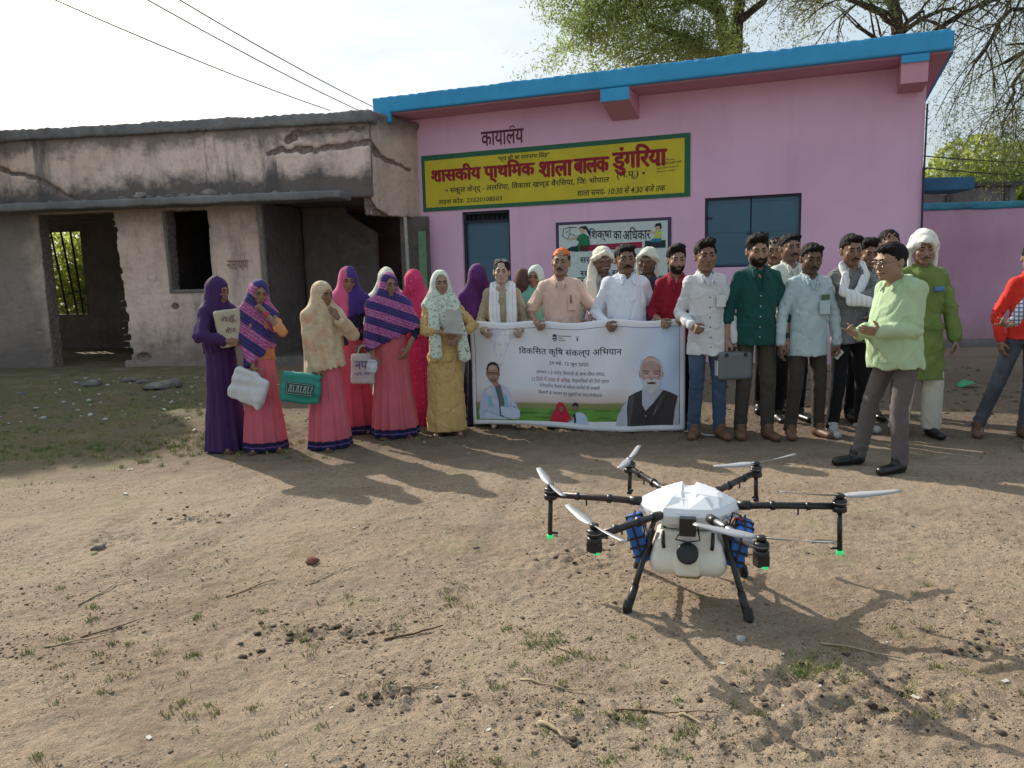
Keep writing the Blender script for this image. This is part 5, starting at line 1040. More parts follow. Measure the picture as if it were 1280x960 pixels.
p20 = Person('man in light blue shirt with green badge on the pocket and dark brown trousers', (2.40, 6.45), 1.58, -2, w=1.02, belly=.01, head=(-6, 8, 0), group=GM, arms={1: ((.25, -.06, .80), (1, .8, 0), 'grip', (-1, .2, 0))}, feet={-1: (-.13, .0, -16), 1: (.13, .02, 14)}, skin=SK_D, stub=.5)
p20.std('side', mou=.7, tr=M_BRNT, shoe=M_TAN, mat=M_LBLUE, v=.07, hem=.74, seed=23, flare=.01)
F = Field((.03, -.22, 1.05), (.16, -.05, 1.35), .005); F.box((.045, -.146, 1.10), (.135, -.122, 1.22), .004, rnd=.005); F.obj('pocket', M_LBLUE, p20.o, p20.k); F = Field((.03, -.22, 1.1), (.16, -.05, 1.35), .005); F.box((.060, -.142, 1.228), (.130, -.128, 1.272), .002, rnd=.003); F.obj('badge', simple('olive_badge', (.09, .13, .06), .6), p20.o, p20.k)
p21 = Person('man in grey printed shirt and black trousers with white cloth sling at his neck', (2.76, 6.5), 1.64, 6, w=.94, head=(-6, 8, 0), group=GM, arms={-1: ((.17, -.22, 1.26), (-1, -.2, -1.4), 'relax', (.1, 1, 0), (1, -.3, .1)), 1: ((.10, -.20, 1.0), (1, .5, -.3), 'grip', (-1, .4, 0))}, feet={-1: (-.13, -.02, -14), 1: (.20, .12, 22)}, skin=SK_M, stub=.25)
p21.std('side', mou=.8, tr=M_BLKT, shoe=M_WSHOE, mat=M_GREYP, v=.04, hem=.80, seed=27)
e = p21.J['el', -1]
p21.stole(M_WST, [[(-.03, .07, 1.45), (-.078, .0, 1.455), (-.085, -.085, 1.37), (-.14, -.15, 1.24), (e[0] + .03, e[1] - .055, e[2] + .03), (e[0] + .10, e[1] - .08, e[2] + .0)], [(.03, .07, 1.45), (.080, .0, 1.455), (.075, -.095, 1.37), (.0, -.16, 1.26), (-.09, -.18, 1.16), (e[0] + .09, e[1] - .08, e[2] + .0)]], .030, (1.35, .55, 1.35), 'sling', k=.02, seed=4, ripple=.0006)
p22 = Person('young man whose head shows between the white sling and the white turban', (3.44, 7.3), 1.69, -4, w=.92, head=(-4, 8, 0), group=GM, skin=SK_M, stub=.4, hands=False); p22.std('short', mou=.8, tr=M_BLKT, shoe=M_SHOE, mat=M_DKBL, seed=28)
p22b = Person('dark haired person almost hidden behind the man in pale sage shirt', (3.12, 7.05), 1.60, 0, w=.9, head=(0, 8, 0), group=GM, skin=SK_M, hands=False); p22b.std('puff', tr=M_BLKT, shoe=M_SHOE, mat=M_GREYS, seed=29)
p23 = Person('stout man in pale sage shirt and grey trousers, in profile, talking with both hands out', (2.60, 5.32), 1.55, -74, w=1.12, belly=.11, lean=(0, -.035), head=(-2, 6, 0), hoff=(0, -.075, -.012),
    arms={1: ((.12, -.30, 1.07), (.25, 1, -.9), 'open', (-.8, .1, .6), (-.15, -1, .15)), -1: ((-.05, -.34, 1.05), (-.25, 1, -.9), 'point', (.5, -.2, .8), (.1, -1, .12))}, feet={1: (.07, -.05, 6), -1: (-.27, -.14, -6)}, skin=SK_L, stub=.15, hs=1.04)
p23.std('side', tr=M_GRYT, shoe=M_SHOE, mat=M_SAGE, v=.03, hem=.79, seed=31, flare=.014, g=.016, fold=1.25, mou=.01)
F = Field((-.10, -.14, -.03), (.10, .06, .04), .003)
for sd in (-1, 1):
    for a in range(16):
        t0, t1 = a / 16 * 6.283, (a + 1) / 16 * 6.283; F.cap((sd * .032 + .021 * math.cos(t0), -.104, -.002 + .016 * math.sin(t0)), (sd * .032 + .021 * math.cos(t1), -.104, -.002 + .016 * math.sin(t1)), .0022, None, 0)
    F.cap((sd * .053, -.102, .004), (sd * .080, .01, .006), .0022, None, 0)
F.cap((-.011, -.105, .002), (.011, -.105, .002), .0022, None, 0); p23.head_obj(F, 'spectacles', simple('metal_frame', (.20, .19, .18), .25, .1, 4, 0, metal=.8))
p24 = Person('elderly man in large white turban, olive green kurta and white pajama', (3.25, 6.35), 1.62, -8, w=1.0, belly=.01, head=(-8, 5, 0), group=GM, arms={1: ((.27, -.05, .83), (1, .8, 0), 'relax', (-1, .1, 0))}, feet={-1: (-.12, .02, -10), 1: (.13, -.03, 6)}, skin=SK_L, stub=.2)
p24.wrap(cloth('turban_cloth', (.78, .76, .70), (.68, .66, .60)), .022, 7, drape=1); p24.brows(); p24.moustache(None, .5)
F = p24.fld(.48, 1.56); p24.torso(F, .014, .92, 0, .02); F.loft([(.50, 0, 0, .215, .172), (.72, 0, 0, .20, .160), (.95, 0, 0, .180, .136)], .03, 'u', .012, 9, 4); p24.sleeves(F, .012, 'long', cuff=.012); p24.folds(F, 1.2, 33)
for q in (-1, 1): F.chain([(q * .0, .078, 1.462), (q * .060, .03, 1.462), (q * .045, -.06, 1.425)], [.012, .013, .012], .006)
F.cap((0, -.105, 1.435), (0, -.135, 1.36), .026, .006, .006, 's'); F.obj('kurta', M_LIME, p24.o, p24.k); p24.trousers(M_PAJ, .01, .06, wide=.014); p24.shoes(M_SHOE)
F = Field((.04, -.22, 1.15), (.16, -.05, 1.33), .005); F.box((.055, -.150, 1.235), (.135, -.128, 1.275), .003, rnd=.004); F.obj('badge', simple('blue_badge', (.10, .22, .42), .5), p24.o, p24.k)
p25 = Person('young man in scarlet shirt and faded grey jeans at the right edge', (4.0, 6.2), 1.52, -14, w=.92, lean=(.03, 0), head=(-20, 6, 0), arms={-1: ((-.22, -.06, .86), (-1, .8, 0), 'relax', (1, .1, 0))}, feet={-1: (-.33, .03, -18), 1: (.02, -.06, 10)}, skin=SK_M, stub=.2, group=GM)
p25.std('puff', mou=.5, tr=M_JEAN2, shoe=M_TAN, mat=M_SCAR, v=.06, hem=.88, seed=37)
p26 = Person('man in blue checked shirt at the right frame edge, reaching out with one hand', (4.12, 5.85), 1.62, -30, w=1.0, lean=(0, -.04), arms={-1: ((-.45, -.36, .96), (-.3, .6, -1), 'point', (.4, .1, .9), (-.7, -.8, -.2)), 1: ((.26, -.04, .84), (1, .8, 0), 'relax', (-1, .1, 0))}, feet={-1: (-.24, -.22, -10), 1: (.12, .05, 8)}, skin=SK_L, group=GM)
p26.std('short', tr=M_JEAN2, shoe=M_WSHOE, mat=M_CHK, v=.05, hem=.8, seed=39)

# ---------------------------------------------------------------- flat print (lettering, posters) mapped onto a surface
def text_polys(txt, off=0.):
    """returns (verts2d, tris) normalised to width 1 left 0; '|x' tokens unsupported"""
    cu = bpy.data.curves.new('t', 'FONT'); cu.body = txt; cu.size = 1; cu.offset = off; cu.resolution_u = 2
    o = bpy.data.objects.new('t', cu); COL.objects.link(o); dg = bpy.context.evaluated_depsgraph_get(); me = bpy.data.meshes.new_from_object(o.evaluated_get(dg))
    bm = bmesh.new(); bm.from_mesh(me); bmesh.ops.triangulate(bm, faces=bm.faces); bm.verts.ensure_lookup_table()
    V = np.array([v.co[:2] for v in bm.verts]); T = [[v.index for v in f.verts] for f in bm.faces]; bm.free(); bpy.data.objects.remove(o); bpy.data.curves.remove(cu); bpy.data.meshes.remove(me)
    return V, T
def fitted(txt, x, z, w, h=None, off=.0, shear=0., slope=0.):
    V, T = text_polys(txt, off); V = V - V.min(0); W, Hh = V.max(0); s = w / W; sy = (h / Hh) if h else s
    V = V * (s, sy); V[:, 0] += V[:, 1] * shear; V[:, 1] += V[:, 0] * slope; return V + (x, z), T
def poly(pts): return np.array(pts, float), [list(range(len(pts)))]
def oval(cx, cz, rx, rz, n=20, rot=0., a0=0., a1=6.2832):
    P = []
    for i in range(n):
        a = a0 + (a1 - a0) * i / (n if a1 - a0 > 6.2 else n - 1); x, z = rx * math.cos(a), rz * math.sin(a); P.append((cx + x * math.cos(rot) - z * math.sin(rot), cz + x * math.sin(rot) + z * math.cos(rot)))
    return poly(P)
def printed(name, shapes, mat, fn, parent, cut=0, layer=1):
    bm = bmesh.new()
    for V, T in shapes:
        vs = [bm.verts.new((p[0], 0, p[1])) for p in V]
        for t in T:
            try: bm.faces.new([vs[i] for i in t])
            except ValueError: pass
    if cut:
        xs = [v.co.x for v in bm.verts]; x = math.floor(min(xs) / cut) * cut
        while x < max(xs): bmesh.ops.bisect_plane(bm, geom=bm.verts[:] + bm.edges[:] + bm.faces[:], plane_co=(x, 0, 0), plane_no=(1, 0, 0)); x += cut
        zs = [v.co.z for v in bm.verts]; z = math.floor(min(zs) / (cut * 2)) * cut * 2
        if max(zs) - min(zs) > .1:
            while z < max(zs): bmesh.ops.bisect_plane(bm, geom=bm.verts[:] + bm.edges[:] + bm.faces[:], plane_co=(0, 0, z), plane_no=(0, 0, 1)); z += cut * 2
    for v in bm.verts: v.co = fn(v.co.x, v.co.z, layer)
    me = bpy.data.meshes.new(name); bm.to_mesh(me); bm.free(); o = link(name, me, mat, parent)
    if len(shapes) > 1 or 'lettering' in name: o['kind'] = 'stuff'
    return o
_pc = {}
def ink(c, rough=.6):
    k = tuple(round(v, 3) for v in c)
    if k not in _pc: _pc[k] = simple('print_ink_%d' % len(_pc), c, rough, .12, 20, 0)
    return _pc[k]
def stroke(pts, w_):
    pts = [np.array(p, float) for p in pts]; L, Rr = [], []
    for i, p in enumerate(pts):
        d = pts[min(i + 1, len(pts) - 1)] - pts[max(i - 1, 0)]; d /= np.linalg.norm(d); n = np.array([-d[1], d[0]]); L.append(p + n * w_ / 2); Rr.append(p - n * w_ / 2)
    n = len(pts); return np.array(L + Rr), [[i, i + 1, n + i + 1, n + i] for i in range(n - 1)]

# painted school sign
wallf = lambda y0: (lambda u, z, l: Vector((u, y0 - .0015 * l, z)))
SG = bx('painted_name_sign', (-6.62, -.018, 2.41), (-2.28, -.0, 3.30), ink((.03, .14, .07)), SCH); tag(SG, None)
printed('sign_field', [poly([(-6.56, 2.47), (-2.36, 2.465), (-2.36, 3.235), (-6.56, 3.215)])], simple('sign_yellow', (.66, .54, .035), .6, .15, 2, .1, 40), wallf(-.0185), SCH)
RD, BK = ink((.30, .012, .025)), ink((.015, .015, .03))
f2 = wallf(-.021)
HEAD_ = [fitted('शासकीय प्ाथमिक'.replace('मिक', 'िमक'), -6.44, 2.80, 1.78, .33, .012), fitted('शाला', -4.58, 2.82, .53, .24, .012), fitted('बालक', -4.02, 2.84, .54, .22, .012), fitted('डुंगिरया', -3.42, 2.78, .80, .42, .012)]
RW = printed('lettering', HEAD_, RD, f2, SCH)
for k, (dx, dz_) in enumerate(((.014, 0), (-.010, .004), (.004, -.010))): printed('lettering_body', [(V_ + (dx, dz_), T_) for V_, T_ in HEAD_], RD, wallf(-.0214 - .0003 * k), SCH)
printed('lettering', [fitted('"स्व.श्ी बा रामनाथ िसंह"', -5.28, 3.10, .86, .105, .01, .15), fitted('• संकुल केन्द् - ललिरया, िवकास खण्ड बैरिसया, िज: भोपाल', -6.20, 2.655, 2.72, .135, .012, .12), fitted('(म.प्.) •', -3.36, 2.70, .42, .13, .012, .1), fitted('डाइस कोड- 23320108503', -6.34, 2.505, 1.12, .10, .01, .15), fitted('शाला समय- 10:30 से 4:30 बजे तक', -3.98, 2.505, 1.34, .115, .01, .15),
    fitted('सुरक्ित पेयजल', -2.66, 2.93, .17, .03, 0), fitted('स्वच्छ शाला सुन्दर शाला', -2.78, 2.86, .38, .04, .004, 0, .06), fitted('हाथ धोना साबुन से', -2.76, 2.81, .32, .035, 0, 0, .06), fitted('िमशन अंकुर', -2.76, 2.765, .28, .03, 0, 0, .06)], BK, f2, SCH)
printed('wall_lettering', [fitted('कायालय', -5.55, 3.365, .72, .225, .02, 0, .0), stroke([(-5.06, 3.60), (-5.04, 3.63), (-5.0, 3.635), (-4.98, 3.61)], .02)], ink((.15, .03, .06)), wallf(-.001), SCH)
# right to education board
bx('education_board', (-4.33, -.016, 1.20), (-2.55, -.0, 2.13), ink((.075, .05, .11)), SCH)
printed('board_field', [poly([(-4.28, 1.25), (-2.60, 1.25), (-2.60, 2.085), (-4.28, 2.085)])], ink((.62, .70, .68)), wallf(-.0165), SCH)
f3 = wallf(-.019)
printed('lettering', [fitted('िशक्षा', -3.80, 1.82, .36, .20, .012), fitted('का', -3.42, 1.84, .13, .12, .014), fitted('अिधकार', -3.27, 1.82, .42, .19, .012), fitted('सर्व िशक्षा अिभयान', -3.95, 1.47, 1.15, .15, .014), fitted('सब पढ़ें सब बढ़ें', -3.95, 1.28, .95, .13, .012)], BK, f3, SCH)
pz = lambda x: 1.70 + (x + 4.1) * .03
printed('pencil_body', [poly([(-3.95, 1.675), (-2.98, 1.70), (-2.98, 1.79), (-3.95, 1.765)])], ink((.32, .02, .06)), f3, SCH)
printed('pencil_end', [poly([(-2.94, 1.69), (-2.63, 1.69), (-2.63, 1.80), (-2.94, 1.80)]), poly([(-4.20, 1.70), (-3.97, 1.67), (-3.97, 1.765), (-4.08, 1.755)])], ink((.02, .04, .05)), f3, SCH)
printed('painted_girl_dress', [poly([(-4.02, 1.69), (-3.82, 1.67), (-3.78, 1.78), (-3.80, 1.90), (-3.88, 1.95), (-3.95, 1.93), (-4.0, 1.86), (-3.96, 1.82)])], ink((.02, .20, .09)), f3, SCH)
printed('painted_skin', [oval(-3.90, 2.0, .045, .05), oval(-2.74, 1.985, .045, .05), poly([(-4.0, 1.86), (-4.12, 1.85), (-4.12, 1.88), (-3.96, 1.93)]), poly([(-2.78, 1.90), (-2.90, 1.905), (-2.90, 1.93), (-2.77, 1.935)])], ink((.60, .42, .28)), wallf(-.0205), SCH)
printed('painted_hair', [poly([(-3.97, 2.01), (-3.93, 2.05), (-3.84, 2.06), (-3.80, 2.0), (-3.77, 1.90), (-3.80, 1.92), (-3.84, 2.0), (-3.92, 2.03)]), poly([(-2.80, 2.0), (-2.77, 2.045), (-2.70, 2.05), (-2.685, 1.98), (-2.71, 1.96), (-2.72, 2.01)])], BK, wallf(-.022), SCH)
printed('painted_book', [stroke([(-4.22, 1.92), (-4.20, 2.03), (-4.10, 2.05), (-4.00, 2.04)], .012), stroke([(-4.22, 1.92), (-4.14, 1.87), (-4.10, 1.95), (-4.02, 1.92)], .012), stroke([(-4.18, 1.96), (-4.12, 2.0)], .01), stroke([(-4.10, 2.05), (-4.10, 1.95)], .01)], BK, f3, SCH)
printed('painted_boy_shirt', [poly([(-2.80, 1.82), (-2.69, 1.82), (-2.69, 1.94), (-2.78, 1.945)])], ink((.55, .62, .12)), f3, SCH)
printed('painted_boy_shorts', [poly([(-2.88, 1.78), (-2.70, 1.775), (-2.69, 1.83), (-2.82, 1.83)])], ink((.03, .22, .30)), wallf(-.022), SCH)
printed('board_rule', [poly([(-4.0, 1.262), (-2.60, 1.262), (-2.60, 1.285), (-4.0, 1.285)])], ink((.02, .20, .12)), f3, SCH)
# faded scrawl on the old wall
printed('wall_scrawl', [fitted('नारायण', 1.30, 1.55, .36, .14, .0, .1)], ink((.24, .13, .11)), lambda u, z, l: Vector((u, -.012, z)), OLD)

# ---------------------------------------------------------------- banner
BW, BH = 1.86, .925
BN = empty('banner', (-.36, 7.06, .05), -math.atan2(.34, 1.83), 'white printed campaign banner with two portraits held up in front of the group', 'banner')
def bfn(u, z, l=0):
    y = .022 * math.sin(3.1 * u + .8) + .012 * math.sin(9 * u + 4 * z) * (.3 + z) + .006 * math.sin(17 * u - 9 * z) + .012 * (1 - z / BH) * math.sin(5 * u + 1); zz = z + .020 * math.sin(u / BW * math.pi * 3 + .6) * (z / BH - .5) * .6 - .05 * (u / BW) * (1 - z / BH) - .022 * math.sin(math.pi * u / BW * 3) ** 2 * (z / BH) ** 4 + .014 * math.sin(u * 4.2) * (1 - z / BH)
    return Vector((u, y - .0016 * l, zz))
nx, nz_ = 90, 40; V = []; Q = []
for j in range(nz_ + 1):
    for i in range(nx + 1): V.append(bfn(BW * i / nx, BH * j / nz_)[:])
for j in range(nz_):
    for i in range(nx): a = j * (nx + 1) + i; Q.append((a, a + 1, a + nx + 2, a + nx + 1))
m = NB('banner_vinyl', .45, .35); p = m.xyz()
c = m.mix(m.ramp(m.noise(1.6, 3, .6), .35, .65), (.72, .74, .84), (.77, .77, .80)); c = m.mix(m.ramp(p['X'], 1.3, 1.7), c, (.56, .68, .90))
c = m.mix(m.math('MULTIPLY', m.ramp(m.math('ADD', p['X'], m.math('MULTIPLY', m.noise(3), .4)), .55, .25), .5), c, (.66, .72, .76))
c = m.mix(m.ramp(p['Z'], .34, .16), c, (.60, .42, .34)); c = m.mix(m.ramp(p['Z'], .21, .19), c, (.24, .25, .10)); c = m.mix(m.ramp(p['Z'], .155, .14), c, (.14, .32, .05))
c = m.mix(m.math('MULTIPLY', m.ramp(m.noise(5, 3, .5, m.scaled((1, 1, 5))), .48, .6), m.ramp(p['Z'], .16, .13)), c, (.08, .18, .03))
e = m.math('MAXIMUM', m.math('MAXIMUM', m.ramp(p['X'], .028, .027), m.ramp(p['X'], BW - .042, BW - .041)), m.math('MAXIMUM', m.ramp(p['Z'], BH - .062, BH - .061), m.ramp(p['Z'], .038, .037)))
c = m.mix(e, c, (.78, .79, .84)); m.bump(m.noise(1, 4, .6, m.scaled((6, 6, 3)), .8), .35, .02); m.color(c)
o = link('banner_sheet', npmesh('banner_sheet', V, Q), m.m, BN); md = o.modifiers.new('s', 'SOLIDIFY'); md.thickness = .0008; md.offset = 1
CUT = .045
def pb(name, shapes, c, l): return printed(name, shapes, ink(c, .5), bfn, BN, CUT, l)
pb('border_line', [stroke([(.035, .05), (.037, .86)], .004), stroke([(.035, .862), (1.82, .866)], .004), stroke([(1.815, .05), (1.815, .866)], .004)], (.06, .06, .08), 1)
pb('lettering', [fitted('िवकिसत कृिष संकल्प अिभयान', .43, .615, .90, .085, .010), fitted('29 मई- 12 जून 2025', .70, .535, .345, .048, .006)], (.02, .02, .03), 1)
pb('lettering', [fitted('लगभग 1.5 करोड़ िकसानों के साथ सीधा संवाद,', .585, .455, .60, .045, .002), fitted('से वैज्ञािनक िकसानों को नवीनतम तकनीकों की जानकारी', .61, .335, .53, .045, .002), fitted('िकसानों के नवाचार एवं सुझावों का दस्तावेजीकरण', .60, .275, .56, .045, .002)], (.05, .05, .07), 1)
pb('lettering', [fitted('12 िदनों में 2000 से अिधक', .545, .395, .34, .045, .003)], (.30, .05, .06), 1); pb('lettering', [fitted('वैज्ञािनकों की टीमों द्वारा', .90, .395, .32, .045, .002)], (.06, .05, .07), 1)
pb('emblem', [oval(.755, .805, .012, .013), poly([(.735, .77), (.775, .77), (.775, .785), (.735, .785)]), oval(.742, .80, .007, .010), oval(.768, .80, .007, .010), poly([(.74, .755), (.77, .755), (.77, .763), (.74, .763)]), stroke([(.785, .803), (.90, .805)], .006), stroke([(.785, .785), (.83, .785)], .005), stroke([(.785, .765), (.85, .766)], .005), stroke([(.94, .805), (.952, .79), (.965, .805)], .005), stroke([(.952, .79), (.952, .76)], .006), oval(.952, .775, .010, .008)], (.05, .05, .06), 1)
# map silhouette
pb('pale_print', [poly([(.12, .862), (.49, .862), (.44, .80), (.37, .77), (.33, .68), (.30, .60), (.275, .52), (.25, .47), (.235, .55), (.22, .65), (.20, .72), (.17, .76), (.15, .80)])], (.68, .66, .78), .7)
# left portrait: man with spectacles, pale jacket, arms folded
SKP = (.42, .25, .19)
pb('portrait_jacket', [poly([(.06, .048), (.055, .12), (.075, .24), (.105, .32), (.165, .35), (.21, .36), (.26, .355), (.32, .33), (.36, .25), (.41, .16), (.43, .10), (.42, .05)])], (.52, .60, .80), 1)
pb('portrait_trim', [poly([(.125, .33), (.16, .35), (.20, .22), (.19, .13), (.145, .16)]), poly([(.275, .345), (.305, .33), (.345, .23), (.34, .15), (.30, .15)])], (.68, .62, .72), 2); pb('portrait_trim', [poly([(.13, .25), (.17, .26), (.185, .15), (.15, .16)]), poly([(.285, .27), (.315, .26), (.325, .17), (.30, .16)])], (.25, .58, .68), 3)
pb('portrait_shirt', [poly([(.20, .36), (.255, .36), (.29, .20), (.285, .07), (.245, .07), (.235, .20)])], (.12, .15, .15), 2)
pb('portrait_arm', [poly([(.10, .05), (.11, .13), (.20, .09), (.30, .055), (.30, .047)]), poly([(.25, .16), (.36, .165), (.43, .13), (.43, .07), (.36, .048), (.26, .085)])], (.60, .66, .84), 4); pb('portrait_arm_line', [stroke([(.10, .13), (.2, .09), (.30, .06), (.36, .05)], .004), stroke([(.25, .163), (.36, .167), (.40, .15)], .004)], (.20, .25, .40), 5)
pb('portrait_face', [oval(.195, .455, .055, .085), poly([(.165, .40), (.225, .40), (.25, .35), (.20, .34)]), oval(.14, .45, .010, .020), oval(.25, .45, .008, .018)], SKP, 3)
pb('portrait_hair', [poly([(.138, .46), (.136, .50), (.15, .54), (.18, .562), (.215, .562), (.243, .54), (.254, .50), (.252, .46), (.243, .50), (.228, .53), (.195, .542), (.165, .53), (.150, .50), (.145, .46)])], (.02, .018, .02), 4)
pb('portrait_spectacles', [stroke([(.145, .465), (.165, .468), (.19, .463), (.20, .468), (.22, .463), (.25, .467)], .006), stroke([(.155, .465), (.158, .447), (.182, .445), (.19, .462)], .004), stroke([(.20, .464), (.205, .446), (.228, .447), (.236, .464)], .004), stroke([(.175, .405), (.20, .399), (.222, .406)], .005), stroke([(.205, .43), (.197, .428)], .006)], (.10, .03, .03), 5)
# right portrait: white bearded man in a dark waistcoat
pb('portrait_sleeve', [poly([(1.27, .047), (1.29, .13), (1.33, .20), (1.40, .30), (1.50, .34), (1.66, .34), (1.77, .29), (1.81, .22), (1.812, .047)])], (.50, .50, .60), 1)
pb('portrait_waistcoat', [poly([(1.375, .047), (1.37, .20), (1.385, .29), (1.44, .32), (1.50, .345), (1.50, .22), (1.53, .17), (1.60, .24), (1.68, .34), (1.74, .32), (1.80, .29), (1.775, .18), (1.76, .047)])], (.045, .038, .045), 2)
pb('portrait_shirt', [poly([(1.50, .36), (1.50, .22), (1.53, .17), (1.60, .24), (1.68, .35)])], (.50, .52, .60), 3)
pb('portrait_face', [oval(1.575, .50, .085, .125, 24), oval(1.485, .475, .012, .030), oval(1.667, .475, .012, .030)], (.50, .33, .29), 4)
pb('portrait_beard', [poly([(1.492, .47), (1.50, .40), (1.52, .355), (1.55, .325), (1.58, .315), (1.62, .33), (1.645, .365), (1.66, .42), (1.664, .475), (1.65, .43), (1.63, .425), (1.61, .437), (1.58, .443), (1.55, .437), (1.52, .425), (1.505, .43)])], (.60, .60, .64), 5)
pb('portrait_mouth', [poly([(1.535, .405), (1.58, .412), (1.625, .405), (1.605, .392), (1.555, .392)]), stroke([(1.51, .497), (1.535, .503), (1.56, .495)], .007), stroke([(1.595, .495), (1.62, .503), (1.645, .497)], .007), oval(1.538, .478, .014, .005), oval(1.618, .478, .014, .005), stroke([(1.562, .437), (1.578, .430), (1.595, .437)], .006)], (.10, .05, .05), 6)
pb('portrait_hairline', [stroke([(1.492, .47), (1.488, .52), (1.50, .57), (1.52, .60)], .012), stroke([(1.66, .47), (1.663, .52), (1.65, .57), (1.63, .60)], .012)], (.52, .48, .50), 5); pb('portrait_detail', [oval(1.53, .13, .006, .006), stroke([(1.60, .14), (1.625, .20)], .003)], (.45, .35, .25), 6)
pb('portrait_tone', [poly([(1.505, .56), (1.53, .60), (1.575, .612), (1.62, .60), (1.645, .56), (1.62, .575), (1.575, .585), (1.53, .575)]), oval(1.535, .462, .018, .012), oval(1.615, .462, .018, .012), poly([(1.570, .50), (1.582, .50), (1.592, .452), (1.562, .452)])], (.62, .44, .40), 5)
pb('portrait_tone', [poly([(1.640, .56), (1.655, .52), (1.656, .47), (1.640, .45), (1.646, .50)]), poly([(1.560, .452), (1.594, .452), (1.588, .444), (1.566, .444)]), stroke([(1.515, .545), (1.575, .552), (1.635, .545)], .003)], (.34, .20, .18), 6)
pb('portrait_tone', [oval(.188, .51, .034, .018), oval(.170, .435, .012, .010), oval(.218, .435, .012, .010)], (.56, .38, .30), 3.5); pb('portrait_tone', [poly([(.235, .49), (.247, .46), (.240, .42), (.225, .40), (.232, .44)]), poly([(.165, .40), (.225, .40), (.235, .375), (.18, .38)])], (.28, .15, .11), 3.6)
pb('portrait_tone', [poly([(1.385, .28), (1.44, .31), (1.42, .20), (1.40, .06), (1.38, .06)]), poly([(1.66, .30), (1.70, .31), (1.64, .18), (1.58, .10), (1.60, .18)])], (.085, .075, .085), 3)
# small farming couple
pb('couple_red', [poly([(.70, .048), (.71, .10), (.745, .15), (.76, .20), (.785, .225), (.815, .22), (.835, .19), (.86, .14), (.89, .09), (.90, .048)])], (.55, .02, .05), 1); pb('couple_blue', [poly([(.86, .048), (.88, .08), (.91, .10), (.93, .14), (.96, .15), (1.0, .14), (1.03, .10), (1.04, .048)])], (.50, .62, .80), 2)
pb('couple_skin', [oval(.80, .165, .018, .024), oval(.925, .18, .020, .028), poly([(.85, .07), (.90, .09), (.90, .075), (.86, .055)])], (.28, .15, .11), 3); pb('couple_hair', [poly([(.90, .19), (.905, .22), (.93, .232), (.95, .22), (.95, .19), (.94, .20), (.92, .205)]), poly([(.905, .12), (.925, .13), (.93, .06), (.915, .05)])], (.02, .02, .02), 4)
bm = bmesh.new(); P_ = [BN.matrix_basis @ Vector((BW - .01, 0, -.045)), Vector((1.52, 6.60, .035)), Vector((1.60, 6.52, .012)), Vector((1.74, 6.50, .010)), Vector((1.83, 6.58, .006))]
tube(bm, P_, .006, 6); tag(bmobj('trailing_string', bm, simple('white_cord', (.6, .6, .55), .8), smooth=True), 'white cord trailing on the ground from the banner corner', 'cord')

# ---------------------------------------------------------------- things held in the hands
def bag(label, loc, rz, w_, h_, d_, mat, tilt=0., seed=1, name='bag', cat='bag', handles=True, crump=.006, txt=None, txc=(.05, .05, .3), panel=None, scr=False):
    E = empty(name, loc, rz, label, cat); E.rotation_euler = (0, tilt, rz)
    F = Field((-w_ / 2 - .05, -d_ - .04, -h_ - .04), (w_ / 2 + .05, d_ + .04, .06), .0065)
    F.box((-w_ / 2, -d_ / 2, -h_), (w_ / 2, d_ / 2, 0), .0, rnd=min(.02, d_ * .42)); F.disp(lambda X, Y, Z: crump * wob(X, Y * .3, Z, 30, seed) + crump * .7 * wob(X, Y * .3, Z, 70, seed + 1) - d_ * .28 * np.exp(-((X / (w_ * .4)) ** 2 + ((Z + h_ * .6) / (h_ * .4)) ** 2)))
    F.obj('bag_body', mat, E)
    if handles:
        bm = bmesh.new(); tube(bm, [(-w_ * .22, 0, -.005), (-w_ * .15, 0, .05), (0, 0, .07), (w_ * .15, 0, .05), (w_ * .22, 0, -.005)], .007, 6); bmobj('handle', bm, mat, E, True)
    yb = -d_ / 2 - d_ * .30 - crump * 1.2
    if panel: printed('label_panel', [poly([(-w_ * .36, -h_ * .72), (w_ * .36, -h_ * .72), (w_ * .36, -h_ * .30), (-w_ * .36, -h_ * .30)])], ink(panel), lambda u, z, l: Vector((u, yb, z)), E); printed('label_frame', [stroke([(-w_ * .33, -h_ * .69), (w_ * .33, -h_ * .69), (w_ * .33, -h_ * .33), (-w_ * .33, -h_ * .33), (-w_ * .33, -h_ * .69)], .004)], ink((.3, .4, .38)), lambda u, z, l: Vector((u, yb - .001, z)), E)
    if scr: printed('worn_print', [stroke([(-w_ * .28 + k * w_ * .062, -h_ * .64), (-w_ * .28 + (k + (.7 if k % 3 == 0 else .1)) * w_ * .062, -h_ * .38)], .007) for k in range(10)] + [stroke([(-w_ * .28, -h_ * (.40 + .1 * k)), (w_ * .28, -h_ * (.40 + .1 * k))], .003) for k in (0, 2)], ink((.30, .38, .36)), lambda u, z, l: Vector((u, yb - .002, z)), E)
    if txt: printed('lettering', [fitted(t, -w_ * q / 2, z * h_, w_ * q, h_ * hh, .01) for t, z, q, hh in txt], ink(txc), lambda u, z, l: Vector((u, yb - .002, z)), E)
    return E
KH = cloth('printed_jute_cloth', (.50, .44, .33), (.42, .37, .28)); PLW = simple('white_plastic_bag', (.55, .58, .60), .35, .1, 4, .3, 30, .006, .5); GRB = simple('green_woven_bag', (.02, .26, .21), .45, .15, 6, .25, 40, .004, .4)
bag('cream printed cloth bag hugged by the woman in deep purple', (-2.235, 6.33, 1.16), R(24), .20, .29, .05, KH, -.12, 3, handles=False, txt=[('गेहूँ', -.35, .6, .2), ('बीज', -.62, .4, .16)], txc=(.16, .08, .10))
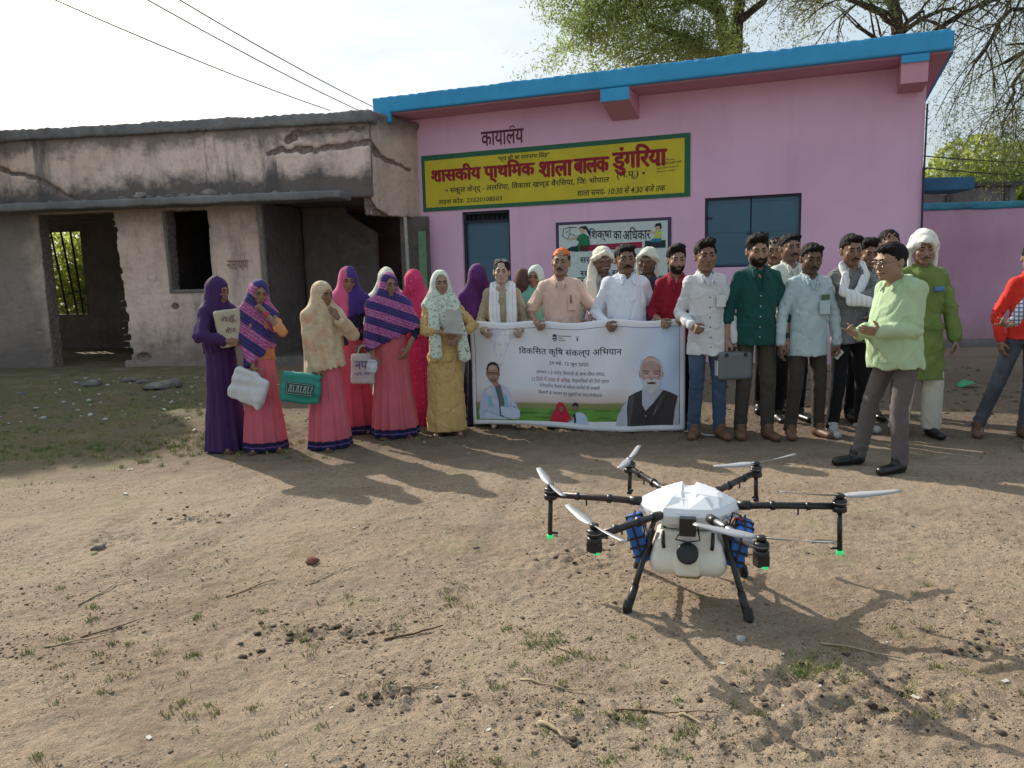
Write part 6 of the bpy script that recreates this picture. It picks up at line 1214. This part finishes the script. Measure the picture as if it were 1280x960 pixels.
bag('white crumpled plastic bag hanging from the striped shawl woman hand', (-2.02, 6.235, .66), R(-6), .29, .25, .06, PLW, .42, 4, crump=.018, handles=False)
bag('green woven bag with dark printed label held by the cream shawl woman', (-1.66, 6.30, .645), R(6), .30, .235, .07, GRB, .16, 5, crump=.008, handles=False, panel=(.02, .055, .055), scr=True)
bag('white bag with violet print held by the woman in pink and purple shawl', (-1.275, 6.86, .735), R(2), .21, .26, .05, PLW, .03, 6, crump=.006, txt=[('नपा', -.50, .62, .26), ('कृिष सेवा', -.72, .66, .12)], txc=(.16, .10, .34))
bx_ = bmesh.new(); box(bx_, (-.07, -.006, -.10), (.07, .006, .10)); o = bmobj('papers', bx_, simple('grey_paper', (.42, .41, .38), .7), bevel=.002); o.location = (-.475, 6.655, 1.0); o.rotation_euler = (R(-14), R(6), R(6)); tag(o, 'grey folded papers held by the woman in mustard yellow', 'papers')
bag('small shiny plastic packet in the hand of the zigzag shawl woman', (-1.16, 6.66, .70), R(10), .09, .11, .02, simple('clear_packet', (.50, .55, .62), .15, .3, 20, .5, 60, .006, .8), .2, 7, name='plastic_packet', cat='packet', handles=False, crump=.008)
# grey case
CS = empty('tool_case', (1.80, 6.44, .745), R(8), 'grey moulded hard case with handle carried by the man in jeans', 'case')
F = Field((-.20, -.10, -.30), (.20, .10, .03), .006); F.box((-.145, -.05, -.26), (.145, .05, -.03), 0, rnd=.028); F.box((-.2, -.002, -.3), (.2, .002, .03), .003, 's') if False else None; F.obj('case_shell', simple('grey_plastic', (.13, .145, .16), .45, .1, 5, .1, 50, .002, .5), CS)
bm = bmesh.new(); tube(bm, [(-.05, 0, -.035), (-.045, 0, -.005), (.045, 0, -.005), (.05, 0, -.035)], .009, 8); bmobj('handle', bm, simple('dark_plastic', (.03, .03, .035), .4), CS, True)
bm = bmesh.new(); box(bm, (-.152, -.03, -.22), (-.1435, .03, -.10)); bmobj('end_label', bm, simple('white_label', (.6, .6, .6), .5), CS)
for x in (-.08, .08): bm = bmesh.new(); box(bm, (x - .012, -.056, -.07), (x + .012, -.0495, -.04)); bmobj('latch', bm, simple('dark_plastic', (.03, .03, .035), .4), CS)
o = bx('folded_paper', (-.02, -.003, -.04), (.02, .003, .04), simple('white_label', (.6, .6, .6), .5), None); w1 = p20.world(p20.J['wr', 1] + [0, -.03, -.09]); o.location = w1; o.rotation_euler = (0, .7, 0); tag(o, 'white folded slip in the hand of the man in light blue shirt', 'paper slip')
w1 = p21.world(p21.J['wr', 1] + [-.02, -.05, -.04]); bag('black pouch held against the waist of the man with the sling', w1, R(6), .17, .13, .05, M_BLKT, .15, 9, name='pouch', cat='pouch', handles=False)

# ---------------------------------------------------------------- litter and marked things on the ground
def solid(name, label, cat, x, y, s_, seed, mat, sq=.6, group=None, sx=1.):
    V, Fc = rockmesh(seed, 2, sq); V = V * (sx, 1, 1); o = link(name, npmesh(name, V * s_, Fc, True), mat); o.location = (x, y, gh(x, y) + s_ * sq * .35); o.rotation_euler = (0, 0, seed); return tag(o, label, cat, group)
BRK = simple('brick_red', (.22, .085, .055), .9, .4, 20, .5, 60, .006); WHT = simple('litter_white', (.55, .54, .50), .7, .2, 8, .3, 40, .006); GRS = simple('grey_stone', (.24, .22, .20), .9, .4, 9, .4, 40, .008)
solid('brick_piece', 'reddish brown broken brick lump in the open middle of the yard', 'brick', -1.0, 3.77, .034, 61, BRK, .7)
solid('stone', 'pale grey stone with dark side on the left part of the yard', 'stone', -2.23, 4.12, .035, 62, GRS, .7); solid('stone', 'round whitish pebble in the drone shadow', 'stone', .84, 2.86, .018, 63, WHT, .7)
for i, (x, y, s_) in enumerate(((-4.55, 10.4, .17), (-4.15, 10.9, .09), (-5.4, 11.2, .10), (-3.9, 11.1, .07), (-5.75, 10.9, .13), (-5.1, 11.0, .09), (-6.3, 10.2, .06), (-3.2, 11.6, .07), (-2.9, 11.7, .06))):
    lb = ['large pale crumpled sack lump on the shaded grass before the old building', 'rubble lump just right of the pale crumpled sack', 'rubble lump at the foot of the dark doorway', 'small pale rubble piece beyond the sack', 'grey rubble lump farthest left before the old doorway', 'rubble lump behind the pale sack', 'small stone on the shaded grass at far left', 'small white rubble piece near the plastered pier', 'small white rubble piece under the window opening'][i]
    solid('rubble', lb, 'rubble', x, y, s_, 70 + i, (WHT if i in (3, 7, 8) else GRS), .5, 'rubble before the old building', 1.4 if i == 0 else 1.1)
LB = ['near the left people', 'on the lit grass edge', 'left of the drone shadow', 'inside the drone shadow edge', 'low right by the mud lumps', 'far right foreground', 'before the banner', 'beside the yellow dress', 'left foreground centre', 'at the lower left', 'right of the grass tuft', 'in the shaded belt', 'behind the red brick lump', 'near the lower edge', 'on the far left lit soil', 'by the brick lump']
for i, (x, y, s_) in enumerate(((-2.9, 5.9, .03), (-3.0, 7.4, .05), (.72, 2.67, .016), (.95, 2.72, .015), (1.28, 2.42, .02), (1.62, 2.5, .02), (-.75, 6.6, .03), (-.35, 6.1, .025), (-.62, 2.45, .012), (-1.15, 2.3, .018), (1.0, 2.5, .012), (-3.8, 8.6, .05), (-.9, 4.3, .014), (-.1, 2.3, .014), (-2.6, 5.2, .028), (-3.3, 8.0, .04))):
    me = npmesh('paper_scrap', np.array([(-1, -.5, .02), (.1, -.7, .25), (1, -.3, .05), (.8, .6, .3), (-.2, .5, .1), (-.9, .4, .3)]) * s_ * .7, [(0, 1, 4, 5), (1, 2, 3, 4)], False); o = link('paper_scrap', me, WHT); o.location = (x, y, gh(x, y) + s_ * .1); o.rotation_euler = (0, 0, i * 1.3); tag(o, 'white paper scrap lying ' + LB[i], 'paper scrap', 'paper scraps on the ground')
STK = simple('dry_stick', (.16, .10, .06), .9, .4, 20, .4, 60, .003); STK2 = simple('pale_stick', (.42, .34, .22), .9, .3, 20, .3, 60, .003)
SL = [((-.52, 2.92), (-.30, 3.02), .006, 0, 'curved brown stick in the near middle ground'), ((-1.30, 3.40), (-1.12, 3.55), .004, 0, 'thin brown stick lower left of the brick lump'), ((-1.75, 3.02), (-1.58, 3.16), .004, 0, 'short brown stick in the left foreground'), ((-1.93, 3.35), (-1.85, 3.62), .004, 1, 'pale upright leaning straw stick at the left'), ((-1.85, 2.95), (-1.62, 3.04), .004, 1, 'pale straw stalk in the left foreground'), ((.06, 2.32), (.14, 2.22), .009, 1, 'pale split twig at the lower centre edge'), ((.13, 2.85), (.20, 2.75), .004, 1, 'short pale twig before the left drone leg'), ((1.12, 2.80), (1.36, 2.66), .005, 1, 'pale curved stalk right of the green tuft'), ((.0, 2.6), (.22, 2.5), .004, 1, 'thin pale stalk among the grass lower centre'), ((-.95, 3.5), (-.78, 3.72), .003, 1, 'pale straw near the brick lump'), ((1.0, 3.75), (1.22, 3.72), .007, 0, 'dark bent twig on the soil right of the drone'), ((1.5, 3.9), (1.62, 3.86), .008, 0, 'dark twig on the lit soil at right'), ((-.40, 2.55), (-.28, 2.62), .004, 1, 'small pale twig near the mud lumps'), ((.5, 2.35), (.56, 2.28), .006, 1, 'stubby pale twig at the lower middle right'), ((.3, 2.4), (.62, 2.34), .003, 0, 'long thin stem in the drone leg shadow')]
for i, (a, b, r0, k, lb) in enumerate(SL):
    bm = bmesh.new(); n = 6; rr = random.Random(i); P_ = []
    for j in range(n + 1):
        t = j / n; x = a[0] + (b[0] - a[0]) * t; y = a[1] + (b[1] - a[1]) * t + .02 * math.sin(t * 3.1) * (i % 2 - .3); P_.append((x + rr.gauss(0, .002), y, gh(x, y) + r0 * .6 + .008 * t))
    tube(bm, P_, [r0 * (1 - .5 * j / n) for j in range(n + 1)], 5); tag(bmobj('stick', bm, (STK, STK2)[k], smooth=True), lb, 'stick', 'sticks and stalks on the ground')
me = npmesh('green_litter', np.array([(-1, -.5, .05), (.1, -.7, .5), (1, -.3, .1), (.8, .6, .4), (-.2, .5, .7), (-.9, .4, .2)]) * .12, [(0, 1, 4, 5), (1, 2, 3, 4)], False); o = link('green_plastic_scrap', me, simple('green_plastic', (.02, .30, .12), .4)); o.location = (5.05, 8.75, gh(5.05, 8.75)); tag(o, 'bright green plastic scrap on the soil left of the scarlet shirt', 'plastic scrap')

# ---------------------------------------------------------------- agricultural drone
DR = empty('drone', (.74, 3.30, gh(.74, 3.3)), R(-14), 'white six-armed spraying drone with tank and blue batteries standing in the yard', 'drone')
CARB = simple('carbon_black', (.018, .018, .02), .32, .3, 30, .05, 80, .001, .5); BLKP = simple('black_plastic', (.015, .015, .017), .4, .2, 12, .1, 60, .001, .5)
WSH = simple('white_shell', (.74, .75, .78), .38, .06, 3, .05, 40, .001, .5); ALU = simple('grey_metal', (.30, .31, .33), .3, .2, 8, .1, 60, .001, .5, .8)
TANK = NB('milky_tank', .35, .5); TANK.b.inputs['Subsurface Weight'].default_value = .35; TANK.b.inputs['Subsurface Radius'].default_value = (.04, .03, .02); TANK = TANK.color(TANK.mix(TANK.ramp(TANK.noise(5), .4, .6), (.78, .75, .66), (.73, .70, .60)))
BLUEB = simple('blue_battery', (.015, .14, .50), .4, .2, 8, .15, 40, .002, .5); ARMG = simple('brown_arm', (.05, .035, .03), .4)
AR, AZ = .60, .415
# shell: faceted hexagonal hood with raised lobes
bm = bmesh.new(); rings = []
prof = [(.160, .332), (.200, .360), (.210, .395), (.190, .424), (.125, .448), (.050, .456)]
for r, z in prof:
    ring = []
    for k in range(12):
        a = R(30 * k + 0); rr_ = r * (1.0 if k % 2 == 0 else .90); zz = z + (.012 if (k % 2 == 0 and r < .19 and z > .4) else 0); ring.append(bm.verts.new((rr_ * math.cos(a) * 1.02, rr_ * math.sin(a) * .98, zz)))
    rings.append(ring)
for i in range(len(prof) - 1):
    for k in range(12): bm.faces.new((rings[i][k], rings[i][(k + 1) % 12], rings[i + 1][(k + 1) % 12], rings[i + 1][k]))
bm.faces.new(rings[0][::-1]); bm.faces.new(rings[-1]); bmobj('body_shell', bm, WSH, DR, bevel=.004)
bm = bmesh.new(); w_ = box(bm, (-.030, -.178, .418), (.030, .05, .440)); 
for v in w_:
    if v.co.y < -.1: v.co.z -= .030; v.co.x *= 1.5
bmobj('top_ridge', bm, WSH, DR, bevel=.004)
for sx in (-1, 1):   # broad sloping facets either side of the centre groove
    bm = bmesh.new(); P_ = [(sx * .016, -.150, .432), (sx * .016, .140, .438), (sx * .120, .125, .424), (sx * .178, .0, .418), (sx * .125, -.135, .420), (sx * .030, -.08, .468), (sx * .030, .10, .470), (sx * .110, .07, .452), (sx * .120, -.06, .452)]
    vs = [bm.verts.new(p) for p in P_]; bmesh.ops.convex_hull(bm, input=vs); bmobj('shell_lobe', bm, WSH, DR, bevel=.003)
printed('shell_logo', [stroke([(.135, .372), (.150, .392), (.162, .372)], .003), stroke([(.148, .380), (.175, .392)], .003)], ink((.02, .03, .12)), lambda u, z, l: Vector((u, -.150 + (u - .1) * .55 - .004, z)), DR)
bm = bmesh.new(); box(bm, (-.10, -.12, .30), (.10, .12, .336)); bmobj('frame_plate', bm, BLKP, DR, bevel=.004)
bm = bmesh.new(); box(bm, (-.033, -.216, .325), (.033, -.165, .400)); bmobj('camera_module', bm, BLKP, DR, bevel=.005)
bm = bmesh.new(); tube(bm, [(-.035, -.195, .325), (-.048, -.215, .312), (0, -.225, .306), (.048, -.215, .312), (.040, -.19, .36)], .0035, 6); bmobj('camera_guard', bm, BLKP, DR, True)
# tank
F = Field((-.20, -.26, .10), (.20, .20, .36), .006); F.box((-.155, -.175, .135), (.155, .13, .235), 0, rnd=.046); F.box((-.140, -.165, .15), (.140, .12, .285), .03, rnd=.035); F.box((-.115, -.16, .25), (.115, .11, .325), .015, rnd=.02)
F.box((-.048, -.205, .150), (.048, -.16, .245), .012, rnd=.012); F.disp(lambda X, Y, Z: .02 * np.clip((.19 - Z) * 5, 0, 1) * (np.abs(X) > .0) * 0 + .0015 * wob(X, Y, Z, 30, 5)); F.obj('spray_tank', TANK, DR)
bm = bmesh.new(); Mx = Matrix.Translation((0, -.205, .252)) @ Matrix.Rotation(R(62), 4, 'X'); lathe(bm, [(.040, -.018), (.044, -.014), (.044, .006), (.040, .010), (.018, .011)], 28, Mx); bmobj('tank_cap', bm, BLKP, DR, True)
bm = bmesh.new(); 
for k in range(0): a = 2 * math.pi * k / 24; box(bm, (-.0025, .047, -.012), (.0025, .051, .012), Mx @ Matrix.Rotation(a, 4, 'Z'))
bm.free()
bm = bmesh.new(); Mx = Matrix.Translation((0, -.19, .235)) @ Matrix.Rotation(R(62), 4, 'X'); lathe(bm, [(.040, -.03), (.040, .0)], 20, Mx); bmobj('tank_neck', bm, TANK, DR, True)
for sx in (-1, 1):
    bm = bmesh.new(); tube(bm, [(sx * .10, -.165, .33), (sx * .098, -.182, .285), (sx * .095, -.180, .262)], .008, 6); bmobj('tank_clip', bm, BLKP, DR, True)
bm = bmesh.new(); box(bm, (-.04, -.06, .105), (.05, .05, .134)); bmobj('pump', bm, BLKP, DR, bevel=.006)
bm = bmesh.new(); tube(bm, [(-.10, -.05, .14), (-.04, -.10, .112), (.04, -.10, .11), (.09, -.02, .13)], .006, 6); bmobj('hose', bm, simple('yellow_hose', (.40, .30, .12), .4), DR, True)
# batteries in strap nets
for sx in (-1, 1):
    B = empty('battery', (sx * .205, -.06, .262), 0); B.parent = DR; B.rotation_euler = (R(6), R(sx * 16), 0)
    F = Field((-.07, -.12, -.12), (.07, .12, .12), .006); F.box((-.034, -.080, -.085), (.034, .080, .085), 0, rnd=.014); F.disp(lambda X, Y, Z: .0015 * wob(X, Y, Z, 60, 3)); F.obj('battery_pack', BLUEB, B)
    for z in (-.05, -.01, .03):
        bm = bmesh.new(); box(bm, (-.0385, -.0845, z - .004), (.0385, .0845, z + .004)); bmobj('strap', bm, BLKP, B)
    for y in (-.028, .028):
        bm = bmesh.new(); box(bm, (-.0375, y - .004, -.089), (.0375, y + .004, .089)); bmobj('strap', bm, BLKP, B)
    bm = bmesh.new(); box(bm, (-.004, -.0865, -.089), (.004, .0865, .089)); bmobj('strap', bm, BLKP, B)
bm = bmesh.new(); tube(bm, [(.17, -.08, .335), (.19, -.09, .375), (.215, -.08, .365), (.215, -.06, .34)], .004, 6); bmobj('power_lead', bm, simple('red_lead', (.5, .03, .02), .4), DR, True)
bm = bmesh.new(); tube(bm, [(.165, -.06, .335), (.18, -.07, .39), (.21, -.06, .375), (.222, -.05, .34)], .004, 6); bmobj('power_lead', bm, BLKP, DR, True)
# landing legs
for sx, sy in ((-1, -1), (1, -1), (1, 1), (-1, 1)):
    bm = bmesh.new(); t0 = (sx * .145, sy * .10, .31); t1 = (sx * .235, sy * .235, .02); tube(bm, [t0, t1], .0125, 8); lg = bmobj('landing_leg', bm, CARB, DR, True)
    bm = bmesh.new(); a = Vector(t0).lerp(Vector(t1), .72); tube(bm, [a, Vector(t1) * 1.0], .0165, 8); bmobj('leg_sleeve', bm, BLKP, lg, True)
    bm = bmesh.new(); tube(bm, [(t1[0], t1[1], .05), (t1[0] * 1.02, t1[1] * 1.03, .008), (t1[0] * 1.04, t1[1] * 1.1, .012)], [.017, .021, .013], 8); bmobj('foot', bm, simple('worn_rubber', (.03, .035, .035), .8), lg, True)
for sx in (-1, 1):
    bm = bmesh.new(); tube(bm, [(sx * .20, -.18, .13), (sx * .20, .18, .13)], .008, 6); bmobj('skid_brace', bm, CARB, DR, True)
# arms, motors, propellers
GREEN = bpy.data.materials.new('green_led'); GREEN.use_nodes = True; g_ = GREEN.node_tree.nodes['Principled BSDF']; g_.inputs['Base Color'].default_value = (.02, .5, .15, 1); g_.inputs['Emission Color'].default_value = (.05, 1, .30, 1); g_.inputs['Emission Strength'].default_value = .3
BLD = simple('grey_blade', (.34, .35, .37), .35, .1, 6, .05, 40, .001, .5)
def blade(L=.235):
    bm = bmesh.new(); n = 10; up, dn = [], []
    for i in range(n + 1):
        t = i / n; x = .012 + L * t; c = .013 + .030 * math.sin(min(1, t * 2.3) * math.pi / 2) * (1 - .62 * t) - .004 * (t > .95); tw = R(22 * (1 - t) + 6); zc = .010 * t * t
        A = Vector((x, -c * .45, -c * .45 * math.tan(tw) * -1 + zc)); B_ = Vector((x, c * .55, -c * .55 * math.tan(tw) + zc)); up.append((bm.verts.new(A + Vector((0, 0, .0015))), bm.verts.new(B_ + Vector((0, 0, .0015))))); dn.append((bm.verts.new(A - Vector((0, 0, .0015))), bm.verts.new(B_ - Vector((0, 0, .0015)))))
    for i in range(n):
        bm.faces.new((up[i][0], up[i][1], up[i + 1][1], up[i + 1][0])); bm.faces.new((dn[i][0], dn[i + 1][0], dn[i + 1][1], dn[i][1])); bm.faces.new((up[i][0], up[i + 1][0], dn[i + 1][0], dn[i][0])); bm.faces.new((up[i][1], dn[i][1], dn[i + 1][1], up[i + 1][1]))
    bm.faces.new((up[0][0], dn[0][0], dn[0][1], up[0][1])); bm.faces.new((up[n][0], up[n][1], dn[n][1], dn[n][0]))
    return bm
angs = {180: (100, .19), 0: (0, .19), 120: (70, .12), 60: (24, .13), 236: (-70, 0), 296: (148, 0)}
for a, (wa, post) in angs.items():
    ca, sa = math.cos(R(a)), math.sin(R(a)); P = lambda r, z=AZ: Vector((r * ca, r * sa, z)); drop = 0 if a not in (236, 296) else -.015
    mtA = (CARB, ARMG)[a in (180,)] if a != 296 else ALU
    bm = bmesh.new(); tube(bm, [P(.165, .395), P(.30, .405 + drop / 2), P(AR - .01, AZ + drop)], .0145, 10); arm = bmobj('arm', bm, mtA, DR, True)
    for rr_ in (.20, .33, .47):
        bm = bmesh.new(); tube(bm, [P(rr_, .401 + drop * .5 + (rr_ - .2) * .03), P(rr_ + (.05 if rr_ < .3 else .018), .403 + drop * .6 + (rr_ - .2) * .03)], .020 if rr_ < .4 else .0175, 10); bmobj('arm_clamp', bm, BLKP, arm, True)
    bm = bmesh.new(); tube(bm, [P(.44, AZ - .012), P(.44, AZ - .045)], .004, 5); bmobj('cable_clip', bm, BLKP, arm)
    z0 = AZ + drop
    bm = bmesh.new(); lathe(bm, [(.022, -.024), (.029, -.020), (.029, -.004), (.024, .002)], 16, Matrix.Translation(P(AR, z0 + .0))); bmobj('motor_mount', bm, BLKP, arm, True)
    bm = bmesh.new(); lathe(bm, [(.025, .004), (.028, .008), (.028, .026), (.024, .031), (.011, .034)], 20, Matrix.Translation(P(AR, z0))); mo = bmobj('motor', bm, BLKP, arm, True)
    bm = bmesh.new(); lathe(bm, [(.0285, .015), (.0285, .018)], 20, Matrix.Translation(P(AR, z0)));  bmobj('motor_ring', bm, ALU, arm, True)
    if not post:
        bm = bmesh.new(); box(bm, (-.020, -.023, -.058), (.020, .023, -.022), Matrix.Translation(P(AR, z0)) @ Matrix.Rotation(R(a), 4, 'Z')); bmobj('speed_controller', bm, BLKP, arm, bevel=.004)
        for k in range(5):
            bm = bmesh.new(); box(bm, (-.0215, -.0215, -.054 + k * .007), (.0215, .0215, -.0515 + k * .007), Matrix.Translation(P(AR, z0)) @ Matrix.Rotation(R(a), 4, 'Z')); bmobj('cooling_fin', bm, CARB, arm)
        bm = bmesh.new(); box(bm, (-.004, -.028, -.061), (.016, -.0235, -.053), Matrix.Translation(P(AR, z0)) @ Matrix.Rotation(R(14), 4, 'Z')); bmobj('status_light', bm, GREEN, arm)
    else:
        bm = bmesh.new(); tube(bm, [P(AR, z0 - .02), P(AR + .006, z0 - post)], .0105, 8); po = bmobj('nozzle_post', bm, (CARB, ARMG)[a in (180, 120)], arm, True)
        bm = bmesh.new(); tube(bm, [P(AR + .006, z0 - post + .004), P(AR + .007, z0 - post - .014)], .0135, 8); bmobj('status_light', bm, (GREEN if post > .15 else BLKP), arm, True)
        bm = bmesh.new(); tube(bm, [P(AR - .03, z0 - post + .012), P(AR + .012, z0 - post + .012)], .006, 6); bmobj('nozzle', bm, BLKP, arm, True)
    hub = P(AR, z0 + .046); la = R(wa + 14)
    bm = bmesh.new(); lathe(bm, [(.016, -.010), (.018, -.004), (.018, .004), (.010, .008)], 14, Matrix.Translation(hub)); pr = bmobj('propeller_hub', bm, ALU if a in (180, 120) else BLKP, arm, True)
    for k, off in enumerate((0, math.pi)):
        b = blade(.235)
        if a == 0: bmesh.ops.scale(b, vec=(1, -1, 1), verts=b.verts)
        bmesh.ops.transform(b, matrix=Matrix.Translation(hub) @ Matrix.Rotation(la + off, 4, 'Z') @ Matrix.Rotation(R(-3 if (k and a in (0, 296)) else -1), 4, 'Y'), verts=b.verts)
        bmobj('propeller_blade', b, BLD, arm, True)
